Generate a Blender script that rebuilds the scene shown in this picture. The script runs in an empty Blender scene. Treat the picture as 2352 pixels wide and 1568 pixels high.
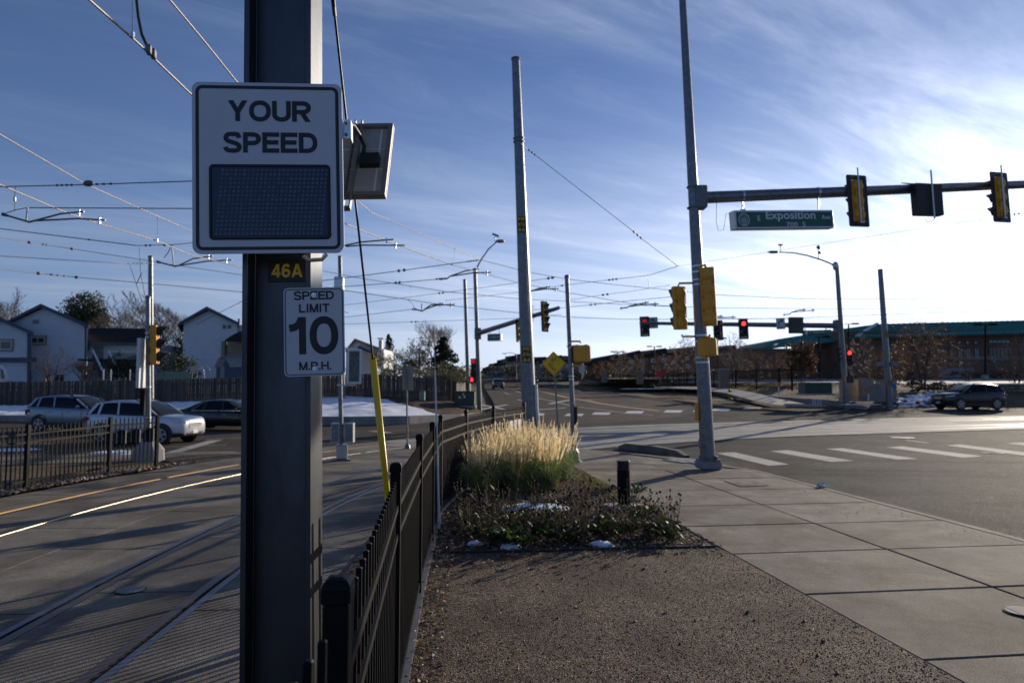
import bpy, bmesh, math, random
from mathutils import Vector, Matrix, noise
rnd = random.Random(7)
R = math.radians
SC = bpy.context.scene
COL = SC.collection
# ------------------------------------------------------------------ camera
FX = 1568.0; CAMH = 2.0; PITCH = math.atan(101.0/1568.0)
cam_d = bpy.data.cameras.new('camera'); cam = bpy.data.objects.new('camera', cam_d); COL.objects.link(cam)
cam.location = (0, 0, CAMH); cam.rotation_euler = (math.pi/2 + PITCH, 0, 0)
cam_d.sensor_width = 36; cam_d.lens = 24; cam_d.clip_start = 0.05; cam_d.clip_end = 3000
cam_d.dof.use_dof = True; cam_d.dof.focus_distance = 3.5; cam_d.dof.aperture_fstop = 3.2
SC.camera = cam
# ------------------------------------------------------------------ light
SUN_AZ = R(39.9); SUN_EL = R(14.5)          # azimuth clockwise from +Y
SDIR = Vector((math.sin(SUN_AZ)*math.cos(SUN_EL), math.cos(SUN_AZ)*math.cos(SUN_EL), math.sin(SUN_EL)))
sd = bpy.data.lights.new('sun', 'SUN'); sd.energy = 5.0; sd.angle = R(0.42); sd.color = (1.0, 0.875, 0.70)
so = bpy.data.objects.new('sun', sd); COL.objects.link(so); so.rotation_euler = SDIR.to_track_quat('Z', 'Y').to_euler()
so.location = (20, 25, 30)
W = bpy.data.worlds.new('World'); SC.world = W; W.use_nodes = True
def build_world():
    nt = W.node_tree; N = nt.nodes; L = nt.links; N.clear()
    out = N.new('ShaderNodeOutputWorld'); bg = N.new('ShaderNodeBackground'); L.new(bg.outputs[0], out.inputs[0])
    bg.inputs[1].default_value = 0.095
    sky = N.new('ShaderNodeTexSky'); sky.sky_type = 'NISHITA'; sky.sun_disc = False
    sky.sun_elevation = SUN_EL; sky.sun_rotation = SUN_AZ; sky.altitude = 1600
    sky.air_density = 1.0; sky.dust_density = SKY_DUST; sky.ozone_density = 8.5
    def m(op, a, b=None, c=None, clamp=False):
        n = N.new('ShaderNodeMath'); n.operation = op; n.use_clamp = clamp
        for i, v in enumerate((a, b, c)):
            if v is None: continue
            if isinstance(v, (int, float)): n.inputs[i].default_value = v
            else: L.new(v, n.inputs[i])
        return n.outputs[0]
    tc = N.new('ShaderNodeTexCoord'); g = tc.outputs['Generated']
    sep = N.new('ShaderNodeSeparateXYZ'); L.new(g, sep.inputs[0])
    zz = m('ADD', m('MAXIMUM', sep.outputs[2], 0.0), 0.09)
    px = m('DIVIDE', sep.outputs[0], zz); py = m('DIVIDE', sep.outputs[1], zz)
    # rotate the cloud plane so the streaks run across the view like high cirrus
    a = R(28)
    cu = m('ADD', m('MULTIPLY', px, math.cos(a)), m('MULTIPLY', py, math.sin(a)))
    cv = m('SUBTRACT', m('MULTIPLY', py, math.cos(a)), m('MULTIPLY', px, math.sin(a)))
    def nz(su, sv, det, rough, dist, ofs):
        cmb = N.new('ShaderNodeCombineXYZ')
        L.new(m('MULTIPLY', cu, su), cmb.inputs[0]); L.new(m('MULTIPLY', cv, sv), cmb.inputs[1]); cmb.inputs[2].default_value = ofs
        t = N.new('ShaderNodeTexNoise'); t.inputs['Scale'].default_value = 1; t.inputs['Detail'].default_value = det
        t.inputs['Roughness'].default_value = rough; t.inputs['Distortion'].default_value = dist
        L.new(cmb.outputs[0], t.inputs['Vector']); return t.outputs[0]
    def ramp(v, lo, hi):
        r = N.new('ShaderNodeMapRange'); r.interpolation_type = 'SMOOTHSTEP'
        r.inputs[1].default_value = lo; r.inputs[2].default_value = hi; L.new(v, r.inputs[0]); return r.outputs[0]
    big = ramp(nz(0.22, 0.36, 3, 0.5, 0.3, 3.1), 0.32, 0.66)
    str1 = ramp(nz(0.30, 1.5, 9, 0.62, 0.9, 7.7), 0.40, 0.78)
    str2 = ramp(nz(0.9, 2.6, 9, 0.66, 1.4, 1.3), 0.45, 0.85)
    d = m('MULTIPLY', big, m('ADD', m('ADD', m('MULTIPLY', str1, 0.55), m('MULTIPLY', str2, 0.26)), 0.15))
    # thin veil that thickens towards the horizon (a longer path through the same layer)
    veil = m('MULTIPLY', m('POWER', m('SUBTRACT', 1.0, m('MAXIMUM', sep.outputs[2], 0.0)), 5.5), 1.0)
    dot = N.new('ShaderNodeVectorMath'); dot.operation = 'DOT_PRODUCT'; L.new(g, dot.inputs[0]); dot.inputs[1].default_value = SDIR
    cs = m('MAXIMUM', dot.outputs['Value'], 0.0)
    # thin ice cloud scatters sunlight mostly forward
    fwd = m('ADD', m('ADD', m('MULTIPLY', m('POWER', cs, 2.6), CL_A), m('MULTIPLY', m('POWER', cs, 14.0), CL_B)), 0.0)
    fwd = m('ADD', fwd, m('MULTIPLY', m('POWER', cs, 90.0), CL_C))
    cov = m('ADD', m('MULTIPLY', d, 0.85), veil, None, True)
    cov = m('MINIMUM', cov, 0.9)
    ccol = N.new('ShaderNodeCombineColor')
    for i_, (c0_, k_) in enumerate(((.72, 1.0), (.94, 1.0), (1.36, 1.03))): L.new(m('MULTIPLY_ADD', fwd, k_, CL_0*c0_), ccol.inputs[i_])
    mx = N.new('ShaderNodeMix'); mx.data_type = 'RGBA'; L.new(cov, mx.inputs[0]); L.new(sky.outputs[0], mx.inputs[6]); L.new(ccol.outputs[0], mx.inputs[7])
    L.new(mx.outputs[2], bg.inputs[0])
SKY_DUST = .3; CL_0 = 3.9; CL_A = 11.5; CL_B = 6.5; CL_C = 6.0
build_world()
SC.view_settings.view_transform = 'Standard'; SC.view_settings.look = 'None'
SC.view_settings.exposure = 0.0; SC.view_settings.gamma = 1.0; SC.view_settings.use_curve_mapping = False
SC.cycles.max_bounces = 6; SC.cycles.diffuse_bounces = 3; SC.cycles.glossy_bounces = 3
SC.cycles.use_denoising = True; SC.cycles.sample_clamp_indirect = 8

# ------------------------------------------------------------------ lie of the land and survey helpers
GP = [(-60, 0), (25, 0), (35, .15), (46, .42), (60, .75), (80, 1.05), (111, 1.4), (150, 2.6), (200, 4.6), (260, 4.8), (330, 5.0), (900, 5.0)]
def gz(Y):
    for (a, za), (b, zb) in zip(GP, GP[1:]):
        if Y <= b: return za + (zb-za)*(Y-a)/(b-a)
    return GP[-1][1]
CP, SP = math.cos(PITCH), math.sin(PITCH)
def ray(x, y):
    cx = (x-1176)/FX; cy = (784-y)/FX
    return Vector((cx, CP - cy*SP, SP + cy*CP))
def P(x, y, Y):                     # survey point at distance Y
    d = ray(x, y); t = Y/d.y
    return Vector((d.x*t, Y, CAMH + d.z*t))
def PZ(x, y, z):                    # survey point at height z
    d = ray(x, y); t = (z-CAMH)/d.z
    return Vector((d.x*t, d.y*t, z))
def G(x, y, off=0.0):               # survey point on the ground
    d = ray(x, y)
    lo, hi = 0.5, 600.0
    f = lambda t: CAMH + d.z*t - (gz(d.y*t)+off)
    if f(hi) > 0:
        t = lo; best = None
        while t < 600:
            if f(t) <= 0: hi = t; break
            t *= 1.01
        else: hi = 240
        lo = hi/1.02
    for _ in range(50):
        mid = (lo+hi)/2
        if f(mid) > 0: lo = mid
        else: hi = mid
    t = (lo+hi)/2
    return Vector((d.x*t, d.y*t, gz(d.y*t)+off))
LEAN = -0.037
def up(b, h): return Vector((b[0]+LEAN*h, b[1], b[2]+h))
TILT = Matrix.Rotation(LEAN, 4, 'Y')
def yaw_tilt(yaw, lean=True):
    m = Matrix.Rotation(yaw, 4, 'Z')
    return ((TILT @ m) if lean else m).to_euler()

# ------------------------------------------------------------------ mesh builder
class MB:
    def __init__(s): s.v = []; s.f = []; s.m = []; s.sm = []
    def add(s, vs, fs, mi=0, smooth=False):
        o = len(s.v); s.v += [Vector(q) for q in vs]
        for f in fs: s.f.append([i+o for i in f]); s.m.append(mi); s.sm.append(smooth)
        return s
    def quad(s, a, b, c, d, mi=0): return s.add([a, b, c, d], [(0, 1, 2, 3)], mi)
    def box(s, c, sz, rot=None, mi=0, bev=0.0):
        hx, hy, hz = sz[0]/2, sz[1]/2, sz[2]/2; c = Vector(c)
        if bev > 0:
            b = min(bev, hx*.9, hy*.9, hz*.9); vs = []
            for z, i in ((-hz, b), (-hz+b, 0), (hz-b, 0), (hz, b)):
                x, y = hx-i, hy-i; k = b*0.6
                vs += [(-x+k, -y, z), (x-k, -y, z), (x, -y+k, z), (x, y-k, z), (x-k, y, z), (-x+k, y, z), (-x, y-k, z), (-x, -y+k, z)]
            fs = [tuple(range(7, -1, -1)), tuple(range(24, 32))]
            for r in range(3):
                for i in range(8): fs.append((r*8+i, r*8+(i+1) % 8, r*8+8+(i+1) % 8, r*8+8+i))
        else:
            vs = [(x, y, z) for z in (-hz, hz) for x, y in ((-hx, -hy), (hx, -hy), (hx, hy), (-hx, hy))]
            fs = [(3, 2, 1, 0), (4, 5, 6, 7), (0, 1, 5, 4), (1, 2, 6, 5), (2, 3, 7, 6), (3, 0, 4, 7)]
        if rot is not None:
            rm = rot if isinstance(rot, Matrix) else Matrix.Rotation(rot, 3, 'Z')
            rm = rm.to_3x3()
            vs = [rm @ Vector(q) for q in vs]
        return s.add([Vector(q)+c for q in vs], fs, mi)
    def tube(s, pts, r, n=6, mi=0, caps=True, smooth=True):
        pts = [Vector(p) for p in pts]; k = len(pts)
        rr = r if isinstance(r, (list, tuple)) else [r]*k
        vs = []; ref = None
        for i, p in enumerate(pts):
            t = (pts[min(i+1, k-1)]-pts[max(i-1, 0)])
            if t.length < 1e-9: t = Vector((0, 0, 1))
            t.normalize()
            if ref is None:
                ref = Vector((1, 0, 0)) if abs(t.x) < .9 else Vector((0, 1, 0))
            u = (ref - t*ref.dot(t)).normalized(); w = t.cross(u); ref = u
            for j in range(n):
                a = 2*math.pi*j/n
                vs.append(p + (u*math.cos(a)+w*math.sin(a))*rr[i])
        fs = []
        for i in range(k-1):
            for j in range(n):
                fs.append((i*n+j, i*n+(j+1) % n, (i+1)*n+(j+1) % n, (i+1)*n+j))
        s.add(vs, fs, mi, smooth)
        if caps:
            s.add(vs[:n], [tuple(range(n-1, -1, -1))], mi); s.add(vs[-n:], [tuple(range(n))], mi)
        return s
    def bar(s, a, b, w, h, mi=0, upv=(0, 0, 1)):      # rectangular bar from a to b
        a = Vector(a); b = Vector(b); t = (b-a).normalized(); u = Vector(upv)
        x = t.cross(u)
        if x.length < 1e-6: x = t.cross(Vector((1, 0, 0)))
        x.normalize(); z = x.cross(t)
        vs = []
        for p in (a, b):
            for i, j in ((-1, -1), (1, -1), (1, 1), (-1, 1)): vs.append(p + x*(w/2*i) + z*(h/2*j))
        return s.add(vs, [(3, 2, 1, 0), (4, 5, 6, 7), (0, 1, 5, 4), (1, 2, 6, 5), (2, 3, 7, 6), (3, 0, 4, 7)], mi)
    def prism(s, poly, ext, mi=0):                    # closed polygon swept by a vector
        n = len(poly); poly = [Vector(p) for p in poly]; ext = Vector(ext)
        vs = poly + [p+ext for p in poly]
        fs = [tuple(range(n-1, -1, -1)), tuple(range(n, 2*n))] + [(i, (i+1) % n, n+(i+1) % n, n+i) for i in range(n)]
        return s.add(vs, fs, mi)
    def disc(s, c, r, nrm, n=16, mi=0, thick=0.0):
        c = Vector(c); nrm = Vector(nrm).normalized()
        u = nrm.orthogonal().normalized(); w = nrm.cross(u)
        ring = [c + (u*math.cos(2*math.pi*i/n)+w*math.sin(2*math.pi*i/n))*r for i in range(n)]
        if thick: return s.prism(ring, nrm*thick, mi)
        return s.add(ring, [tuple(range(n))], mi)
    def ball(s, c, r, nu=8, nv=5, sc=(1, 1, 1), mi=0, jit=0.0, half=None):
        c = Vector(c); vs = []; fs = []
        for i in range(nv+1):
            th = math.pi*i/nv
            for j in range(nu):
                ph = 2*math.pi*j/nu; k = 1+(rnd.uniform(-jit, jit) if jit else 0)
                vs.append(c + Vector((math.sin(th)*math.cos(ph)*sc[0], math.sin(th)*math.sin(ph)*sc[1], math.cos(th)*sc[2]))*r*k)
        for i in range(nv):
            for j in range(nu): fs.append((i*nu+j, (i+1)*nu+j, (i+1)*nu+(j+1) % nu, i*nu+(j+1) % nu))
        return s.add(vs, fs, mi, True)
    def xf(s, M):
        s.v = [M @ q for q in s.v]; return s
    def mesh(s, name, mats):
        me = bpy.data.meshes.new(name); me.from_pydata([tuple(q) for q in s.v], [], s.f)
        if not isinstance(mats, (list, tuple)): mats = [mats]
        for m_ in mats: me.materials.append(m_)
        if len(mats) > 1: me.polygons.foreach_set('material_index', s.m)
        me.polygons.foreach_set('use_smooth', s.sm)
        me.validate()
        if any(s.sm) and len(s.f) < 4000:
            bm = bmesh.new(); bm.from_mesh(me); bmesh.ops.recalc_face_normals(bm, faces=bm.faces[:]); bm.to_mesh(me); bm.free()
        me.update(); return me
    def build(s, name, mats, parent=None, local=False):
        """local: the vertices are already in the parent's own frame"""
        if parent is not None and not local:
            r = parent
            while r.parent: r = r.parent
            inv = Matrix.LocRotScale(r.location, r.rotation_euler, r.scale).inverted()
            s.v = [inv @ q for q in s.v]
        return link(name, s.mesh(name, mats), parent)
def link(name, me, parent=None):
    ob = bpy.data.objects.new(name, me); COL.objects.link(ob)
    if parent is not None: ob.parent = parent
    return ob
def tag(o, label, cat, group=None):
    o['label'] = label; o['category'] = cat
    if group: o['group'] = group
    return o
def thing(name, label, cat, loc=(0, 0, 0), rot=None, group=None):
    o = bpy.data.objects.new(name, None); COL.objects.link(o); o.location = loc; o.empty_display_size = .2
    if rot is not None: o.rotation_euler = rot
    return tag(o, label, cat, group)
def struct(o): o['kind'] = 'structure'; return o
def stuff(o): o['kind'] = 'stuff'; return o
def copy_tree(o, parent=None, kids=None):
    if kids is None:
        kids = {}
        for q in bpy.data.objects:
            if q.parent: kids.setdefault(q.parent.name, []).append(q)
    c = o.copy(); COL.objects.link(c)
    if parent is not None: c.parent = parent
    for ch in kids.get(o.name, []): copy_tree(ch, c, kids)
    return c

def centre_mesh(ob):
    """a one-mesh thing gets its origin at its base"""
    me = ob.data; vs = [v.co.copy() for v in me.vertices]
    c = Vector((sum(v.x for v in vs)/len(vs), sum(v.y for v in vs)/len(vs), min(v.z for v in vs)))
    me.transform(Matrix.Translation(-c)); ob.location = ob.location + c
    return ob

# ------------------------------------------------------------------ materials
def mat(name, col, rough=.6, metal=0.0, var=.12, scale=6.0, bump=0.0, bscale=40.0, spec=.5, col2=None, c2scale=1.5, c2lo=.5, c2hi=.7, coat=0.0, emit=None, estr=0.0, objrand=0.0, stretch=None):
    m = bpy.data.materials.new(name); m.use_nodes = True
    nt = m.node_tree; N = nt.nodes; L = nt.links
    b = N['Principled BSDF']
    b.inputs['Roughness'].default_value = rough; b.inputs['Metallic'].default_value = metal
    b.inputs['Specular IOR Level'].default_value = spec; b.inputs['Coat Weight'].default_value = coat
    geo = N.new('ShaderNodeNewGeometry'); vec = geo.outputs['Position']
    if stretch:
        vm = N.new('ShaderNodeVectorMath'); vm.operation = 'MULTIPLY'; vm.inputs[1].default_value = stretch
        L.new(vec, vm.inputs[0]); vec = vm.outputs[0]
    def nz(sc, det=6, ro=.6):
        t = N.new('ShaderNodeTexNoise'); t.inputs['Scale'].default_value = sc; t.inputs['Detail'].default_value = det; t.inputs['Roughness'].default_value = ro
        L.new(vec, t.inputs['Vector']); return t.outputs[0]
    def mixc(f, a, c):
        x = N.new('ShaderNodeMix'); x.data_type = 'RGBA'
        for i, v in ((0, f), (6, a), (7, c)):
            if hasattr(v, 'links'): L.new(v, x.inputs[i])
            else: x.inputs[i].default_value = v if i == 0 else (*v, 1)
        return x.outputs[2]
    cur = None
    lo = tuple(c*(1-var) for c in col); hi = tuple(min(1, c*(1+var)) for c in col)
    mr = N.new('ShaderNodeMapRange'); mr.inputs[1].default_value = .3; mr.inputs[2].default_value = .7; L.new(nz(scale), mr.inputs[0])
    cur = mixc(mr.outputs[0], lo, hi)
    if col2 is not None:
        r2 = N.new('ShaderNodeMapRange'); r2.inputs[1].default_value = c2lo; r2.inputs[2].default_value = c2hi; L.new(nz(c2scale, 8, .65), r2.inputs[0])
        cur = mixc(r2.outputs[0], cur, col2)
    if objrand:
        oi = N.new('ShaderNodeObjectInfo'); r3 = N.new('ShaderNodeMapRange'); r3.inputs[3].default_value = 1-objrand; r3.inputs[4].default_value = 1+objrand
        L.new(oi.outputs['Random'], r3.inputs[0])
        hs = N.new('ShaderNodeHueSaturation'); L.new(r3.outputs[0], hs.inputs['Value']); L.new(cur, hs.inputs['Color']); cur = hs.outputs[0]
    L.new(cur, b.inputs['Base Color'])
    if bump:
        bp = N.new('ShaderNodeBump'); bp.inputs['Strength'].default_value = bump; bp.inputs['Distance'].default_value = .02
        L.new(nz(bscale, 4), bp.inputs['Height']); L.new(bp.outputs[0], b.inputs['Normal'])
    if emit:
        b.inputs['Emission Color'].default_value = (*emit, 1); b.inputs['Emission Strength'].default_value = estr
    m['b'] = 1
    return m
def grainy(name, dark, mid, light, cell, rough, bumpd, spec=.3, patch=None, patchscale=.5, bstr=1.0, dustscale=2.0, sparkle=False, objrand=0.0, bigbump=0.0):
    """ground made of grains: cell colours, cell relief, larger tone changes"""
    m = bpy.data.materials.new(name); m.use_nodes = True
    nt = m.node_tree; N = nt.nodes; L = nt.links; b = N['Principled BSDF']
    geo = N.new('ShaderNodeNewGeometry'); vec = geo.outputs['Position']
    vo = N.new('ShaderNodeTexVoronoi'); vo.inputs['Scale'].default_value = cell; L.new(vec, vo.inputs['Vector'])
    rp = N.new('ShaderNodeValToRGB'); e = rp.color_ramp.elements
    e[0].position = 0.0; e[0].color = (*dark, 1); e[1].position = 1.0; e[1].color = (*light, 1)
    k = e.new(.55); k.color = (*mid, 1); k = e.new(.9); k.color = (*[a*.6+c*.4 for a, c in zip(mid, light)], 1)
    sp = N.new('ShaderNodeSeparateColor'); L.new(vo.outputs['Color'], sp.inputs[0]); L.new(sp.outputs[0], rp.inputs[0])
    t = N.new('ShaderNodeTexNoise'); t.inputs['Scale'].default_value = dustscale; t.inputs['Detail'].default_value = 8; t.inputs['Roughness'].default_value = .65; L.new(vec, t.inputs['Vector'])
    mr = N.new('ShaderNodeMapRange'); mr.inputs[1].default_value = .3; mr.inputs[2].default_value = .72; mr.inputs[3].default_value = .58; mr.inputs[4].default_value = 1.40; L.new(t.outputs[0], mr.inputs[0])
    hs = N.new('ShaderNodeHueSaturation'); L.new(rp.outputs[0], hs.inputs['Color'])
    val = mr.outputs[0]
    if objrand:
        oi = N.new('ShaderNodeObjectInfo'); r3 = N.new('ShaderNodeMapRange'); r3.inputs[3].default_value = 1-objrand; r3.inputs[4].default_value = 1+objrand
        L.new(oi.outputs['Random'], r3.inputs[0]); mm = N.new('ShaderNodeMath'); mm.operation = 'MULTIPLY'; L.new(val, mm.inputs[0]); L.new(r3.outputs[0], mm.inputs[1]); val = mm.outputs[0]
    L.new(val, hs.inputs['Value'])
    cur = hs.outputs[0]
    if patch:
        t2 = N.new('ShaderNodeTexNoise'); t2.inputs['Scale'].default_value = patchscale; t2.inputs['Detail'].default_value = 7; t2.inputs['Roughness'].default_value = .6; t2.inputs['Distortion'].default_value = .6; L.new(vec, t2.inputs['Vector'])
        r2 = N.new('ShaderNodeMapRange'); r2.inputs[1].default_value = .45; r2.inputs[2].default_value = .68; r2.inputs[4].default_value = .85; L.new(t2.outputs[0], r2.inputs[0])
        x = N.new('ShaderNodeMix'); x.data_type = 'RGBA'; L.new(r2.outputs[0], x.inputs[0]); L.new(cur, x.inputs[6]); x.inputs[7].default_value = (*patch, 1); cur = x.outputs[2]
    L.new(cur, b.inputs['Base Color'])
    b.inputs['Roughness'].default_value = rough; b.inputs['Specular IOR Level'].default_value = spec
    if sparkle:
        r4 = N.new('ShaderNodeMapRange'); r4.inputs[1].default_value = .0; r4.inputs[2].default_value = 1; r4.inputs[3].default_value = rough-.25; r4.inputs[4].default_value = rough+.1
        L.new(sp.outputs[1], r4.inputs[0]); L.new(r4.outputs[0], b.inputs['Roughness'])
    bp = N.new('ShaderNodeBump'); bp.inputs['Strength'].default_value = bstr; bp.inputs['Distance'].default_value = bumpd
    inv = N.new('ShaderNodeMath'); inv.operation = 'SUBTRACT'; inv.inputs[0].default_value = 1.0; L.new(vo.outputs['Distance'], inv.inputs[1])
    h = inv.outputs[0]
    if bigbump:
        t5 = N.new('ShaderNodeTexNoise'); t5.inputs['Scale'].default_value = 9; t5.inputs['Detail'].default_value = 6; L.new(vec, t5.inputs['Vector'])
        ad = N.new('ShaderNodeMath'); ad.operation = 'MULTIPLY_ADD'; L.new(t5.outputs[0], ad.inputs[0]); ad.inputs[1].default_value = bigbump; L.new(h, ad.inputs[2]); h = ad.outputs[0]
    L.new(h, bp.inputs['Height']); L.new(bp.outputs[0], b.inputs['Normal'])
    return m
M = {}
M['galv'] = mat('galvanised_steel', (.21, .22, .235), .45, .8, .28, 9, .03, 60, col2=(.17, .18, .19), c2scale=22, c2lo=.5, c2hi=.62)
M['galv_dark'] = mat('weathered_steel', (.17, .175, .185), .5, .7, .2, 14, .04, 90)
M['column'] = mat('column_steel', (.085, .09, .10), .42, .92, .3, 3, .05, 60, col2=(.05, .052, .058), c2scale=2.2, stretch=(1, 1, .3))
M['black'] = mat('black_powder_coat', (.006, .006, .007), .5, 0, .3, 5, .02, 120, spec=.15)
M['bronze'] = mat('dark_bronze_coat', (.009, .008, .007), .5, 0, .2, 5, spec=.12)
M['blackp'] = mat('black_plastic', (.013, .013, .014), .5, 0, .2, 10)
M['yellow'] = mat('signal_yellow', (.74, .34, .03), .5, 0, .12, 5, .02, 50)
M['yplas'] = mat('yellow_plastic', (.80, .52, .01), .32, 0, .06, 4)
M['wsign'] = mat('white_sheeting', (.59, .61, .66), .45, 0, .04, 300, .05, 900)
M['wsign2'] = mat('white_sign_paint', (.57, .58, .61), .5, 0, .05, 9)
M['ink'] = mat('black_ink', (.014, .015, .018), .45, 0, .05, 5)
M['gold'] = mat('yellow_digit_ink', (.80, .50, .03), .5, 0, .05, 5)
M['display'] = mat('display_window', (.012, .027, .070), .30, 0, .1, 3)
M['led'] = mat('unlit_diode', (.085, .105, .16), .45, 0, .15, 60, objrand=.3)
M['alu'] = mat('aluminium', (.55, .56, .58), .35, .8, .08, 20)
M['zinc'] = mat('bright_zinc', (.60, .64, .70), .3, .9, .1, 40)
M['cells'] = mat('panel_back', (.40, .37, .32), .5, 0, .1, 8)
M['cellbar'] = mat('panel_back_gap', (.75, .70, .62), .5, 0, .05, 8)
M['brownalu'] = mat('brown_grey_frame', (.23, .20, .17), .5, .2, .08, 8)
M['wire'] = mat('wire_bronze', (.13, .12, .11), .5, .5, .2, 3)
M['wirelit'] = mat('sunlit_wire', (.36, .32, .28), .55, .3, .1, 3)  # paler copy of the wire colour, sun on the wires painted in
M['cable'] = mat('black_cable', (.018, .018, .018), .5, 0, .1, 10)
M['insul'] = mat('insulator', (.10, .10, .11), .5, 0, .2, 10)
M['green'] = mat('street_sign_green', (.014, .125, .09), .45, 0, .06, 6)
M['signwhite'] = mat('sign_legend_white', (.72, .74, .76), .5, 0, .04, 6)
M['diamond'] = mat('warning_yellow', (.90, .52, .01), .45, 0, .06, 6)
M['lensdark'] = mat('unlit_lens', (.03, .025, .02), .25, 0, .2, 20)
M['lensred'] = mat('lit_red_lens', (.5, .01, .01), .3, 0, .1, 20, emit=(1.0, .035, .03), estr=3.0)
M['lensreddim'] = mat('dim_red_lens', (.20, .008, .008), .3, 0, .1, 20, emit=(1.0, .02, .02), estr=.35)
M['utilgreen'] = mat('utility_green', (.045, .065, .045), .55, 0, .12, 3)
M['palegreen'] = mat('faded_green_plastic', (.16, .24, .18), .6, 0, .1, 3)
M['tan'] = mat('tan_cabinet', (.33, .27, .21), .5, .1, .12, 3, col2=(.26, .2, .15), c2scale=1.2)
M['grey'] = mat('grey_paint', (.22, .23, .24), .5, 0, .1, 5)
M['concw'] = mat('cast_concrete', (.30, .29, .275), .85, 0, .18, 2.5, .1, 60, col2=(.20, .19, .175), c2scale=1.2)
M['concfar'] = mat('far_pavement', (.33, .30, .27), .85, 0, .15, 1.0, .08, 30)
M['wood'] = mat('weathered_fence_wood', (.075, .06, .05), .85, 0, .35, 3, .1, 40, objrand=.45, stretch=(1, 1, .15))
M['woodnew'] = mat('raw_orange_wood', (.30, .17, .08), .8, 0, .2, 3)
M['snow'] = mat('snow', (.80, .83, .88), .8, 0, .06, 3, .8, 7, col2=(.30, .25, .20), c2scale=3.2, c2lo=.55, c2hi=.78)
M['glass'] = mat('window_glass', (.02, .028, .035), .08, 0, .2, .6, spec=.7)
M['glassblue'] = mat('pale_blind_glass', (.22, .27, .29), .2, 0, .2, .8)
M['tyre'] = mat('tyre_rubber', (.012, .012, .012), .8, 0, .2, 10)
M['rim'] = mat('alloy_rim', (.45, .46, .48), .3, .8, .1, 10)
M['chrome'] = mat('chrome_trim', (.65, .66, .68), .15, 1.0, .05, 10)
M['redlamp'] = mat('red_lamp', (.28, .01, .01), .2, 0, .1, 10)
M['lampglass'] = mat('lamp_glass', (.50, .52, .55), .12, .3, .1, 10)
M['redflag'] = mat('red_flag', (.75, .02, .03), .6, 0, .05, 5)
M['orange'] = mat('orange_plastic', (.72, .12, .03), .6, 0, .05, 5)
M['bark'] = mat('grey_brown_bark', (.10, .075, .055), .9, 0, .25, 4)
M['bark2'] = mat('pale_grey_bark', (.15, .125, .10), .9, 0, .25, 4)
M['stoneblk'] = mat('buff_stone', (.25, .18, .115), .85, 0, .2, 3, .3, 14, objrand=.22)
M['brick'] = mat('brown_brick', (.17, .095, .06), .85, 0, .16, 1.2)
M['brick2'] = mat('pale_brick', (.26, .19, .14), .85, 0, .12, 1.2)
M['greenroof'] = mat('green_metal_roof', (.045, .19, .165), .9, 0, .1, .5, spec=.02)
M['greenroof2'] = mat('sunlit_metal_seam', (.42, .52, .52), .5, .1, .1, .5)  # paler copy of the roof green; sunlight is put into the colour
M['shingle'] = mat('dark_shingle', (.03, .029, .032), .95, 0, .3, 5, spec=.05)
M['trim'] = mat('slate_blue_trim', (.055, .075, .12), .6, 0, .1, 5)
M['tantrim'] = mat('tan_window_trim', (.26, .22, .16), .7, 0, .1, 5)
M['vinyl'] = mat('white_vinyl', (.68, .69, .70), .5, 0, .03, 5)
M['blueshed'] = mat('blue_shed_paint', (.06, .085, .15), .7, 0, .1, 3)
def siding(name, col, pitch=.24, var=.06):
    m = mat(name, col, .6, 0, var, 1.2)
    nt = m.node_tree; N = nt.nodes; L = nt.links; b = N['Principled BSDF']
    geo = N.new('ShaderNodeNewGeometry'); sp = N.new('ShaderNodeSeparateXYZ'); L.new(geo.outputs['Position'], sp.inputs[0])
    a = N.new('ShaderNodeMath'); a.operation = 'DIVIDE'; L.new(sp.outputs[2], a.inputs[0]); a.inputs[1].default_value = pitch
    f = N.new('ShaderNodeMath'); f.operation = 'FRACT'; L.new(a.outputs[0], f.inputs[0])
    bp = N.new('ShaderNodeBump'); bp.inputs['Distance'].default_value = .05; bp.inputs['Strength'].default_value = 1; bp.invert = True
    L.new(f.outputs[0], bp.inputs['Height']); L.new(bp.outputs[0], b.inputs['Normal'])
    return m
def leafmat(name, col, tr=.4, var=.3, scale=3.0, objrand=0.15):
    m = mat(name, col, .6, 0, var, scale, objrand=objrand)
    nt = m.node_tree; N = nt.nodes; L = nt.links; b = N['Principled BSDF']; out = [n for n in N if n.type == 'OUTPUT_MATERIAL'][0]
    src = b.inputs['Base Color'].links[0].from_socket
    t = N.new('ShaderNodeBsdfTranslucent'); L.new(src, t.inputs[0])
    mx = N.new('ShaderNodeMixShader'); mx.inputs[0].default_value = tr
    L.new(b.outputs[0], mx.inputs[1]); L.new(t.outputs[0], mx.inputs[2]); L.new(mx.outputs[0], out.inputs[0])
    return m
M['siding'] = siding('grey_white_lap_siding', (.62, .63, .66))
M['siding2'] = siding('cream_lap_siding', (.62, .61, .59), .24)
M['plume'] = leafmat('dry_grass_plume', (.90, .74, .47), .6, .15, 6)
M['blade'] = leafmat('grass_blade', (.15, .27, .08), .5, .35, 5)
M['bladedry'] = leafmat('dry_grass_blade', (.32, .24, .10), .4, .3, 5)
M['needle'] = leafmat('conifer_needles', (.035, .055, .028), .15, .35, 1.5)
M['shrub'] = leafmat('evergreen_shrub', (.045, .055, .025), .2, .4, 2.0)
M['sage'] = leafmat('grey_olive_leaves', (.16, .15, .085), .25, .35, 1.5)
M['rust'] = leafmat('rust_brown_leaves', (.135, .075, .038), .35, .35, 2.0)
M['twig'] = leafmat('fine_brown_twigs', (.13, .085, .06), .1, .3, 2.0)
M['twigpale'] = leafmat('fine_grey_twigs', (.20, .165, .13), .1, .3, 2.0)
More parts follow.
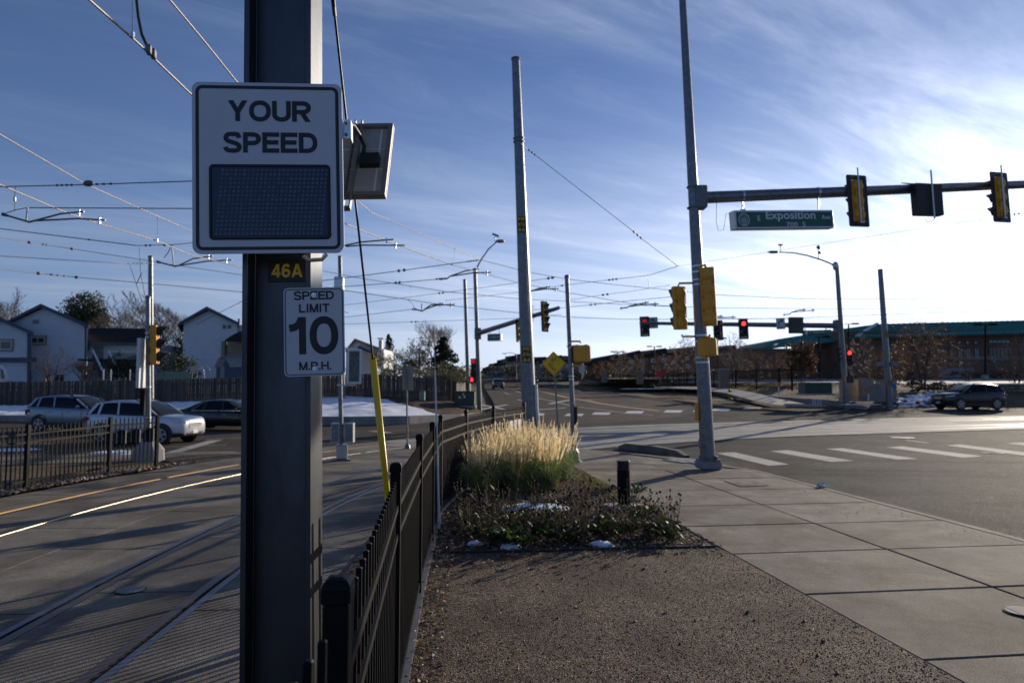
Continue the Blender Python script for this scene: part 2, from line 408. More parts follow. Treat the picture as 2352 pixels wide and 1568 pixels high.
M['deadstalk'] = leafmat('dead_flower_stalk', (.13, .095, .048), .25, .4, 6)
M['seed'] = mat('dark_seed_head', (.030, .018, .012), .9, 0, .3, 30)
M['greenleaf'] = leafmat('green_winter_leaf', (.055, .080, .022), .4, .45, 9)
M['chipdark'] = mat('dark_bark_chip', (.085, .05, .032), .85, 0, .4, 20)
M['chipmid'] = mat('brown_bark_chip', (.20, .125, .075), .85, 0, .35, 20)
M['chippale'] = mat('bleached_bark_chip', (.46, .35, .24), .8, 0, .25, 20)
M['stonegrey'] = mat('grey_pebble', (.22, .19, .165), .7, 0, .4, 14)
M['stonewht'] = mat('pale_pebble', (.52, .47, .42), .7, 0, .2, 14)
M['soil'] = grainy('dry_soil', (.07, .05, .035), (.12, .085, .06), (.2, .15, .11), 60, .9, .01, bigbump=2)
M['gravel'] = grainy('crushed_gravel', (.030, .021, .014), (.150, .102, .070), (.48, .37, .275), 95, .85, .018, spec=.15, patch=(.060, .041, .029), patchscale=.8, dustscale=1.4, bigbump=1.2)
M['asphalt'] = grainy('worn_asphalt', (.022, .022, .023), (.056, .054, .052), (.24, .23, .215), 80, .95, .006, spec=.04, patch=(.030, .029, .028), patchscale=.45, dustscale=.6, sparkle=True)
M['asphalt2'] = grainy('brown_worn_asphalt', (.045, .036, .03), (.095, .078, .066), (.17, .145, .125), 40, .95, .004, spec=.05, patch=(.065, .054, .046), patchscale=.25, dustscale=.5)
M['walk'] = grainy('sidewalk_concrete', (.125, .108, .086), (.225, .198, .162), (.33, .295, .245), 170, .85, .0045, spec=.2, bigbump=.75, patch=(.070, .050, .033), patchscale=.8, dustscale=1.3, objrand=.13)
M['slab'] = grainy('track_concrete', (.11, .097, .078), (.195, .172, .142), (.29, .262, .222), 150, .85, .0045, spec=.2, bigbump=.75, patch=(.075, .065, .054), patchscale=.55, dustscale=1.2, objrand=.14)
M['slabr'] = grainy('crossing_concrete', (.22, .205, .19), (.27, .255, .235), (.34, .325, .30), 100, .85, .0012, spec=.2, patch=(.22, .205, .185), patchscale=.3, dustscale=.8, objrand=.05)
M['joint'] = mat('dark_joint', (.022, .02, .018), .9, 0, .3, 12)
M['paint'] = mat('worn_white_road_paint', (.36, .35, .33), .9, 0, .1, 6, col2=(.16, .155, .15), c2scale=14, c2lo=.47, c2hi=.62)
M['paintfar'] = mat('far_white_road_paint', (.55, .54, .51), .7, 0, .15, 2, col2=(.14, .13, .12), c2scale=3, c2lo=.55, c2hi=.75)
M['ypaint'] = mat('yellow_road_paint', (.50, .30, .09), .7, 0, .15, 2, col2=(.16, .12, .08), c2scale=3, c2lo=.55, c2hi=.75)
M['railhead'] = mat('polished_rail_head', (.34, .28, .19), .34, 1.0, .1, 6)
M['railrust'] = mat('rusty_rail_head', (.30, .18, .06), .6, .4, .15, 3)
M['railnear'] = mat('dull_rail_head', (.17, .17, .185), .45, .9, .2, 5)
M['railside'] = mat('brown_rail_flange', (.10, .065, .045), .42, .5, .3, 6, stretch=(1, .3, 1))
M['drygrass'] = grainy('dead_turf', (.09, .065, .035), (.17, .125, .07), (.28, .215, .13), 45, .95, .02, spec=.2, patch=(.12, .09, .06), patchscale=.6, dustscale=.9, bigbump=2)
M['barkbed'] = grainy('bark_mulch_bed', (.04, .024, .016), (.085, .052, .034), (.22, .15, .10), 45, .9, .02, spec=.25, dustscale=1.5, bigbump=2)

YB = [y for y, z in GP]
def sheet(name, pts, off, m, parent=None):
    """polygon laid on the land, off metres above it"""
    bm = bmesh.new()
    vs = [bm.verts.new((p[0], p[1], 0)) for p in pts]
    f = bm.faces.new(vs)
    if f.normal.z < 0: f.normal_flip()
    lo = min(p[1] for p in pts); hi = max(p[1] for p in pts)
    for y in YB:
        if lo < y < hi:
            bmesh.ops.bisect_plane(bm, geom=bm.verts[:]+bm.edges[:]+bm.faces[:], plane_co=(0, y, 0), plane_no=(0, 1, 0))
    bmesh.ops.triangulate(bm, faces=bm.faces[:])
    for v in bm.verts: v.co.z = gz(v.co.y)+off
    bm.normal_update()
    for f in bm.faces:
        if f.normal.z < 0: f.normal_flip()
    me = bpy.data.meshes.new(name); bm.to_mesh(me); bm.free(); me.materials.append(m)
    return link(name, me, parent)
def gp(pts, off=0.0): return [G(x, y, off) for x, y in pts]
RO = -.08
# base land
struct(sheet('ground', [(-420, -60), (420, -60), (420, 880), (-420, 880)], -.30, M['drygrass']))
# roads
right_edge = [(1200, 868), (1239, 874), (1314, 886), (1435, 906), (1490, 913), (1598, 924), (1708, 932), (1796, 937.5), (1990, 938), (2140, 936), (2352, 934), (2700, 932)]
left_edge = [(1107, 868), (1136, 931), (1122, 946), (1060, 962), (940, 974), (800, 976), (430, 972), (0, 968), (-600, 966)]
rp = gp(right_edge, RO); lp = gp(left_edge, RO)
struct(sheet('road', rp + [Vector((110, 30, 0)), Vector((110, -50, 0)), Vector((-70, -50, 0))] + lp[::-1], RO, M['asphalt']))
far_lane = gp([(1107.5, 869), (1199, 869), (1239, 875), (1314, 887), (1435, 907), (1490, 914), (1598, 925), (1560, 958), (1400, 972), (1240, 976)], RO) + gp([(1000, 996), (760, 1012), (560, 1036), (420, 1046), (200, 1052), (0, 1056), (-500, 1060), (-500, 968), (0, 969), (430, 973), (800, 977), (940, 975), (1060, 963), (1123, 947), (1137, 931)], RO)
struct(sheet('road_lane', far_lane, RO+.004, M['asphalt2']))

# ---- light-rail tracks
R3 = [(-3.05, -8), (-2.92, 0), (-2.87, 4.6), (-3.03, 7.9), (-3.02, 11.2), (-2.66, 14.1), (-1.9, 17.2), (-.3, 20.6), (2.2, 23.6), (5.6, 26.0), (10, 28.2), (16, 30.2), (24, 32.5), (36, 35.5), (60, 41)]
def catmull(pts, n):
    pts = [Vector((p[0], p[1], p[2] if len(p) > 2 else 0)) for p in pts]; out = []
    for i in range(len(pts)-1):
        p0 = pts[max(i-1, 0)]; p1 = pts[i]; p2 = pts[i+1]; p3 = pts[min(i+2, len(pts)-1)]
        for k in range(n):
            t = k/n
            out.append(.5*((2*p1)+(p2-p0)*t+(2*p0-5*p1+4*p2-p3)*t*t+(3*p1-p0-3*p2+p3)*t**3))
    out.append(pts[-1]); return out
RC = catmull(R3, 8)
# arc-length resample every .6 m
def resample(pts, st):
    out = [pts[0]]; acc = 0
    for a, b in zip(pts, pts[1:]):
        L_ = (b-a).length; t = st-acc
        while t <= L_:
            out.append(a+(b-a)*(t/L_)); t += st
        acc = (acc+L_) % st if True else 0
        acc = L_-(t-st)
    return out
RC = resample(RC, .6)
RN = []
for i in range(len(RC)):
    t = RC[min(i+1, len(RC)-1)]-RC[max(i-1, 0)]
    RN.append(Vector((-t.y, t.x, 0)).normalized())     # towards the left of travel
def off_pt(i, o): return RC[i]+RN[i]*o
SL = -.055
slab = thing('track_slab', 'pale concrete slab carrying the embedded tram tracks', 'track bed'); struct(slab); del slab['category']
# dark bed below the joints and flangeways
bedpts = [off_pt(i, -1.22) for i in range(0, len(RC), 2)] + [off_pt(i, 6.5) for i in range(0, len(RC), 2)][::-1]
bmd = MB()
for i in range(0, len(RC)-1):
    a, b, c, d = off_pt(i, -1.22), off_pt(i+1, -1.22), off_pt(i+1, 6.5), off_pt(i, 6.5)
    q = [Vector((p.x, p.y, gz(p.y)+RO+.008)) for p in (a, b, c, d)]
    bmd.quad(*q)
bmd.build('joint_bed', M['joint'], slab)
RAILS = [0.0, 1.32, 3.98, 5.25]
def strip_piece(i0, i1, o0, o1, e=.014, z=SL):
    mb = MB(); n = i1-i0
    top = []
    for side in (0, 1):
        row = []
        for k in range(n+1):
            p = off_pt(i0+k, (o0, o1)[side]).copy()
            t = (RC[i0+min(k+1, n)]-RC[i0+max(k-1, 0)]).normalized()
            if k == 0: p += t*e
            if k == n: p -= t*e
            row.append(Vector((p.x, p.y, gz(p.y)+z)))
        top.append(row)
    vs = top[0]+top[1]; m_ = n+1
    vs += [v-Vector((0, 0, .02)) for v in vs]
    fs = []
    for k in range(n):
        fs.append((k, k+1, m_+k+1, m_+k))
        fs.append((k+1, k, 2*m_+k, 2*m_+k+1)); fs.append((m_+k, m_+k+1, 3*m_+k+1, 3*m_+k))
    fs.append((0, m_, 3*m_, 2*m_)); fs.append((m_+n, n, 2*m_+n, 3*m_+n))
    mb.add(vs, fs); return mb
strips = [(-1.2, -.042), (.185, 1.135), (1.362, 2.64), (2.66, 3.938), (4.165, 5.065), (5.292, 6.45)]
pi = 0
for si, (o0, o1) in enumerate(strips):
    i = (0, 1, 0, 2, 1, 2)[si]; ln = 4
    while i+ln < len(RC):
        far = RC[i].y > 21
        st = 4 if not far else 10
        if i+st >= len(RC): break
        strip_piece(i, i+st, o0, o1).build('concrete_panel', M['slabr'] if RC[i].y > 19.5 else M['slab'], slab)
        i += st
raillab = ['nearest steel rail with a black groove, beside the black picket fence', 'second steel rail from the near fence, in the near track',
           'bright gleaming steel rail of the far track', 'dull golden rail of the far track, closest to the bronze fence']
for k, ro in enumerate(RAILS):
    inner = 1 if k in (0, 2) else -1
    head = MB(); lip = MB(); kz = 1.0 if k > 1 else .05; kx = .62 if k == 2 else 1.0
    for i in range(0, len(RC)-1):
        def band(mb, a0, a1, z):
            q = []
            for j, o in ((i, a0), (i+1, a0), (i+1, a1), (i, a1)):
                p = off_pt(j, ro+o*inner); q.append(Vector((p.x, p.y, gz(p.y)+z)))
            mb.add(q, [(0, 1, 2, 3)] if inner > 0 else [(3, 2, 1, 0)])
        prof = [(-.036, -.012), (-.035, .000), (-.031, .007), (-.020, .0105), (0, .0115), (.020, .0105), (.031, .007), (.035, .000), (.036, -.012)]
        for (o0, z0), (o1, z1) in zip(prof, prof[1:]):
            q = []
            z0 *= kz; z1 *= kz; o0 *= kx; o1 *= kx
            for j, o, z in ((i, o0, z0), (i+1, o0, z0), (i+1, o1, z1), (i, o1, z1)):
                p = off_pt(j, ro+o); q.append(Vector((p.x, p.y, gz(p.y)+SL+z)))
            head.add(q, [(0, 1, 2, 3)], 0, True)
        band(lip, .178, .082, SL+.001)
    t = thing('rail', raillab[k], 'rail', (off_pt(20, ro).x, off_pt(20, ro).y, SL))
    hb_ = head.build('rail_head', (M['railnear'], M['railnear'], M['railhead'], M['railrust'])[k], t)
    bm = bmesh.new(); bm.from_mesh(hb_.data); bmesh.ops.remove_doubles(bm, verts=bm.verts[:], dist=.0004); bmesh.ops.recalc_face_normals(bm, faces=bm.faces[:]); bm.to_mesh(hb_.data); bm.free()
    lip.build('guard_lip', M['railside'], t)

# ---- near corner: gravel, planting bed, sidewalk
fence_near = [(785, 1.72), (912, 4.22), (965, 6.7), (994, 8.9), (1013, 11.0), (1071, 13.4), (1134, 15.9), (1204, 18.6)]
FN = [Vector(((x-1176)/FX*d, d, 0)) for x, d in fence_near]
slab_edge = [off_pt(i, -1.215) for i in range(len(RC)) if -6 < RC[i].y < 23]
SO = Vector((4.79, 6.95, 0)); SU = Vector((-.122, .9925, 0)); SV = Vector((.9925, .122, 0))
def sw(u, v): return SO+SU*u+SV*v
WL = -2.0; WR = 2.02
bed_front = gp([(1005, 1269), (1187, 1267), (1398, 1261.5), (1644, 1256)])
swl = lambda y: sw((y-SO.y-SV.y*WL)/SU.y, WL)     # left edge of the walk at distance y
gr = [Vector((-.45, -6, 0)), Vector((-.5, 1.72, 0))] + FN[1:3] + [Vector((FN[2].x*.5+FN[3].x*.5+.02, 7.8, 0))] + bed_front + [swl(8.3), swl(4), swl(0), swl(-6)]
gr = [Vector((FN[0].x-.05, -6, 0)), FN[0], FN[1], FN[2], Vector((-.97, 7.9, 0))] + bed_front + [swl(y) for y in (8.4, 5, 2, 0, -6)]
struct(sheet('gravel_ground', gr, 0.0, M['gravel']))
struct(sheet('fence_strip', slab_edge[:max(1, len([p for p in slab_edge if p.y < 19.5]))][::-1] + [FN[0]+Vector((-.02, -8, 0))] + [p+Vector((.03, 0, 0)) for p in FN[:-1]] + [FN[-1]], -.02, M['barkbed']))
bed = [Vector((-.97, 7.9, 0))] + FN[3:] + [Vector((.9, 18.6, 0)), Vector((1.25, 17.6, 0)), swl(16.3), swl(12), swl(8.45)] + bed_front[::-1]
struct(sheet('mulch_bed', bed, -.012, M['barkbed']))
# pavement of the corner under and beyond the slabs
corner = [sw(-14, WL), swl(16.3), Vector((1.25, 17.6, 0)), Vector((.9, 18.6, 0)), Vector((.35, 19.2, 0))] + [p for p in slab_edge if 19.6 < p.y < 22.2] + [Vector((2.9, 21.4, 0)), Vector((4.6, 19.6, 0)), sw(11.2, 1.9), sw(9.5, WR), sw(-14, WR)]
struct(sheet('pavement', corner, -.026, M['walk']))
walk = thing('sidewalk', 'concrete sidewalk', 'sidewalk'); struct(walk); del walk['category'], walk['label']
SJ = 1.585
mbj = MB()
for r in range(-8, 7):
    for c_, (v0, v1) in enumerate(((WL, 0), (0, WR))):
        u0 = r*SJ; u1 = u0+SJ
        g = .011
        if r == 6 and c_ == 1: continue
        mb = MB(); q = [sw(u0+g, v0+g), sw(u0+g, v1-g), sw(u1-g, v1-g), sw(u1-g, v0+g)]
        e = .012
        q2 = [sw(u0+g+e, v0+g+e), sw(u0+g+e, v1-g-e), sw(u1-g-e, v1-g-e), sw(u1-g-e, v0+g+e)]
        dz = rnd.uniform(-.003, .002)
        lo = [Vector((p.x, p.y, -.024)) for p in q]; m1 = [Vector((p.x, p.y, -.007+dz)) for p in q]; hi = [Vector((p.x, p.y, dz)) for p in q2]
        mb.add(lo+m1+hi, [(8, 9, 10, 11)] + [(i, (i+1) % 4, 4+(i+1) % 4, 4+i) for i in range(4)] + [(4+i, 4+(i+1) % 4, 8+(i+1) % 4, 8+i) for i in range(4)])
        mb.build('concrete_slab', M['walk'], walk)
dj = MB()
dj.add([Vector((p.x, p.y, -.0235)) for p in (sw(-13, WL+.002), sw(-13, WR), sw(11, WR), sw(11, WL+.002))], [(0, 1, 2, 3)])
dj.build('joint_filler', M['joint'], walk)
# kerb along the road: a ribbon with top and face
kerb = thing('kerb', 'pale concrete kerb', 'kerb'); struct(kerb); del kerb['category'], kerb['label']
kl = [sw(u, WR+.004) for u in [-13+SJ*2*i for i in range(8)]]
kl = [sw(u, WR+.006) for u in (-13, -9.5, -6.34, -3.17, 0, 3.17, 6.34, 9.4)] + [Vector((4.75, 17.6, 0)), Vector((4.4, 18.9, 0)), Vector((3.2, 20.6, 0))]
def kpiece(a, b, wa, wb):
    t = (b-a).normalized(); n = Vector((t.y, -t.x, 0)); a = a+t*.006; b = b-t*.006
    mb = MB(); vs = []
    for p, w_ in ((a, wa), (b, wb)):
        for o, z in ((0, -.15), (0, .0), (w_-.02, -.004), (w_, -.03), (w_+.02, -.15)): vs.append(p+n*o+Vector((0, 0, z)))
    fs = [(i, i+1, 5+i+1, 5+i) for i in range(4)]
    mb.add(vs, [tuple(reversed(f)) for f in fs]+[(0, 1, 2, 3, 4), (9, 8, 7, 6, 5)]); return mb
for i, (a, b) in enumerate(zip(kl, kl[1:])):
    kpiece(a, b, .17, .17).build('kerb_stone', M['walk'], kerb)
# low wedge of kerb at the ramp
wedge = MB(); wa, wb = G(1420, 1024), G(1572, 1046)
t = (wb-wa).normalized(); n = Vector((-t.y, t.x, 0))
pr = [(0, 0.0), (.12, .12), (.6, .15), (.88, .12), (1, 0.0)]
vs = []
for s_, h in pr:
    p = wa+(wb-wa)*s_
    vs += [p+Vector((0, 0, -.1)), p+Vector((0, 0, h)), p+n*.17+Vector((0, 0, h)), p+n*.2+Vector((0, 0, -.1))]
fs = []
for i in range(len(pr)-1):
    for k in range(3): fs.append((i*4+k, i*4+k+1, i*4+4+k+1, i*4+4+k))
wedge.add(vs, fs)
tag(centre_mesh(wedge.build('kerb_ramp_wedge', M['walk'])), 'low concrete kerb wedge beside the pedestrian ramp at the corner', 'kerb')
# tactile warning plate
pl = thing('tactile_plate', 'dark truncated-dome warning plate set in the ramp left of the big signal pole', 'tactile paving', G(1576, 1056))
o = pl.location; mb = MB()
ta = (wb-wa).normalized(); tb = Vector((ta.y, -ta.x, 0))
for i in range(2):
    for j in range(2):
        c = o+ta*(i*.45-.2)+tb*(j*.45-.2); mb = MB()
        mb.box(c+Vector((0, 0, -.012)), (.44, .44, .02), math.atan2(ta.y, ta.x))
        for a in range(6):
            for b_ in range(6): mb.ball(c+ta*(a*.07-.175)+tb*(b_*.07-.175), .02, 6, 2, (1, 1, .5))
        mb.build('dome_tile', M['grey'], pl)
# edging between bed and gravel
mb = MB(); ef = [Vector((-.97, 7.95, .012))]+[Vector((p.x, p.y, .012)) for p in bed_front]
mb.tube(ef, .012, 6)
tag(centre_mesh(mb.build('landscape_edging', M['blackp'])), 'thin black edging strip between gravel and mulch', 'edging')
# utility vault lid, manholes, litter
def G0(x, y): return G(x, y, 0)
v = thing('vault_lid', 'square concrete utility vault lid set flush in the sidewalk by the signal pole', 'utility lid', G0(1704, 1109))
a, b, c, d = G0(1660, 1104), G0(1728, 1102), G0(1768, 1115), G0(1702, 1118)
mb = MB(); mb.add([p+Vector((0, 0, .004)) for p in (a, b, c, d)], [(3, 2, 1, 0)]); mb.build('lid_frame', M['joint'], v)
ce = (a+b+c+d)/4; mb = MB(); mb.prism([ce+(p-ce)*.93+Vector((0, 0, .005)) for p in (d, c, b, a)], (0, 0, .004)); mb.build('lid', M['walk'], v)
for q in ((-.15, .05, .0105), (.15, -.08, .0105)): MB().box(ce+Vector(q), (.12, .03, .003)).build('lift_slot', M['joint'], v)
def manhole(x, y, r, off, label, m):
    p = G(x, y, off); t = thing('manhole_cover', label, 'manhole cover', p)
    mb = MB(); mb.disc(p+Vector((0, 0, .004)), r*1.12, (0, 0, 1), 28, 0, .004); mb.build('frame_ring', M['joint'], t)
    mb = MB(); mb.disc(p+Vector((0, 0, .009)), r, (0, 0, 1), 28, 0, .004)
    for k in range(-3, 4): mb.box(p+Vector((0, k*r*.24, .014)), (r*1.3, .025, .004))
    mb.build('cover_plate', m, t)
manhole(2073, 1005, .42, RO, 'large worn manhole cover beyond the crosswalk bars', M['alu'])
manhole(2280, 1040, .30, RO, 'smaller round cover between two crosswalk bars', M['concw'])
manhole(2352, 1406, .14, 0, 'small pale round lid in the sidewalk at the right edge', M['concfar'])
manhole(300, 1356, .13, SL, 'small round drain cover between the rails of the near track', M['galv_dark'])
p = G0(1888, 1119); mb = MB()
for k in range(9): mb.box(p+Vector((rnd.uniform(-.09, .09), rnd.uniform(-.05, .05), .02+rnd.uniform(0, .03))), (.09, .06, .004), Matrix.Rotation(rnd.uniform(-1.2, 1.2), 3, 'X') @ Matrix.Rotation(rnd.uniform(0, 3), 3, 'Z'))
tag(centre_mesh(mb.build('foil_wrapper', M['chrome'])), 'crumpled shiny wrapper on the sidewalk near the kerb', 'litter')

# ---- road markings
ROADZ = RO+.006
def z6(x, y): return ((2700+.5935*x)/1.7415, (1600+.5935*y)/1.7415)
bars = [[(275, 355), (400, 350), (770, 432), (630, 440)], [(640, 342), (760, 335), (1205, 408), (1050, 415)], [(1015, 327), (1125, 322), (1640, 395), (1500, 399)],
        [(1425, 317), (1530, 310), (2085, 378), (1940, 386)], [(1825, 303), (1920, 298), (2500, 368), (2380, 376)], [(2230, 290), (2330, 284), (2900, 345), (2790, 352)]]
cw = thing('crosswalk', 'white bar crosswalk', 'crosswalk'); struct(cw); del cw['category'], cw['label']
def paint_quad(name, pts, m, parent, off=ROADZ):
    return sheet(name, [G(x, y, off) for x, y in pts], off, m, parent)
for bq in bars: paint_quad('crosswalk_bar', [z6(*q) for q in bq], M['paint'], cw)
cw2 = thing('crosswalk', '', '', ); struct(cw2); del cw2['category'], cw2['label']
ROF = RO+.010
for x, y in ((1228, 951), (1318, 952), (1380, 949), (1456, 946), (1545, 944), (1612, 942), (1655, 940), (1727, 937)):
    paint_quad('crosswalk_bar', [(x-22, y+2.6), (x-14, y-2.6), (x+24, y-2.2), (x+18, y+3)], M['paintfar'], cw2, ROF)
lm = thing('road_marking', '', ''); struct(lm); del lm['category'], lm['label']
def stripe(name, pts, w, m, off=ROF):
    ps = [G(x, y, off) for x, y in pts]
    for i, (a, b) in enumerate(zip(ps, ps[1:])):
        t = (b-a); t.z = 0; t.normalize(); n = Vector((-t.y, t.x, 0))*w/2
        sheet(name, [a-n, b-n, b+n, a+n], off+i*.0004, m, lm)
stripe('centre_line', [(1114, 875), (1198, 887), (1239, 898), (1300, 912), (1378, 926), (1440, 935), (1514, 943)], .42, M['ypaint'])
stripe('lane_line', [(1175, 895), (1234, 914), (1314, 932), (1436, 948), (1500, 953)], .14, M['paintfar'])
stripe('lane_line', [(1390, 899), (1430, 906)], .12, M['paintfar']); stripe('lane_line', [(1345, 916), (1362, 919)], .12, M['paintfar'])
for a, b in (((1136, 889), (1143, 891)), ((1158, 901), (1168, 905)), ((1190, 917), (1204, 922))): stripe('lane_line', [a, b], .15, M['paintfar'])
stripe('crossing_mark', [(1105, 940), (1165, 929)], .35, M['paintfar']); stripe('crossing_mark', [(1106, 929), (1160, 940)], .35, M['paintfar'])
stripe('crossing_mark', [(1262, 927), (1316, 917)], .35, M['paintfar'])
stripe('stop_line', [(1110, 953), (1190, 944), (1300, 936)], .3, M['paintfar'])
stripe('lane_line', [(-60, 1019), (120, 1018)], .14, M['paint']); stripe('lane_line', [(-60, 1038), (60, 1037), (340, 1028), (520, 1021)], .10, M['paint'])
stripe('lane_line', [(470, 1008), (700, 999)], .12, M['paint'])
paint_quad('crosswalk_bar', [(365, 1043), (395, 1043), (512, 1009), (480, 1010)], M['paint'], cw2, ROF)
paint_quad('crosswalk_bar', [(845, 989), (870, 989), (905, 993), (880, 994)], M['paint'], cw2, ROF)
for a, b in ((z6(965, 187), z6(1010, 196)), (z6(1160, 220), z6(1255, 233)), (z6(1555, 268), z6(1710, 288))):
    stripe('guide_dash', [a, b], .09, M['ypaint'], ROADZ)
# cracks sealed with tar
def crack(x0, y0, x1, y1):
    a, b = G(x0, y0, ROADZ), G(x1, y1, ROADZ); mb = MB(); pts = []
    for k in range(13):
        p = a.lerp(b, k/12); p = p+Vector((rnd.uniform(-.04, .04), rnd.uniform(-.05, .05), 0)); pts.append(p)
    for p, q in zip(pts, pts[1:]):
        t = (q-p).normalized(); n = Vector((-t.y, t.x, 0))*.018
        mb.quad(p-n, q-n, q+n, p+n)
    return mb.build('tar_crack', M['joint'], lm)
crack(*z6(1340, 535), *z6(1600, 525)); crack(*z6(1280, 408), *z6(1480, 402)); crack(*z6(1215, 270), *z6(1290, 272)); crack(*z6(700, 200), *z6(2352, 240)); crack(*z6(2050, 378), *z6(2352, 372))
# ------------------------------------------------------------------ lettering: stroke glyphs with butt ends, and outline text for small legends
def ribbon(pts, t, closed=False):
    pts = [Vector((p[0], p[1])) for p in pts]; pts = [p for i, p in enumerate(pts) if i == 0 or (p-pts[i-1]).length > 1e-5]; n = len(pts); L_, R_ = [], []
    for i in range(n):
        a = pts[i-1] if (i > 0 or closed) else None; b = pts[i]; c = pts[(i+1) % n] if (i < n-1 or closed) else None
        d1 = (b-a).normalized() if a is not None else None; d2 = (c-b).normalized() if c is not None else None
        if d1 is None: d1 = d2
        if d2 is None: d2 = d1
        n1 = Vector((-d1.y, d1.x)); n2 = Vector((-d2.y, d2.x)); m = n1+n2
        if m.length < 1e-6: m = n1
        m.normalize(); k = min(1/max(m.dot(n1), .35), 2.2)
        L_.append(b+m*(t/2*k)); R_.append(b-m*(t/2*k))
    q = []
    for i in range(n if closed else n-1):
        j = (i+1) % n; q.append([R_[i], R_[j], L_[j], L_[i]])
    return q
def clip_y(poly, lo, hi):
    for lim, sgn in ((lo, 1), (hi, -1)):
        out = []
        for i in range(len(poly)):
            a, b = poly[i], poly[(i+1) % len(poly)]; ia = (a.y-lim)*sgn >= -1e-9; ib = (b.y-lim)*sgn >= -1e-9
            if ia: out.append(a)
            if ia != ib: out.append(a+(b-a)*((lim-a.y)/(b.y-a.y)))
        poly = out
        if len(poly) < 3: return None
    return poly
def ell(cx, cy, rx, ry, a0, a1, n=14, p=2.0):
    out = []
    for i in range(n+1):
        a = R(a0+(a1-a0)*i/n); c, s_ = math.cos(a), math.sin(a)
        out.append((cx+rx*math.copysign(abs(c)**(2/p), c), cy+ry*math.copysign(abs(s_)**(2/p), s_)))
    return out
def cat2(pts, n=6):
    v = catmull([(p[0], p[1]) for p in pts], n); return [(p.x, p.y) for p in v]
def glyph(ch, w, t):
    h = t/2; S = []; x0, x1 = h, w-h; m = w/2
    if ch in 'O0': S.append((ell(m, .5, m-h, .5-h+.012, 0, 360, 36, 2.25 if ch == 'O' else 2.2)[:-1], True, False))
    elif ch == 'Y':
        S += [([(x0-.14*(m-x0), 1.14), (m, .44)], 0, True), ([(x1+.14*(m-x0), 1.14), (m, .44)], 0, True), ([(m, .0), (m, .52)], 0, False)]
    elif ch == 'U': S.append(([(x0, 1)]+[(x0, .5)]+ell(m, .34, m-h, .34-h+.012, 180, 360, 14)+[(x1, .5), (x1, 1)], 0, False))
    elif ch in 'RPB':
        S.append(([(x0, 0), (x0, 1)], 0, False)); bl = .47
        S.append(([(x0, 1-h), (x1-.25, 1-h)]+ell(x1-.25, (1-h+bl)/2, .25, (1-h-bl)/2, 90, -90, 10)+[(x0, bl)], 0, False))
        if ch == 'R': S.append(([(m-.02, bl+.02), (x1+.05, -.14)], 0, True))
    elif ch == 'S':
        S.append((cat2([(x0-.01, .27), (x0+.06, .14), (m-.05, h-.012), (x1-.1, .12), (x1, .27), (x1-.09, .41), (m, .50), (x0+.10, .58), (x0+.01, .73), (x0+.10, .88), (m, 1-h+.012), (x1-.08, .88), (x1-.02, .72)], 5), 0, False))
    elif ch in 'EFL':
        S.append(([(x0, 0), (x0, 1)], 0, False)); S.append(([(x0, h), (w, h)] if ch != 'F' else [(x0, .5), (w-.1, .5)], 0, False))
        if ch != 'L': S.append(([(x0, 1-h), (w, 1-h)], 0, False))
        if ch == 'E': S.append(([(x0, .51), (w-.05, .51)], 0, False))
    elif ch == 'D':
        S.append(([(x0, 0), (x0, 1)], 0, False)); S.append(([(x0, 1-h), (m-.06, 1-h)]+ell(m-.06, .5, x1-m+.06, .5-h, 90, -90, 16, 2.3)+[(x0, h)], 0, False))
    elif ch == 'I': S.append(([(m, 0), (m, 1)], 0, False))
    elif ch == 'M': S += [([(x0, 0), (x0, 1)], 0, False), ([(x1, 0), (x1, 1)], 0, False), ([(x0-.02, 1.1), (m, .0)], 0, True), ([(x1+.02, 1.1), (m, .0)], 0, True)]
    elif ch == 'N': S += [([(x0, 0), (x0, 1)], 0, False), ([(x1, 0), (x1, 1)], 0, False), ([(x0, 1.05), (x1, -.05)], 0, True)]
    elif ch == 'T': S += [([(m, 0), (m, 1)], 0, False), ([(0, 1-h), (w, 1-h)], 0, False)]
    elif ch == 'H': S += [([(x0, 0), (x0, 1)], 0, False), ([(x1, 0), (x1, 1)], 0, False), ([(x0, .5), (x1, .5)], 0, False)]
    elif ch == 'A': S += [([(x0-.04, -.1), (m+.01, 1.03)], 0, True), ([(x1+.04, -.1), (m-.01, 1.03)], 0, True), ([(x0+.12, .28), (x1-.12, .28)], 0, False)]
    elif ch == '1': S += [([(x1, 0), (x1, 1)], 0, False), (cat2([(-.02, .70), (x1-.2, .74), (x1-.08, .84), (x1-.02, 1.03)], 5), 0, True)]
    elif ch == '4': S += [([(x1-.1, 0), (x1-.1, 1)], 0, False), ([(0, .28), (w, .28)], 0, False), ([(x0-.02, .26), (x1-.1, 1.02)], 0, True)]
    elif ch == '6': S += [(ell(m, .32, m-h, .32-h+.01, 0, 360, 22)[:-1], True, False), (cat2([(x1-.03, .76), (x1-.12, .90), (m, 1-h+.01), (x0+.08, .83), (x0, .55), (x0, .32)], 5), 0, False)]
    elif ch == '7': S += [([(0, 1-h), (w, 1-h)], 0, False), ([(x1, 1-h), (m-.12, -.1)], 0, True)]
    elif ch == '8': S += [(ell(m, .27, m-h, .27-h+.01, 0, 360, 20)[:-1], True, False), (ell(m, .74, m-h-.03, .26-h+.01, 0, 360, 20)[:-1], True, False)]
    elif ch == '.': S.append(([(m, 0), (m, t)], 0, False))
    q = []
    for k, (pts, cl, clip) in enumerate(S):
        for poly in ribbon(pts, t, cl):
            if clip: poly = clip_y(poly, 0, 1)
            if poly: q.append((poly, k))
    return q
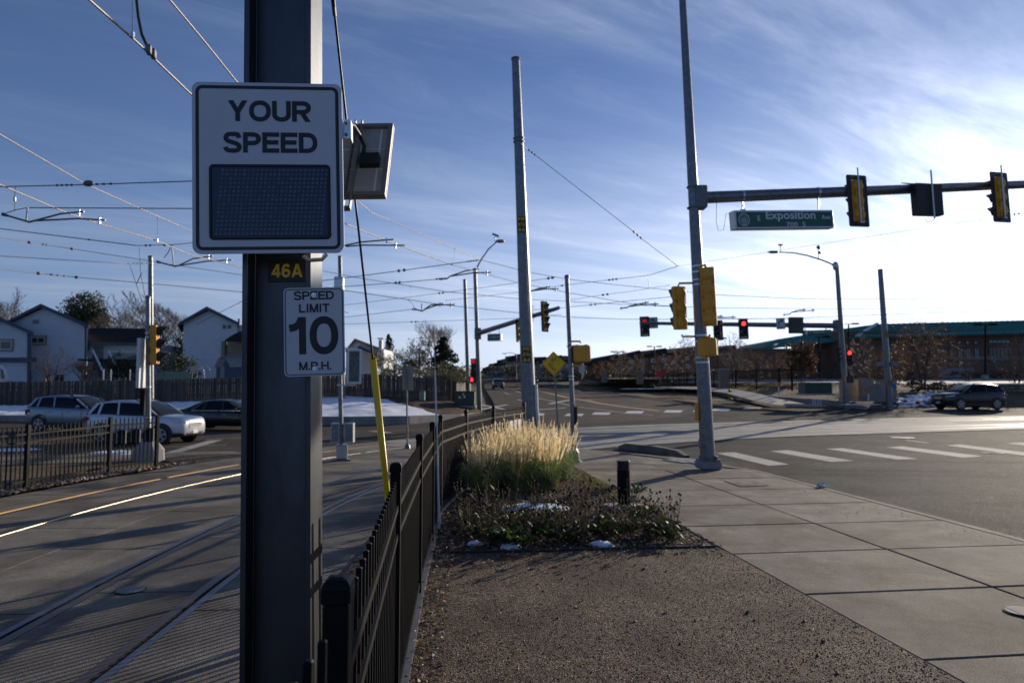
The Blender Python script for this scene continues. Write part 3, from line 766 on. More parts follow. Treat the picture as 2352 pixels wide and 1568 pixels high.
WID = {'O': 1.0, 'Y': .92, 'U': .86, 'R': .88, 'S': .84, 'P': .82, 'E': .78, 'D': .86, 'L': .72, 'I': .26, 'M': .98, 'T': .78, 'H': .86, '.': .24, '1': .46, '0': .78, '4': .72, '6': .70, 'A': .88, '7': .66, '8': .70, 'N': .86, 'B': .82, 'F': .74, ' ': .4}
def letters(s, width, height, t=.19, gap=.11, wid=None):
    """flat lettering filling a width x height box from the origin: list of (polygon, layer)"""
    ws = [(wid or {}).get(c, WID[c]) for c in s]; tot = sum(ws)+gap*(len(s)-1); k = width/tot; out = []; x = 0
    for c, w in zip(s, ws):
        if c != ' ':
            for poly, ly in glyph(c, w, t): out.append(([Vector(((x+p.x)*k, p.y*height)) for p in poly], ly))
        x += w+gap
    return out
def place(polys, O, U, V, z=0.001, mb=None):
    """put flat polygons on a plane with origin O and axes U, V"""
    mb = mb or MB(); O = Vector(O); U = Vector(U); V = Vector(V); Nn = U.cross(V).normalized()
    for poly, ly in polys:
        mb.add([O+U*p.x+V*p.y+Nn*(z+ly*.00025) for p in poly], [tuple(range(len(poly)))])
    return mb
_tc = {}
def outline_text(s, width, height, bold=0.0):
    cu = bpy.data.curves.new('t', 'FONT'); cu.body = s; cu.size = 1; cu.offset = bold; cu.resolution_u = 3
    ob = bpy.data.objects.new('t', cu); COL.objects.link(ob)
    dg = bpy.context.evaluated_depsgraph_get(); me = bpy.data.meshes.new_from_object(ob.evaluated_get(dg))
    xs = [v.co.x for v in me.vertices]; ys = [v.co.y for v in me.vertices]
    x0, x1, y0, y1 = min(xs), max(xs), min(ys), max(ys)
    out = [([Vector(((me.vertices[i].co.x-x0)/(x1-x0)*width, (me.vertices[i].co.y-y0)/(y1-y0)*height)) for i in p.vertices], 0) for p in me.polygons]
    bpy.data.objects.remove(ob); bpy.data.curves.remove(cu); bpy.data.meshes.remove(me)
    return out
def rrect(w, h, r, n=6, cx=0, cy=0):
    out = []
    for sx, sy, a0 in ((1, 1, 0), (-1, 1, 90), (-1, -1, 180), (1, -1, 270)):
        for i in range(n+1):
            a = R(a0+90*i/n); out.append(Vector((cx+sx*(w/2-r)+r*math.cos(a), cy+sy*(h/2-r)+r*math.sin(a))))
    return out
def ring_polys(w, h, r, t, cx=0, cy=0, n=6):
    a = rrect(w, h, r, n, cx, cy); b = rrect(w-2*t, h-2*t, max(r-t, .001), n, cx, cy); k = len(a)
    return [([a[i], a[(i+1) % k], b[(i+1) % k], b[i]], 0) for i in range(k)]
def plate(poly, O, U, V, th):
    O = Vector(O); U = Vector(U); V = Vector(V); Nn = U.cross(V).normalized()
    return MB().prism([O+U*p.x+V*p.y-Nn*th for p in poly], Nn*th)
# ------------------------------------------------------------------ the steel column with the speed signs
def col_point(x, y): return P(x, y, 3.55)
cb = P(0, 885, 3.55); LNC = -.018
colm = thing('steel_column', 'dark wide-flange steel column carrying the speed signs, left of the black fence', 'column', (-1.179, 3.62, 0), (0, LNC, 0))
ch = 9.0
def cbx(name, x0, x1, y0, y1, z0=0.0, z1=ch, m='column'):
    mb = MB(); mb.box(((x0+x1)/2, (y0+y1)/2, (z0+z1)/2), (x1-x0, y1-y0, z1-z0), None, 0, .004)
    return mb.build(name, M[m], colm, True)
hw = .178
cbx('flange', -hw, -hw+.028, -.10, .12); cbx('flange', hw-.028, hw, -.10, .12)
cbx('web', -hw+.028, hw-.028, .0, .018)
cbx('base_plate', -.26, .26, -.2, .22, -.02, .03, 'galv_dark')
mb = MB()
for sx in (-1, 1): mb.tube([(sx*(hw-.031), -.004, .05), (sx*(hw-.031), -.004, ch)], .008, 5)
mb.build('weld_bead', M['column'], colm, True)
# number plate
Z46 = 2.0+(885-638)/FX*3.52
mb = MB(); mb.box((.026, -.009, Z46+.055), (.208, .004, .115)); npl = mb.build('number_plate', M['blackp'], colm, True)
place(letters('46A', .165, .072, .20, .10), (-.056, -.0112, Z46+.02), (1, 0, 0), (0, 0, 1), .001).build('plate_digits', M['gold'], npl, True)
# ---- YOUR SPEED feedback sign
ys = R(6.2); SD = 3.34
def sign_frame(xl, yb, d, yaw, roll=0.0):
    O = P(xl, yb, d); U = Vector((math.cos(yaw)*math.cos(roll), math.sin(yaw), math.sin(roll))); V = Vector((-math.sin(roll)-.012, -.012, 1)).normalized()
    return O, U, (V-U*V.dot(U)).normalized()
O, U, V = sign_frame(442, 583, SD, ys, .030)
SW = (P(788, 390, SD)-P(444, 390, SD)).length*.985; SH = (P(444, 190, SD)-P(444, 583.5, SD)).length
Nf = U.cross(V)
spd = thing('speed_feedback_sign', 'large white YOUR SPEED sign with a dark dotted display window', 'speed sign', O)
plate(rrect(SW, SH, .038, 6, SW/2, SH/2), O, U, V, .012).build('sign_panel', M['wsign'], spd)
place(ring_polys(SW-.034, SH-.034, .034, .0165, SW/2, SH/2), O, U, V, .0012).build('sign_border', M['ink'], spd)
def sx(u): return u*SW
def sy(v): return (1-v)*SH
place(letters('YOUR', sx(.556), SH*.122, .215, .06), O+U*sx(.234)+V*sy(.229), U, V, .0015).build('sign_legend', M['ink'], spd)
place(letters('SPEED', sx(.626), SH*.120, .215, .06), O+U*sx(.204)+V*sy(.414), U, V, .0015).build('sign_legend', M['ink'], spd)
dw, dh = SW*.806, SH*.440; dcx, dcy = sx(.512), sy(.702)
place([(rrect(dw, dh, .022, 5, dcx, dcy), 0)], O, U, V, .0015).build('window_surround', M['ink'], spd)
mb = MB(); c = O+U*dcx+V*dcy
for cu_, cv_, w_, h_ in ((0, dh/2-.008, dw-.03, .007), (0, -dh/2+.008, dw-.03, .007), (-dw/2+.008, 0, .007, dh-.03), (dw/2-.008, 0, .007, dh-.03)):
    p = c+U*cu_+V*cv_+Nf*.005; rot = Matrix((U, Nf*-1, V)).transposed(); mb.box(p, (w_, .007, h_), rot)
stuff(mb.build('window_bead', M['blackp'], spd))
disp = place([(rrect(dw-.032, dh-.032, .008, 4, dcx, dcy), 0)], O, U, V, .0022).build('display_window', M['display'], spd)
led = MB().disc((0, 0, 0), .0072, (0, -1, 0), 10).mesh('led', M['led'])
extra = MB(); nled = 0
Rm = Matrix((U, -Nf, V)).transposed().to_4x4()
rows, cols = 16, 25; gx, gy = (dw-.085)/24, (dh-.062)/15
for r in range(rows):
    for q in range(cols):
        u = dcx-dw/2+.052+q*gx-.0022*(r-7); v = dcy+dh/2-.031-r*gy
        p = O+U*u+V*v+Nf*.0032
        if nled < 300:
            ob = link('led', led, disp); ob.matrix_local = Matrix.Translation(p-spd.location) @ Rm
        else: extra.disc(p, .0072, Nf, 10)
        nled += 1
stuff(extra.build('led_field', M['led'], disp))
# housing and brackets behind
mb = MB(); rot = Matrix((U, -Nf, V)).transposed(); mb.box(O+U*SW/2+V*SH/2-Nf*.05, (SW*.8, .07, SH*.82), rot, 0, .01); mb.build('housing', M['alu'], spd)
mb = MB(); mb.box(O+U*(SW+.005)+V*(SH*.745)-Nf*.07, (.07, .08, .10), rot); mb.build('mounting_bracket', M['zinc'], spd)
mb = MB()
for dv in (-.03, .03): mb.disc(O+U*(SW+.015)+V*(SH*.745+dv)-Nf*.028, .008, Nf, 8, 0, .006)
mb.build('bracket_bolts', M['galv_dark'], spd)
mb = MB(); mb.tube([O+U*(SW*.70)-V*.0-Nf*.10, O+U*(SW*.74)-V*.022-Nf*.09, O+U*(SW*.83)-V*.018-Nf*.09, O+U*(SW*.86)+V*.01-Nf*.1], .011, 8); mb.build('flexible_conduit', M['grey'], spd)
# ---- SPEED LIMIT 10
O, U, V = sign_frame(653, 865.5, 3.40, R(4), .030)
w_, h_ = (P(788, 765, 3.4)-P(650.5, 765, 3.4)).length, (P(650, 662, 3.4)-P(650, 865.5, 3.4)).length
sl = thing('speed_limit_sign', 'small white SPEED LIMIT 10 M.P.H. sign bolted to the steel column', 'speed limit sign', O)
plate(rrect(w_, h_, .024, 6, w_/2, h_/2), O, U, V, .003).build('sign_panel', M['wsign2'], sl)
place(ring_polys(w_-.013, h_-.013, .021, .0042, w_/2, h_/2), O, U, V, .001).build('sign_border', M['ink'], sl)
LT = .195
place(letters('SPEED', w_*.66, h_*.098, LT, .075), O+U*w_*.172+V*h_*.862, U, V, .0014).build('sign_legend', M['ink'], sl)
place(letters('LIMIT', w_*.50, h_*.098, LT, .11), O+U*w_*.255+V*h_*.718, U, V, .0014).build('sign_legend', M['ink'], sl)
place(letters('10', w_*.79, h_*.42, .195, .10, {'1': .44, '0': .80}), O+U*w_*.105+V*h_*.248, U, V, .0014).build('sign_legend', M['ink'], sl)
place(letters('M.P.H.', w_*.53, h_*.093, .18, .08), O+U*w_*.245+V*h_*.070, U, V, .0014).build('sign_legend', M['ink'], sl)
Nf = U.cross(V)
for v in (.915, .085):
    mb = MB(); c = O+U*w_*.50+V*h_*v
    mb.disc(c+Nf*.001, .0125, Nf, 16, 0, .002); mb.disc(c+Nf*.003, .007, Nf, 6, 0, .005); mb.build('washer_bolt', M['zinc'], sl)
# ---- solar panel behind the sign
d = 4.45
pts = [P(738, 291, d+.0), P(887, 289, d+.0), P(901, 449, d-.30), P(744, 452, d-.30)]
sp_ = thing('solar_panel', 'small solar panel seen from the back, mounted beside the YOUR SPEED sign', 'solar panel', pts[3])
a, b, c, d_ = pts; pu = (b-a).normalized(); pw = (a-d_); ph = pw.length; pw = (pw-pu*pw.dot(pu)).normalized(); pn = pu.cross(pw)
pW = (b-a).length; fr = .03
if pn.y > 0: pn = -pn
rot = Matrix((pu, -pn, pw)).transposed(); ctr = (a+b+c+d_)/4
for nm, cc, s_ in (('frame_side', (-pW/2+fr/2, 0), (fr, .035, ph)), ('frame_side', (pW/2-fr/2, 0), (fr, .035, ph)), ('frame_side', (0, ph/2-fr/2), (pW-2*fr, .035, fr)), ('frame_side', (0, -ph/2+fr/2), (pW-2*fr, .035, fr))):
    mb = MB(); mb.box(ctr+pu*cc[0]+pw*cc[1], s_, rot); mb.build(nm, M['brownalu'], sp_)
mb = MB(); mb.box(ctr-pn*.02, (pW+.006, .006, ph+.006), rot); mb.build('glass_face', M['alu'], sp_)
mb = MB(); mb.box(ctr-pn*.008, (pW-2*fr, .006, ph-2*fr), rot); mb.build('back_sheet', M['cells'], sp_)
for k in (-.30, .03, .33):
    mb = MB(); mb.box(ctr-pn*.0035+pu*(k*pW), (.012, .003, ph-2.4*fr), rot); mb.build('cell_gap', M['cellbar'], sp_)
for k in (-.13, .15):
    mb = MB(); mb.box(ctr-pn*.0030+pw*(k*ph), (pW-2.4*fr, .003, .006), rot); mb.build('cell_gap', M['cellbar'], sp_)
mb = MB(); mb.box(ctr+pu*pW*.22-pw*.03+pn*.025, (.125, .05, .095), rot, 0, .006); mb.build('junction_box', M['blackp'], sp_)
jb = ctr+pu*pW*.12+pw*.03+pn*.03
mb = MB(); mb.tube([P(795, 283, 3.6), P(812, 288, 4.0), P(826, 310, 4.2), jb+pw*.06, jb], .0125, 8); mb.build('power_cable', M['cable'], sp_)
mb = MB()
for s_ in (-.022, .022): mb.box(ctr+pu*(-pW*.02+s_)-pw*.05+pn*.02, (.008, .04, ph*1.2), rot)
mb.box(ctr+pu*(-pW*.02)-pw*(.05+ph*.6)+pn*.02, (.052, .04, .008), rot); mb.build('tilt_bracket', M['brownalu'], sp_)
mb = MB(); mb.bar(ctr+pn*.03-pu*pW*.3, P(728, 380, 3.8), .05, .05); mb.build('support_arm', M['alu'], sp_)
# ---- guy wire with yellow guard
ga = G(889, 1150, -.02)
ga = Vector(((889.5-1176)/FX*6.35, 6.35, -.02))
def gy_at(x, y, dd): return P(x, y, dd)
gt = P(856, 822, 5.62); gm = P(888, 1120, 6.25); g0 = P(765, 0, 4.25); g00 = P(748, -160, 4.0)
gw = thing('guy_wire', 'steel guy wire with a yellow plastic guard, behind the black fence', 'guy wire', Vector((gm.x+.03, 6.4, 0)))
gbase = gm+(gm-gt)*((gm.z+.02)/(gt.z-gm.z))
mb = MB(); mb.tube([gbase, gm, gt, gt.lerp(g0, .5), g0, g00], .0085, 7); mb.build('wire_rope', M['cable'], gw)
gd = MB(); ax = (gt-gbase).normalized(); prof = [(gbase+ax*.25), gt]
u_ = ax.orthogonal().normalized(); w2 = ax.cross(u_)
vs = []
for p, r_ in ((prof[0], .026), (prof[1], .030)):
    for rr_ in (r_, r_-.004):
        for i in range(14):
            a_ = 2*math.pi*i/14; vs.append(p+(u_*math.cos(a_)+w2*math.sin(a_))*rr_)
fs = []
for i in range(14):
    j = (i+1) % 14; fs += [(i, j, 28+j, 28+i), (14+j, 14+i, 42+i, 42+j), (28+i, 28+j, 42+j, 42+i)]
gd.add(vs, fs, 0, True); gd.build('plastic_guard', M['yplas'], gw)
mb = MB(); mb.tube([g0.lerp(g00, -.25), g0.lerp(g00, .35), g00], [.013, .016, .016], 7); mb.build('wire_grip', M['cable'], gw)

# ------------------------------------------------------------------ picket fences
def cap_post(mb, p, w, h, rot=0):
    mb.box((p[0], p[1], p[2]+h/2), (w, w, h), rot, 0, .003)
def fence(name, label, cat, pts, heights, m, pw, pick, gap, rails, hp, dome=True, npk=None):
    """ornamental picket fence: posts at pts, pickets between, rails at the given heights"""
    f = thing(name, label, cat, pts[0])
    post = {}
    for i, p in enumerate(pts):
        q = pts[min(i+1, len(pts)-1)]-pts[max(i-1, 0)]; a = math.atan2(q.y, q.x); H = heights[i]+.05
        mb = MB(); mb.box(p+Vector((0, 0, H/2)), (pw, pw, H), a, 0, .004)
        po = mb.build('post', m, f)
        if dome:
            mb = MB(); w = pw*1.14
            mb.box(p+Vector((0, 0, H+.018)), (w, w, .035), a, 0, .004)
            mb.add([], [])
            vs = []
            rm = Matrix.Rotation(a, 3, 'Z')
            for z, k in ((0, 1), (.012, .93), (.022, .72), (.027, .35)):
                for cx_, cy_ in ((-1, -1), (1, -1), (1, 1), (-1, 1)): vs.append(p+Vector((0, 0, H+.035+z))+rm @ Vector((cx_*w/2*k, cy_*w/2*k, 0)))
            fs = [(12, 13, 14, 15)]
            for r_ in range(3):
                for k in range(4): fs.append((r_*4+k, r_*4+(k+1) % 4, r_*4+4+(k+1) % 4, r_*4+4+k))
            mb.add(vs, fs); mb.build('post_cap', m, po)
    n_p = 0; pk_mesh = {}
    for i in range(len(pts)-1):
        a, b = pts[i], pts[i+1]; L_ = (b-a); ln = math.hypot(L_.x, L_.y); t = L_/ln; ang = math.atan2(L_.y, L_.x)
        nrm = Vector((-t.y, t.x, 0)).normalized()
        for z in rails:
            za, zb = (heights[i]-z if z > .35 else z), (heights[i+1]-z if z > .35 else z)
            if z > .35: za, zb = heights[i]-(z-1), heights[i+1]-(z-1)
            mb = MB(); mb.bar(a+t*pw*.5+Vector((0, 0, za)), b-t*pw*.5+Vector((0, 0, zb)), .038, .036)
            mb.build('rail', m, f)
        k = int(round((ln-pw)/gap))
        for j in range(1, k):
            s_ = (pw*.5+(ln-pw)*j/k)/ln; p = a+L_*s_; H = heights[i]+(heights[i+1]-heights[i])*s_
            key = round(H, 2)
            if key not in pk_mesh:
                q = MB(); q.box((0, 0, key/2+.03), (pick, pick, key-.06)); q.box((0, 0, key+.003), (pick*1.08, pick*1.08, .012), None, 0, .004); pk_mesh[key] = q.mesh('picket', m)
            ob = link('picket', pk_mesh[key], f); ob.location = p-f.location; ob.rotation_euler = (0, 0, ang); n_p += 1
    return f
PRE = Vector((FN[0].x+.04, FN[0].y-2.3, 0))
npts = [PRE]+[Vector((p.x, p.y, p.z)) for p in FN]
nf = fence('picket_fence', 'black ornamental picket fence curving along the gravel and the reed grass', 'fence', npts, [1.42]*len(npts), M['black'], .063, .0185, .112, (1.16, 1.33, .10), 1.42)
# mow strip under the fence
for (a, b) in zip(npts[1:], npts[2:]):
    mb = MB(); mb.bar(a+Vector((.03, 0, .01)), b+Vector((.03, 0, .01)), .05, .03); mb.build('base_strip', M['galv_dark'], nf)
# notices tied to the fence
fa, fb = npts[-2], npts[-1]; fu = (fb-fa).normalized(); fnr = Vector((fu.y, -fu.x, 0))
for k, (s_, lab, red) in enumerate(((.50, 'small white notice on the fence panel by the big pole, leftmost of three', 0), (.64, 'small white notice with red print, middle of the three on the fence', 1), (.78, 'small white notice on the fence, rightmost of three beside the big pole', 0))):
    c = fa.lerp(fb, s_)+fnr*.03; t = thing('fence_notice', lab, 'notice', c+Vector((0, 0, .70)), None, 'notices on the fence')
    plate(rrect(.26, .42, .02, 3, 0, .21), c+Vector((0, 0, .70)), fu, Vector((0, 0, 1)), .004).build('notice_board', M['wsign2'], t)
    mb = MB()
    for j in range(3 if not red else 2): mb.box(c+Vector((0, 0, .82+j*.045))+fnr*.003, (.16-.03*j, .012, .002) if False else (.15, .002, .012), math.atan2(fu.y, fu.x))
    stuff(mb.build('print_lines', M['grey'], t))
    if red:
        mb = MB(); mb.disc(c+Vector((0, 0, 1.02))+fnr*.003, .055, fnr, 14, 0, .002); mb.build('red_symbol', M['redflag'], t)
# bronze fence across the tracks
lf = [Vector((-9.95, 9.2, 0)), Vector((-9.78, 11.4, 0)), Vector((-9.58, 13.6, 0)), Vector((-9.30, 15.9, 0)), Vector((-8.86, 17.15, 0))]
lfz = [Vector((p.x, p.y, -.02)) for p in lf]
fence('picket_fence', 'dark bronze picket fence beyond the tracks at the left edge', 'fence', lfz, [1.20, 1.20, 1.20, 1.24, 1.24], M['bronze'], .075, .022, .115, (1.14, 1.30, .14), 1.2, False)
# three dark boxes tied to it
for k, s_ in enumerate((.18, .48, .78)):
    p = lfz[3].lerp(lfz[4], s_)
    t = thing('fence_box', ('dark ribbed box clipped inside the bronze fence, left one of three', 'dark ribbed box clipped inside the bronze fence, middle one of three', 'dark ribbed box clipped inside the bronze fence, right one of three')[k], 'box', p+Vector((0, .06, .62)), None, 'boxes on the bronze fence')
    mb = MB(); mb.box((0, 0, .19), (.26, .07, .34), None, 0, .02); mb.build('box_body', M['blackp'], t, True)
    for j in range(2): mb = MB(); mb.box((-.06+.12*j, -.04, .19), (.02, .015, .30)); mb.build('rib', M['alu'], t, True)
# white fibreglass marker post
wb = G(1009, 1218, -.01); wt = P(996.5, 748, wb.y)
mk = thing('marker_post', 'tall thin white fibreglass marker pole leaning against the black fence', 'marker pole', wb)
mid = wb.lerp(wt, .78)
MB().tube([wb, mid], [.016, .011], 8).build('lower_rod', M['vinyl'], mk); MB().tube([mid, wt], [.006, .003], 6).build('whip_tip', M['grey'], mk)
# path light
bp = G(1434, 1165, 0)
bl = thing('bollard_light', 'black cylindrical bollard light with louvred head in the mulch bed', 'bollard light', bp, (0, LEAN*.4, 0))
MB().tube([(0, 0, 0), (0, 0, .62)], .108, 20).build('tube_body', M['black'], bl, True)
for k in range(4):
    MB().tube([(0, 0, .635+k*.027), (0, 0, .648+k*.027)], .109, 20).build('louvre_ring', M['black'], bl, True)
MB().tube([(0, 0, .62), (0, 0, .75)], .075, 14).build('inner_core', M['grey'], bl, True)
for a in range(4): MB().box((.098*math.cos(a*1.57+.6), .098*math.sin(a*1.57+.6), .685), (.014, .014, .14)).build('louvre_strut', M['black'], bl, True)
MB().tube([(0, 0, .745), (0, 0, .76), (0, 0, .766)], [.113, .113, .105], 20).build('cap', M['black'], bl, True)
ft = MB(); ft.box((-.02, 0, .015), (.62, .42, .07), .25, 0, .01); ft.build('concrete_foot', M['concw'], bl, True)
# ------------------------------------------------------------------ poles and signals
def number_tag(parent, p, w, h, lines, yaw=0.0):
    """black tag with yellow digits strapped to a pole (world point p = centre, facing -Y)"""
    U = Vector((math.cos(yaw), math.sin(yaw), 0)); V = Vector((LEAN, 0, 1)).normalized()
    tgm = plate(rrect(w, h, .01, 2), p, U, V, .006); tg = tgm.build('pole_number_tag', M['blackp'], parent)
    n = len(lines); lh = h/n; mb = MB()
    for i, s in enumerate(lines):
        place(letters(s, w*.78, lh*.68, .2, .12), p-U*w*.39+V*(h/2-lh*(i+.84)), U, V, .002, mb)
    mb.build('tag_digits', M['gold'], tg)
def steel_pole(name, label, cat, base, H, r0, r1, m='galv', cap=True, group=None, basekind=None, n=12):
    t = thing(name, label, cat, base, None, group)
    mb = MB(); mb.tube([up(base, -.1), up(base, H*.33), up(base, H*.66), up(base, H)], [r0, r0+(r1-r0)*.33, r0+(r1-r0)*.66, r1], n)
    mb.build('pole_shaft', M[m], t)
    if cap:
        mb = MB(); mb.tube([up(base, H-.01), up(base, H+.04), up(base, H+.07)], [r1*1.15, r1*1.15, r1*.6], n); mb.build('pole_cap', M['galv_dark'], t)
    return t
def strap(t, base, h, r, m='alu'):
    MB().tube([up(base, h), up(base, h+.035)], r, 12).build('steel_strap', M[m], t)
# big catenary pole by the fence end
Ab = Vector(((1219-1176)/FX*19.6, 19.6, -.02)); AH = (P(1178, 137, 19.6).z+.02)
polA = steel_pole('catenary_pole', 'tall thick galvanised pole at the end of the black fence, behind the reed grass', 'utility pole', Ab, AH, .22, .115, n=16)
for yp in (517, 813):
    q = P(1176+ (1219-1176) + (yp-985)*.0436, yp, 19.6); hh = q.z
    r_ = .22+(.115-.22)*hh/AH; c = up(Ab, hh)+Vector((-.02, -r_-.004, 0)); number_tag(polA, c, .24, .47, ('PR', '870', '84'))
for yp in (318, 326): strap(polA, Ab, P(1190, yp, 19.6).z, .165, 'galv_dark')
dl = thing('delineator_post', 'white flexible delineator post leaning beside the big pole', 'delineator', Vector((Ab.x+.32, Ab.y-.1, 0)))
MB().tube([Ab+Vector((.30, -.1, 0)), Ab+Vector((.16, -.1, 1.35)), Ab+Vector((.14, -.1, 2.05))], [.06, .055, .05], 8).build('post_tube', M['vinyl'], dl)
# warning sign for cyclists
db = Vector(((1283-1176)/FX*23.2, 23.2, RO)); dt = P(1272, 835, 23.2)
ws = thing('cyclist_warning_sign', 'yellow diamond sign with a falling cyclist over rails, on a thin post', 'warning sign', db)
MB().bar(db, Vector((dt.x, dt.y+.03, dt.z+.3)), .055, .035, 0, (0, 1, 0)).build('sign_post', M['galv'], ws)
U = Vector((1, .06, .035)).normalized(); V = Vector((-.035, 0, 1)).normalized(); hd = .405
dq = rrect(.60, .60, .04, 4); rt = math.pi/4
dq = [Vector((p.x*math.cos(rt)-p.y*math.sin(rt), p.x*math.sin(rt)+p.y*math.cos(rt))) for p in dq]
plate(dq, dt, U, V, .004).build('sign_panel', M['diamond'], ws)
rg = ring_polys(.565, .565, .03, .012)
rg = [([Vector((p.x*math.cos(rt)-p.y*math.sin(rt), p.x*math.sin(rt)+p.y*math.cos(rt))) for p in poly], 0) for poly, _ in rg]
place(rg, dt, U, V, .001).build('sign_border', M['ink'], ws)
art = []; 
def stroke(pts, t, closed=False):
    for poly in ribbon(pts, t, closed): art.append((poly, 0))
stroke(ell(-.075, .045, .072, .072, 0, 360, 18)[:-1], .013, True); stroke(ell(.125, .13, .072, .072, 0, 360, 18)[:-1], .013, True)
stroke([(-.075, .045), (-.05, .15), (.06, .19), (.125, .13)], .013); stroke([(-.05, .15), (.03, .09), (.06, .19)], .013); stroke([(-.075, .045), (.03, .09)], .012)
stroke([(-.09, .18), (-.03, .17)], .014); stroke([(.02, .215), (.075, .235)], .014)
stroke(cat2([(-.06, -.03), (.0, -.07), (.03, -.09), (.02, -.14)], 4), .008); stroke(cat2([(.06, .0), (.12, -.03), (.19, -.06), (.19, -.10)], 4), .008)
for k in range(7):
    cx_, cy_ = -.17+k*.034, -.055-k*.034
    stroke([(cx_-.032, cy_-.028), (cx_+.028, cy_+.03)], .015)
stroke([(-.20, -.05), (.05, -.29)], .010); stroke([(-.15, -.01), (.10, -.25)], .010)
place(art, dt+Vector((0, 0, .02)), U, V, .002).build('cyclist_symbol', M['ink'], ws)
for s_ in (.31, -.31): MB().disc(dt+V*s_-Vector((0, .004, 0)), .014, (0, -1, 0), 8, 0, .004).build('bolt', M['galv_dark'], ws)

# ---- signal heads (local frame: lenses face -Y, origin at the top centre of the housing)
SEC = .355
def signal_head(name, label, p, yaw, n=3, lit=None, backplate=True, bulge=True, group=None, housing='yellow', scale=1.0, visor=True, rod=True, dim=False, lean=True):
    t = thing(name, label, 'traffic signal', p, yaw_tilt(yaw, lean), group)
    H = SEC*n; w = .345
    mb = MB()
    for i in range(n):
        zc = -SEC*(i+.5)
        mb.box((0, 0, zc), (w, .12, SEC*.985), None, 0, .012)
        if bulge:
            vs = []; fs = []; K = 10
            for k, (y, r_) in enumerate(((.06, .150), (.10, .148), (.135, .12), (.15, .07))):
                for j in range(K):
                    a = 2*math.pi*j/K; vs.append((math.cos(a)*r_, y, zc+math.sin(a)*r_*1.08))
            for k in range(3):
                for j in range(K): fs.append((k*K+(j+1) % K, k*K+j, k*K+K+j, k*K+K+(j+1) % K))
            fs.append(tuple(range(3*K, 4*K)))
            mb.add(vs, fs, 0, True)
    if bulge: mb.box((0, .085, -H/2), (w*.55, .06, H*.97), None, 0, .015)
    mb.build('housing', M[housing], t, True)
    for i in range(n):
        zc = -SEC*(i+.5)
        mb = MB(); vs = []; K = 14
        for k, (y, r_) in enumerate(((-.061, .148), (-.075, .10), (-.08, .03))):
            for j in range(K):
                a = 2*math.pi*j/K; vs.append((math.cos(a)*r_, y, zc+math.sin(a)*r_))
        fs = [(k*K+j, k*K+(j+1) % K, k*K+K+(j+1) % K, k*K+K+j) for k in range(2) for j in range(K)]+[tuple(range(2*K, 3*K))]
        mb.add(vs, fs, 0, True)
        mb.build('lens', (M['lensreddim'] if dim else M['lensred']) if lit == i else M['lensdark'], t, True)
        if visor:
            mb = MB(); vs = []; K = 12; a0, a1 = R(-40), R(220)
            for y, kk in ((-.06, 1), (-.30, 1)):
                for r_ in (.158, .153):
                    for j in range(K+1):
                        a = a0+(a1-a0)*j/K
                        yy = y if y > -.1 else -.13-.17*max(0, math.sin(a))
                        vs.append((math.cos(a)*r_, yy, zc+math.sin(a)*r_))
            n1 = K+1; fs = []
            for j in range(K):
                fs += [(j, j+1, 2*n1+j+1, 2*n1+j), (n1+j+1, n1+j, 3*n1+j, 3*n1+j+1), (2*n1+j, 2*n1+j+1, 3*n1+j+1, 3*n1+j)]
            mb.add(vs, fs, 0, True); mb.build('visor', M['blackp'], t, True)
    if backplate:
        bw, bh = .62, H+.26; pl_ = MB(); o = rrect(bw, bh, .05, 4, 0, -H/2); i_ = rrect(w+.006, H+.006, .01, 4, 0, -H/2); k = len(o)
        vs = [(p_.x, .035, p_.y) for p_ in o]+[(p_.x, .035, p_.y) for p_ in i_]+[(p_.x, .048, p_.y) for p_ in o]+[(p_.x, .048, p_.y) for p_ in i_]
        fs = []
        for j in range(k):
            q = (j+1) % k; fs += [(j, q, k+q, k+j), (3*k+j, 3*k+q, 2*k+q, 2*k+j), (2*k+j, 2*k+q, q, j)]
        pl_.add(vs, fs); pl_.build('backplate', M['blackp'], t, True)
    if rod:
        MB().tube([(.06, .17, .28), (.06, .17, -H-.05)], .018, 6).build('mounting_tube', M['alu'], t, True)
        MB().box((.03, .12, -H-.04), (.10, .10, .03)).build('mount_clip', M['alu'], t, True)
    return t
def ped_head(name, label, p, yaw, lit=False, lean=True):
    t = thing(name, label, 'pedestrian signal', p, yaw_tilt(yaw, lean))
    MB().box((0, 0, 0), (.44, .20, .44), None, 0, .035).build('case', M['yellow'], t, True)
    MB().box((0, -.115, 0), (.46, .045, .47), None, 0, .02).build('visor_frame', M['blackp'], t, True)
    MB().box((0, -.139, 0), (.38, .004, .38)).build('display_face', M['lensdark'], t, True)
    if lit:
        mb = MB()
        mb.box((-.08, -.143, -.04), (.13, .004, .14))
        for k in range(4): mb.box((-.13+k*.034, -.143, .09), (.024, .004, .12))
        mb.box((.01, -.143, .0), (.03, .004, .10), Matrix.Rotation(.5, 3, 'Y')); mb.build('hand_symbol', M['lensred'], t, True)
    for s_ in (-.12, .12): MB().box((s_, .0, .225), (.05, .12, .03), None, 0, .006).build('lug', M['yellow'], t, True)
    return t
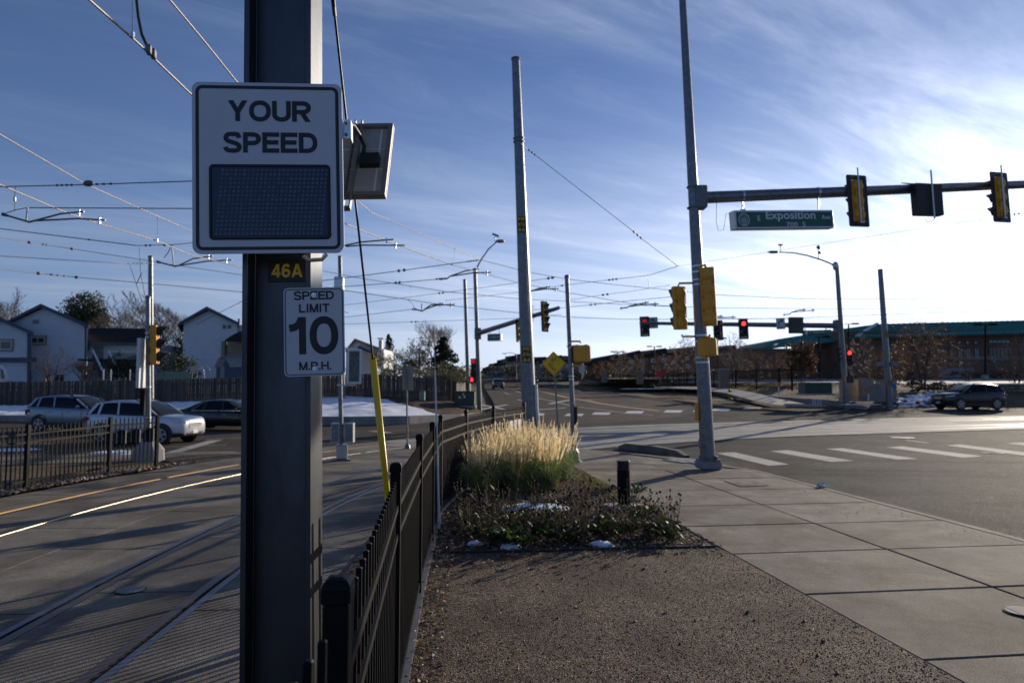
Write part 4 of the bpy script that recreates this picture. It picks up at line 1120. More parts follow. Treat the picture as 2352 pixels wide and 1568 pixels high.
# ---- the near signal pole with its mast arm
Sb = G(1627, 1076, 0); SHT = 14.0
sp = thing('signal_pole', 'tall galvanised traffic signal pole with a mast arm, on the sidewalk corner', 'traffic signal pole', Sb)
def srad(h): return .178-.0078*h
MB().tube([up(Sb, .16), up(Sb, 4), up(Sb, 8), up(Sb, SHT)], [srad(0), srad(4), srad(8), srad(SHT)], 18).build('pole_shaft', M['galv'], sp)
mb = MB(); mb.box(Sb+Vector((0, 0, .10)), (.50, .50, .19), .1, 0, .03); mb.build('concrete_plinth', M['concw'], sp)
MB().box(Sb+Vector((0, 0, .21)), (.46, .46, .05), .1, 0, .01).build('base_flange', M['galv_dark'], sp)
for a in range(4):
    c = Sb+Vector((.17*math.cos(.1+a*1.571+.785)*1.1, .17*math.sin(.1+a*1.571+.785)*1.1, .235))
    MB().box(c+Vector((0, 0, .035)), (.085, .085, .10), .1, 0, .02).build('bolt_cover', M['galv_dark'], sp)
hh = .62; MB().box(up(Sb, hh)+Vector((-srad(0)+.02, -.04, 0)), (.09, .10, .22), .3, 0, .02).build('hand_hole_cover', M['grey'], sp)
strap(sp, Sb, 1.62, srad(1.6)+.004, 'galv_dark')
pb = up(Sb, 1.36)+Vector((-srad(1.3)-.035, 0, 0))
MB().box(pb, (.075, .14, .42), None, 0, .02).build('push_button_box', M['yellow'], sp)
Hm = P(1607, 455, Sb.y).z; a0 = up(Sb, Hm)
a0 = up(Sb, Hm); a1 = P(2352, 424, Sb.y+1.15); adir = (a1-a0).normalized()
MB().box(a0+adir*.16, (.30, .34, .56), None, 0, .02).build('arm_collar', M['galv_dark'], sp)
for s_ in (.26, -.26): MB().tube([a0+Vector((0, 0, s_)), a0+Vector((0, 0, s_+.03))], .165, 16).build('collar_band', M['galv_dark'], sp)
a_end = a0+adir*13.5
def arm(L_): return a0+adir*L_
arm_m = MB().tube([arm(.2), arm(4.05), arm(4.06), arm(4.5), arm(4.51), a_end], [.148, .132, .140, .138, .126, .09], 16).build('mast_arm', M['galv'], sp)
def arm_at(x):                        # point of the arm at picture column x
    lo, hi = 0, 13.4
    for _ in range(40):
        m_ = (lo+hi)/2; q = arm(m_); px_ = 1176+FX*q.x/((q.y)*CP+(q.z-CAMH)*SP)
        if px_ < x: lo = m_
        else: hi = m_
    return arm(lo)
# street name sign hanging from the arm
n0, n1 = arm_at(1705), arm_at(1879); nl = P(1674, 512, n0.y-.05)
sgn = thing('street_name_sign', 'near green street sign box reading E Exposition Ave, hanging under the mast arm', 'street sign', P(1797, 507, n0.y+.02))
yawn = math.atan2(adir.y, adir.x)+R(9); tln = Matrix.Rotation(-.012, 3, 'Y')
U = Vector((math.cos(yawn), math.sin(yawn), .075)).normalized(); Nn = Vector((math.sin(yawn), -math.cos(yawn), 0)); V = Nn.cross(U).normalized()*1.0
V = (-U.cross(Nn)).normalized()
if V.z < 0: V = -V
c = P(1797, 506, n0.y); bw, bh, bt = 2.90, .46, .22
rot = Matrix((U, -Nn, V)).transposed()
MB().box(c, (bw, bt, bh), rot, 0, .012).build('sign_case', M['alu'], sgn)
MB().box(c+Nn*(bt/2+.002), (bw-.10, .006, bh-.085), rot).build('green_face', M['green'], sgn)
def on_face(polys, u, v, nm='sign_legend', m='signwhite'): return place(polys, c+Nn*(bt/2+.0055)+U*u+V*v, U, V, .001).build(nm, M[m], sgn)
on_face(outline_text('E', .07, .12, .012), -.80, -.03); on_face(outline_text('Exposition', 1.46, .27, .018), -.56, -.06)
on_face(outline_text('Ave', .27, .115, .014), 1.08, -.01); on_face(outline_text('700  S', .56, .11, .012), .02, -.185)
seal = []
def sring(r, t): 
    for poly in ribbon(ell(0, 0, r, r, 0, 360, 24)[:-1], t, True): seal.append((poly, 0))
sring(.150, .016); sring(.108, .008)
for k in range(9):
    a = R(k*22.5); r1 = .10 if k % 2 == 0 else .075
    seal.append(([Vector((.03*math.cos(a-.25), .03*math.sin(a-.25)-.01)), Vector((r1*math.cos(a), r1*math.sin(a)-.01)), Vector((.03*math.cos(a+.25), .03*math.sin(a+.25)-.01))], 1))
for k in range(4): seal.append(([Vector((-.085+.01*k, -.025-.018*k)), Vector((.085-.01*k, -.025-.018*k)), Vector((.085-.01*k, -.017-.018*k)), Vector((-.085+.01*k, -.017-.018*k))], 1))
for poly, ly in letters('AURORA', .15, .03, .2, .15): seal.append(([p+Vector((-.075, -.142)) for p in poly], 2))
on_face(seal, -1.19, .0, 'city_seal')
for x in (1705, 1879):
    q = arm_at(x); MB().tube([q+Vector((0, 0, -.13)), Vector((q.x, q.y, c.z+bh/2))], .022, 6).build('hanger', M['zinc'], sgn)
    MB().tube([q+Vector((-.03, 0, 0)), q+Vector((.03, 0, 0))], .147, 14).build('hanger_band', M['zinc'], sgn)
    MB().box(Vector((q.x, q.y, c.z+bh/2+.02)), (.11, .09, .05), rot).build('hanger_foot', M['zinc'], sgn)
MB().tube([P(1685, 493, Sb.y+.2), P(1668, 490, Sb.y+.3), P(1662, 528, Sb.y+.3), P(1650, 530, Sb.y+.25), P(1645, 510, Sb.y+.2), P(1646, 462, Sb.y+.15)], .007, 5).build('feed_wire', M['vinyl'], sgn)
# signals on the arm
def hung(x, ytop, lab, n, yaw, **k):
    q = arm_at(x); p = P(x, ytop, q.y-.14); return signal_head('traffic_signal', lab, p, yaw, n, housing='yellow', **k)
hung(1964, 415, 'three-lamp signal with black backplate on the mast arm, right of the street sign', 3, math.pi+R(16))
hung(2290, 408, 'three-lamp signal with black backplate on the mast arm, at the right edge', 3, math.pi+R(18))
q = arm_at(2130)
bo = thing('blank_out_sign', 'square dark sign seen from behind, between two signals on the near mast arm', 'sign', P(2132, 500, q.y-.16), yaw_tilt(math.pi+R(14)))
MB().box((0, 0, .46), (.82, .20, .82), None, 0, .015).build('sign_case', M['blackp'], bo, True)
MB().prism([(-.42, -.1, .88), (.42, -.1, .88), (.42, -.34, .98), (-.42, -.34, .98)], (0, 0, .02)).build('sun_hood', M['blackp'], bo, True)
MB().tube([(-.05, .14, 1.2), (-.05, .14, -.06)], .022, 6).build('mounting_tube', M['alu'], bo, True)
MB().tube([(-.05, .13, -.05), (.02, .12, -.14), (.16, .12, -.15), (.22, .1, -.03)], .008, 5).build('cable_loop', M['cable'], bo, True)
# signals on the pole
def bracket(t, pts): MB().tube(pts, .028, 8).build('bracket_arm', M['yellow'], t)
s4 = signal_head('traffic_signal', 'four-lamp yellow signal seen from behind, strapped to the near pole', P(1623, 614, Sb.y-.30), math.pi+R(-20), 4, None, False, rod=False)
p = s4.location
bracket(s4, [p+Vector((-.02, .0, .0)), p+Vector((-.03, .02, .06)), up(Sb, p.z+.04)+Vector((-.02, -.10, 0))]); 
pe = P(1630, 768, Sb.y-.30); bracket(s4, [pe, pe+Vector((0, .02, -.06)), up(Sb, pe.z-.05)+Vector((0, -.1, 0))])
for h in (p.z+.06, p.z-.08, pe.z-.02, pe.z-.16): strap(sp, Sb, h, srad(h)+.006, 'zinc')
s3 = signal_head('traffic_signal', 'three-lamp yellow signal seen from behind, on a bracket left of the near pole', P(1558, 658, Sb.y+.05), math.pi+R(24), 3, None, False, rod=False)
p = s3.location; pe = P(1566, 768, Sb.y+.05)
bracket(s3, [p, p+Vector((.02, 0, .08)), Vector((up(Sb, p.z).x-.08, Sb.y, p.z+.08))]); bracket(s3, [pe, pe+Vector((.02, 0, -.05)), Vector((up(Sb, pe.z).x-.08, Sb.y, pe.z-.05))])
for h in (p.z+.14, p.z+.02): strap(sp, Sb, h, srad(h)+.006, 'zinc')
pd = ped_head('pedestrian_signal', 'yellow pedestrian signal box under the four-lamp signal on the near pole', P(1625, 798, Sb.y-.28), math.pi+R(-25))
pe = P(1622, 824, Sb.y-.28); bracket(pd, [pe, up(Sb, pe.z-.02)+Vector((0, -.1, 0))])
for h in (pe.z+.03, pe.z-.09): strap(sp, Sb, h, srad(h)+.006, 'zinc')
# ---- slim pedestrian pole B
Bb = G(1320, 1060, 0); BH = P(1297, 637, Bb.y).z
pB = steel_pole('pedestrian_signal_pole', 'slim steel pole with a flared base between the grass and the sidewalk', 'signal pole', Bb, BH, .062, .058, n=12)
mb = MB(); vs = []
prof = [(.0, .19), (.03, .185), (.035, .155), (.24, .125), (.30, .10), (.36, .066)]
mb.tube([up(Bb, h) for h, r in prof], [r for h, r in prof], 8, smooth=False); mb.build('pedestal_base', M['galv_dark'], pB)
for yp in (790, 800, 865, 872): strap(pB, Bb, P(1310, yp, Bb.y).z, .067)
pdB = ped_head('pedestrian_signal', 'large yellow pedestrian signal box on the slim pole beside the cyclist sign', P(1336, 812, Bb.y-.05), math.pi+R(8))
for yp, s_ in ((788, 1), (836, -1)):
    q = P(1334, yp, Bb.y); MB().tube([Vector((up(Bb, q.z).x, Bb.y, q.z+.05*s_)), Vector((q.x-.02, q.y, q.z+.05*s_)), q], .025, 8).build('bracket_arm', M['yellow'], pdB)
q = P(1318, 955, Bb.y); bt_ = thing('push_button', 'black and yellow push-button plate on the slim pole', 'push button', q+Vector((.03, 0, -.2)))
MB().box(q+Vector((.055, 0, 0)), (.05, .13, .48), None, 0, .01).build('button_case', M['blackp'], bt_); MB().box(q+Vector((.088, .03, .05)), (.015, .20, .52), None, 0, .004).build('button_plate', M['yellow'], bt_)
# ---- pedestrian pole M1 right of the column, with a glazed sign box and cabinets
b = G(785, 1057, SL); h = P(783, 850, b.y).z-b.z
m1 = steel_pole('pedestrian_signal_pole', 'pale steel pole with pedestal base and cabinets, right of the steel column', 'signal pole', b, h+.6, .062, .058, n=12)
mb = MB(); mb.box(b+Vector((0, 0, .24)), (.30, .30, .40), .3, 0, .03); mb.build('pedestal_base', M['alu'], m1); mb = MB(); mb.box(b+Vector((0, 0, .02)), (.46, .46, .05), .3, 0, .01); mb.build('base_plate', M['galv_dark'], m1)
for x, lab in ((772, 'grey metal cabinet on the left of the pale pole'), (803, 'grey metal cabinet on the right of the pale pole')):
    q = P(x, 1016, b.y); t = thing('control_cabinet', lab, 'cabinet', q, (0, LEAN*.3, 0)); MB().box((0, 0, .27), (.24, .22, .54), None, 0, .012).build('cabinet_body', M['alu'], t, True); MB().box((0, -.118, .27), (.20, .01, .48), None, 0, .003).build('cabinet_door', M['galv'], t, True)
q = P(811, 880, b.y-.1); tb_ = thing('train_warning_sign', 'dark sign box with a pale framed glass face on the pale pole', 'sign', q, yaw_tilt(R(20), False))
MB().box((0, .0, .46), (.36, .36, .92), None, 0, .02).build('sign_case', M['blackp'], tb_, True)
fw, fh = .40, .96
for c_, s_ in (((-fw/2+.03, -.19, .46), (.06, .03, fh)), ((fw/2-.03, -.19, .46), (.06, .03, fh)), ((0, -.19, .46+fh/2-.03), (fw-.12, .03, .06)), ((0, -.19, .46-fh/2+.03), (fw-.12, .03, .06))): MB().box(c_, s_).build('face_frame', M['alu'], tb_, True)
MB().box((0, -.186, .46), (fw-.12, .01, fh-.12)).build('glass_face', mat('dusty_glass', (.12, .12, .11), .35, 0, .5, 14), tb_, True)
MB().box((-.18, 0, .96), (.5, .06, .04)).build('top_bracket', M['alu'], tb_, True); MB().box((-.18, 0, -.05), (.5, .06, .04)).build('lower_bracket', M['alu'], tb_, True)
# sign seen from behind on its post
b = G(936, 1030, SL); q = P(935, 868, b.y)
t = thing('road_sign', 'grey road sign seen from behind, on a thin post beyond the black fence', 'road sign', b)
MB().bar(b, Vector((q.x-.03, q.y, q.z+.45)), .05, .04, 0, (0, 1, 0)).build('sign_post', M['galv'], t)
MB().tube([b, b+Vector((0, 0, .12)), b+Vector((0, 0, .16))], [.10, .08, .04], 8).build('post_sleeve', M['galv_dark'], t)
plate(rrect(.37, .80, .03, 3, .02, 0), Vector((q.x, q.y+.03, q.z)), Vector((1, .15, .0)).normalized(), Vector((-.02, 0, 1)).normalized(), .004).build('sign_panel', M['tan'], t)
# ---- left poles
b = G(341, 1058, SL); h = P(335, 684, b.y).z-b.z
L2 = steel_pole('traffic_signal_pole', 'steel signal pole with a concrete foot behind the bronze fence', 'traffic signal pole', b, h, .068, .062, n=12)
mb = MB(); mb.tube([b+Vector((0, 0, -.05)), b+Vector((0, 0, .30)), b+Vector((0, 0, .55))], [.42, .40, .20], 8, smooth=False); mb.build('concrete_foot', M['concw'], L2)
for yp in (766, 776, 890, 960): strap(L2, b, P(336, yp, b.y).z-b.z, .073)
L2s = signal_head('traffic_signal', 'three-lamp yellow signal seen side-on, strapped to the left signal pole', P(357, 747, b.y-.05), R(104), 3, None, False, rod=False)
for yp in (748, 836):
    q = P(350, yp, b.y); MB().tube([Vector((up(b, q.z-b.z).x, b.y, q.z)), q, P(357, yp+(4 if yp < 800 else -4), b.y-.05)], .025, 8).build('bracket_arm', M['yellow'], L2s)
q = P(328, 834, b.y); t = thing('edge_on_sign', 'tall white sign seen edge-on beside the left signal pole', 'road sign', q)
MB().box(q, (.085, .62, 1.36), R(6), 0, .01).build('sign_panel', M['vinyl'], t)
q = P(329, 920, b.y); MB().box(q, (.09, .22, .66), None, 0, .02).build('junction_case', M['bronze'], L2)
b = Vector(((351-1176)/FX*37, 37, .35)); h = P(345, 590, 37).z-.35
L1 = steel_pole('catenary_pole', 'galvanised catenary pole rising behind the left signal pole', 'utility pole', b, h, .15, .12, n=12)
for yp in (798, 884): number_tag(L1, up(b, P(348, yp, 37).z-.35)+Vector((.04, -.16, 0)), .22, .42, ('PR', '870', '80'))
b = Vector(((789-1176)/FX*42, 42, .9)); h = P(782, 590, 42).z-.9
t = steel_pole('catenary_pole', 'dark catenary pole on the snow bank, right of the steel column', 'utility pole', b, h, .15, .12, 'galv_dark', n=12)
q = P(779, 652, 41.7); MB().box(q, (.55, .4, .9), None, 0, .05).build('equipment_case', M['alu'], t)
# pole on the far left side of the road
b = Vector(((1077-1176)/FX*55, 55, .62)); h = P(1060, 643, 55).z-.62
t = steel_pole('catenary_pole', 'galvanised catenary pole left of the far signal pole', 'utility pole', b, h, .17, .13, n=12)
number_tag(t, up(b, P(1072, 890, 55).z-.6+1.4)+Vector((0, -.17, 0)), .25, .45, ('PR', '870', '86'))
b = Vector(((2041-1176)/FX*47, 47, .45)); h = P(2010, 620, 47).z-.45
t = steel_pole('catenary_pole', 'galvanised catenary pole among the utility cabinets at the far right corner', 'utility pole', b, h, .22, .16, n=12)
for yp in (768, 880): number_tag(t, up(b, P(2030, yp, 47).z-.45)+Vector((0, -.22, 0)), .26, .5, ('PR', '870', '88'))
for sx_, lab in ((-.5, 'l'), (.42, 'r')):
    MB().box(up(b, P(2030, 836, 47).z-.45)+Vector((sx_, -.15, 0)), (.55, .2, .28), Matrix.Rotation(.2*sx_, 3, 'Y'), 0, .02).build('side_box', M['grey'], t)
# ---- far left mast arm
b = Vector(((1102-1176)/FX*46, 46, .36)); H = P(1088, 618, 46).z-.36
fs_ = steel_pole('traffic_signal_pole', 'far signal pole with luminaire and a mast arm, beyond the black fence', 'traffic signal pole', b, H, .16, .12, n=12)
la = [up(b, H-.15), P(1104, 598, 46), P(1122, 572, 46), P(1140, 556, 46)]
MB().tube(la, [.06, .05, .045, .04], 7).build('luminaire_arm', M['galv'], fs_)
mb = MB(); mb.ball(P(1149, 554, 46), .30, 8, 5, (1.1, .6, .42)); mb.build('luminaire', M['grey'], fs_)
MB().tube([P(1138, 556, 46), P(1137, 540, 46)], .03, 5).build('sensor_mast', M['galv_dark'], fs_); MB().bar(P(1131, 537, 46), P(1146, 543, 46), .12, .12).build('sensor_bar', M['galv_dark'], fs_)
am0 = P(1096, 766, 46); am1 = P(1283, 707, 36)
MB().box(am0+Vector((.05, 0, 0)), (.45, .4, .75)).build('arm_collar', M['galv_dark'], fs_)
MB().tube([am0, am0.lerp(am1, .5), am1], [.17, .14, .10], 10).build('mast_arm', M['galv'], fs_)
def on_arm(x): 
    k = (x-1096)/(1283-1096); 
    lo, hi = 0, 1
    for _ in range(30):
        m_ = (lo+hi)/2; q = am0.lerp(am1, m_); px_ = 1176+FX*q.x/(q.y*CP+(q.z-CAMH)*SP)
        if px_ < x: lo = m_
        else: hi = m_
    return am0.lerp(am1, lo)
q = on_arm(1137); c = q+Vector((0, 0, -.60)); t = thing('street_name_sign', 'small dark street sign box under the far left mast arm', 'street sign', c)
MB().box(c, (.95, .3, .46), R(-25), 0, .02).build('sign_case', M['alu'], t); rr_ = Matrix.Rotation(R(-25), 3, 'Z'); MB().box(c+rr_ @ Vector((0, -.153, 0)), (.85, .006, .36), R(-25)).build('green_face', M['green'], t)
rU = rr_ @ Vector((1, 0, 0)); place(outline_text('S Sable Bl', .6, .14, .01), c+rr_ @ Vector((-.25, -.158, -.05)), rU, Vector((0, 0, 1)), .001).build('sign_legend', M['signwhite'], t)
for s_ in (-.35, .3): MB().tube([c+rU*s_+Vector((0, 0, .2)), q+rU*s_+Vector((0, 0, -.05))], .025, 5).build('hanger', M['galv'], t)
for x, y, n, lab, yw in ((1191, 740, 3, 'yellow signal half hidden by the big pole, on the far mast arm', R(62)), (1251, 697, 4, 'four-lamp yellow signal on the end of the far mast arm', R(50))):
    q = on_arm(x); signal_head('traffic_signal', lab, P(x, y, q.y-.25), yw, n, None, True, True)
q = on_arm(1222); t = thing('lane_sign', 'white lane sign behind the big pole on the far mast arm', 'road sign', P(1221, 735, q.y-.1)); plate(rrect(.45, .95, .03, 3, 0, .1), t.location+Vector((0, 0, .3)), Vector((.6, .8, 0)), Vector((0, 0, 1)), .004).build('sign_panel', M['alu'], t)
signal_head('traffic_signal', 'dark signal with a dim red lamp left of the far pole', P(1087, 823, 45.7), R(8), 4, 0, False, False, housing='blackp', rod=False, dim=True)
ped_head('pedestrian_signal', 'pedestrian signal showing a red hand on the far pole', P(1086, 872, 45.7), R(4), True)
# ---- far right mast arm, reaching left over the road
b = Vector(((1941-1176)/FX*48, 48, .48)); H = P(1919, 612, 48).z-.48
fr_ = steel_pole('traffic_signal_pole', 'far right signal pole whose long mast arm reaches left over the road', 'traffic signal pole', b, H, .19, .14, n=12)
mb = MB(); mb.tube([P(1918, 610, 48), P(1890, 598, 48), P(1855, 587, 48), P(1825, 581, 48), P(1790, 579, 48)], [.07, .06, .055, .05, .045], 7); mb.build('luminaire_arm', M['galv_dark'], fr_)
mb = MB(); mb.ball(P(1776, 579, 48), .33, 8, 5, (1.3, .6, .32)); mb.build('luminaire', M['galv_dark'], fr_)
MB().tube([P(1793, 579, 48), P(1792, 563, 48)], .03, 5).build('sensor_mast', M['galv_dark'], fr_); MB().bar(P(1788, 562, 48), P(1797, 563, 48), .14, .1).build('sensor_bar', M['galv_dark'], fr_)
MB().tube([P(1880, 593, 48), P(1879, 570, 48)], .03, 5).build('antenna_mast', M['galv_dark'], fr_)
for x, y, s_ in ((1880, 568, .16), (1883, 580, .12)): mb = MB(); mb.ball(P(x, y, 48), s_, 6, 4, (1, .6, 1)); mb.build('antenna', M['galv_dark'], fr_)
mb = MB(); mb.ball(P(1919, 611, 48), .22, 8, 6, (1, 1, 1.5)); mb.build('camera_dome', M['alu'], fr_)
r0, r1 = P(1924, 748, 47.8), P(1470, 742, 44)
MB().box(r0, (.5, .4, .8)).build('arm_collar', M['galv_dark'], fr_)
MB().tube([r0, r0.lerp(r1, .5), r1], [.20, .155, .10], 10).build('mast_arm', M['galv_dark'], fr_)
for x, y, lit, lab, n in ((1480, 731, 0, 'dim red-lit dark signal at the left tip of the far right mast arm', 3), (1707, 737, 0, 'bright red-lit dark signal on the far mast arm, right of the near pole', 3)):
    signal_head('traffic_signal', lab, P(x, y, 44.5), R(-4), n, lit, True, False, housing='blackp', rod=False, dim=(n == 3 and x < 1600))
signal_head('traffic_signal', 'dark signal partly hidden by the near pole, on the far mast arm', P(1648, 740, 44.8), R(-30), 3, None, True, False, housing='blackp', rod=False)
def arrow_sign(x, y, lab, left):
    c = P(x, y, 44.6); t = thing('turn_only_sign', lab, 'road sign', c); U = Vector((1, 0, .04)).normalized(); V = Vector((-.04, 0, 1)).normalized()
    plate(rrect(.58, .74, .04, 3), c, U, V, .005).build('sign_panel', M['wsign2'], t); place(ring_polys(.54, .70, .03, .014), c, U, V, .001).build('sign_border', M['ink'], t)
    s_ = -1 if left else 1; a = []
    for poly in ribbon([(-.12*s_, -.12), (-.12*s_, .06), (-.06*s_, .16), (.06*s_, .18)], .07): a.append((poly, 0))
    a.append(([Vector((.04*s_, .08)), Vector((.20*s_, .18)), Vector((.04*s_, .28))], 1))
    place(a, c, U, V, .002).build('arrow', M['ink'], t); place(letters('ONLY', .42, .12, .18, .12), c-U*.21-V*.30, U, V, .002).build('sign_legend', M['ink'], t)
arrow_sign(1501, 741, 'white left-turn ONLY sign near the left tip of the far mast arm', True)
arrow_sign(1793, 743, 'white right-turn ONLY sign on the far mast arm, left of a dark square box', False)
c = P(1828, 747, 44.8); t = thing('blank_out_sign', 'dark square sign box on the far mast arm, left of the far pole', 'sign', c)
MB().box(c, (.92, .24, 1.08), None, 0, .015).build('sign_case', M['blackp'], t); MB().box(c+Vector((0, -.124, -.0)), (.8, .006, .95)).build('display_face', M['lensdark'], t)
c = P(1876, 764, 46); t = thing('street_name_sign', 'far green E Exposition Ave sign under the far right mast arm', 'street sign', c)
U = Vector((1, .05, .035)).normalized(); Nn = Vector((.05, -1, 0)).normalized(); V = Nn.cross(U); V = V if V.z > 0 else -V; rot = Matrix((U, -Nn, V)).transposed()
MB().box(c, (1.95, .16, .36), rot, 0, .012).build('sign_case', M['green'], t)
place(outline_text('E  Exposition', 1.15, .17, .01), c+Nn*.082-U*.52-V*.05, U, V, .001).build('sign_legend', M['signwhite'], t); MB().disc(c+Nn*.082-U*.76, .12, Nn, 14, 0, .003).build('city_seal', M['signwhite'], t)
place(outline_text('Ave', .17, .07, .01), c+Nn*.082+U*.72-V*.02, U, V, .001).build('sign_legend', M['signwhite'], t)
for s_ in (-.8, .65): MB().tube([c+U*s_+V*.17, c+U*s_+V*.42], .03, 5).build('hanger', M['galv'], t)
for x, yaw_, lit, lab in ((1923, R(60), None, 'dark signal on the left side of the far right pole'), (1950, R(-6), 0, 'signal with a glowing red lamp low on the far right pole')):
    signal_head('traffic_signal', lab, P(x, 798 if lit is None else 804, 47.6), yaw_, 3, lit, False, False, housing='blackp', rod=False)
ped_head('pedestrian_signal', 'unlit pedestrian signal low on the far right pole', P(1951, 871, 47.6), R(-6))
# ---- utility boxes
def cabinet(label, x0, x1, yt, yb, d, m, depth=.8, pad=True, doors=1):
    a, b_ = P(x0, yb, d), P(x1, yb, d); H = P(x0, yt, d).z-a.z; w = b_.x-a.x; c = Vector(((a.x+b_.x)/2, d+depth/2, a.z))
    t = thing('utility_cabinet', label, 'utility cabinet', c)
    z0 = .0
    if pad: MB().box((0, 0, H*.07), (w*1.12, depth*1.1, H*.16), None, 0, .02).build('concrete_pad', M['concw'], t, True); z0 = H*.15
    MB().box((0, 0, (z0+H)/2), (w, depth, H-z0), None, 0, .03).build('cabinet_body', M[m], t, True)
    MB().box((0, 0, H+.015), (w*1.03, depth*1.04, .03), None, 0, .01).build('cabinet_lid', M[m], t, True)
    for k in range(doors):
        ww = w/doors*.88; cx = -w/2+w/doors*(k+.5)
        MB().box((cx, -depth/2-.006, (z0+H)/2), (ww, .02, (H-z0)*.86), None, 0, .006).build('door', M[m], t, True)
        MB().box((cx+ww*.3, -depth/2-.025, (z0+H)/2), (.04, .03, .14)).build('handle', M['galv_dark'], t, True)
    return t
c_ = cabinet('wide dark green transformer box beyond the fence, left of the far pole', 1043, 1090, 899, 937, 42, 'utilgreen', .9, True, 2)
for x, y, m in ((1056, 912, 'vinyl'), (1067, 911, 'vinyl'), (1064, 905, 'diamond')): MB().box(P(x, y, 41.95), (.12, .01, .14)).build('warning_label', M[m], c_)
cabinet('small pale green pedestal on the snow bank edge', 936-1.5+28, 975, 899, 920, 40.5, 'palegreen', .3, False)
cabinet('wide dark green transformer box on the far right corner', 1850, 1912, 879, 907, 47, 'utilgreen', 1.2, True, 2)
cabinet('tan cabinet just right of the far right signal pole', 1937, 1973, 871, 921, 49.5, 'tan', .6)
cabinet('taller tan cabinet in the middle of the far corner cabinets', 1982, 2010, 868, 921, 48.5, 'tan', .6)
cabinet('small grey meter box in front of the tan cabinets', 2013, 2024, 884, 923, 47.2, 'grey', .3, False)
cb_ = cabinet('tan cabinet with a blue label behind the far right catenary pole', 2023, 2061, 874, 921, 49.5, 'tan', .6)
MB().box(P(2050, 886, 49.45), (.42, .02, .3)).build('blue_label', mat('blue_label', (.02, .14, .55), .5), cb_)
# hydrant, marker posts and flags
hb = P(1677, 917, 53.5)
hy = thing('fire_hydrant', 'yellow fire hydrant on the dead grass of the far corner', 'fire hydrant', hb)
MB().tube([(0, 0, 0), (0, 0, .06), (0, 0, .07), (0, 0, .62), (0, 0, .63), (0, 0, .68), (0, 0, .76), (0, 0, .84)], [.17, .17, .12, .12, .155, .155, .12, .05], 12).build('barrel', M['yellow'], hy, True)
for s_ in (-1, 1): MB().tube([(0, 0, .48), (s_*.2, 0, .48)], .06, 8).build('hose_nozzle', M['yellow'], hy, True)
MB().tube([(0, 0, .45), (0, -.2, .45)], .085, 8).build('pumper_nozzle', M['yellow'], hy, True)
def stake(x, yt, yb, d, lab):
    a, b_ = P(x, yb, d), P(x-.6, yt, d); t = thing('marker_stake', lab, 'marker post', a); k = a.lerp(b_, .6)
    MB().tube([a, k], .055, 8).build('white_tube', M['vinyl'], t); MB().tube([k, b_], .06, 8).build('orange_top', M['orange'], t)
stake(1789, 877, 906, 50, 'white and orange marker post in the far dead grass')
stake(1995, 894, 919, 47, 'red marker post before the tan cabinets')
def flag(x, y, d, lab, hgt=.45, m='redflag', s=1.0):
    b_ = P(x, y, d); t = thing('marker_flag', lab, 'marker flag', b_-Vector((0, 0, hgt)), None)
    top = b_+Vector((.02, 0, .05)); MB().tube([b_-Vector((0, 0, hgt)), top], .0022*s, 4).build('flag_wire', M['galv_dark'], t)
    mb = MB(); f0 = top; w = .09*s; h = .075*s
    mb.add([f0, f0+Vector((w*.5, .02*s, -.01)), f0+Vector((w, -.015, -.02)), f0+Vector((w*.9, 0, -h)), f0+Vector((w*.45, .025*s, -h*1.05)), f0+Vector((0, 0, -h))], [(0, 1, 4, 5), (1, 2, 3, 4)])
    mb.build('flag_cloth', M[m], t)
flag(1339, 1138, 12.9, 'small red marker flag in the mulch left of the bollard', .35)
flag(1402, 1118, 13.6, 'small dark red marker flag nearest the sidewalk edge', .3)
flag(1807, 888, 50, 'tiny red flag in the far dead grass, left one of two', .4, 'redflag', 3.2); flag(1841, 884, 51, 'tiny red flag in the far dead grass, right one of two', .4, 'redflag', 3.2)
flag(2103, 922, 47, 'tiny red flag standing in the far snow', .4, 'redflag', 3.2)
flag(1575, 903, 58, 'tiny blue flag beside the fire hydrant', .3, 'blackp', 2.5)
# ------------------------------------------------------------------ overhead line
def wire(label, pts, r=.011, m='wire', sag=0.0, group='overhead wires', n=5):
    def out(p):
        dpt = p.y*CP+(p.z-CAMH)*SP; x = 1176+FX*p.x/dpt; y = 784-FX*((p.z-CAMH)*CP-p.y*SP)/dpt; return x < 0 or x > 2352 or y < 0
    pts = list(pts)                       # lines leaving the view run on to their next support
    if out(pts[0]): pts.insert(0, pts[0]+(pts[0]-pts[1]).normalized()*16)
    if out(pts[-1]): pts.append(pts[-1]+(pts[-1]-pts[-2]).normalized()*25)
    t = []
    for a, b in zip(pts, pts[1:]):
        k = 6 if (b-a).length > 4 else 2
        for i in range(k):
            s_ = i/k; p = a.lerp(b, s_); p = p-Vector((0, 0, sag*4*s_*(1-s_))); t.append(p)
    t.append(pts[-1]); c = sum(t, Vector())/len(t)
    th = thing('overhead_wire', label, 'overhead wire', c, None, group)
    MB().tube(t, r, n).build('wire_strand', M[m], th)
    return th
def knob(th, p, r=.05, sc=(1, 1, .8), m='insul', nm='insulator'):
    mb = MB(); mb.ball(p, r, 7, 4, sc); mb.build(nm, M[m], th)
def stringknobs(th, a, b, k, r, nm='insulator'):
    d = (b-a)
    for i in range(k):
        p = a+d*((i+.5)/k); mb = MB(); mb.tube([p-d/k*.22, p-d/k*.12, p+d/k*.12, p+d/k*.22], [r*.4, r, r, r*.4], 6); mb.build(nm, M['insul'], th)
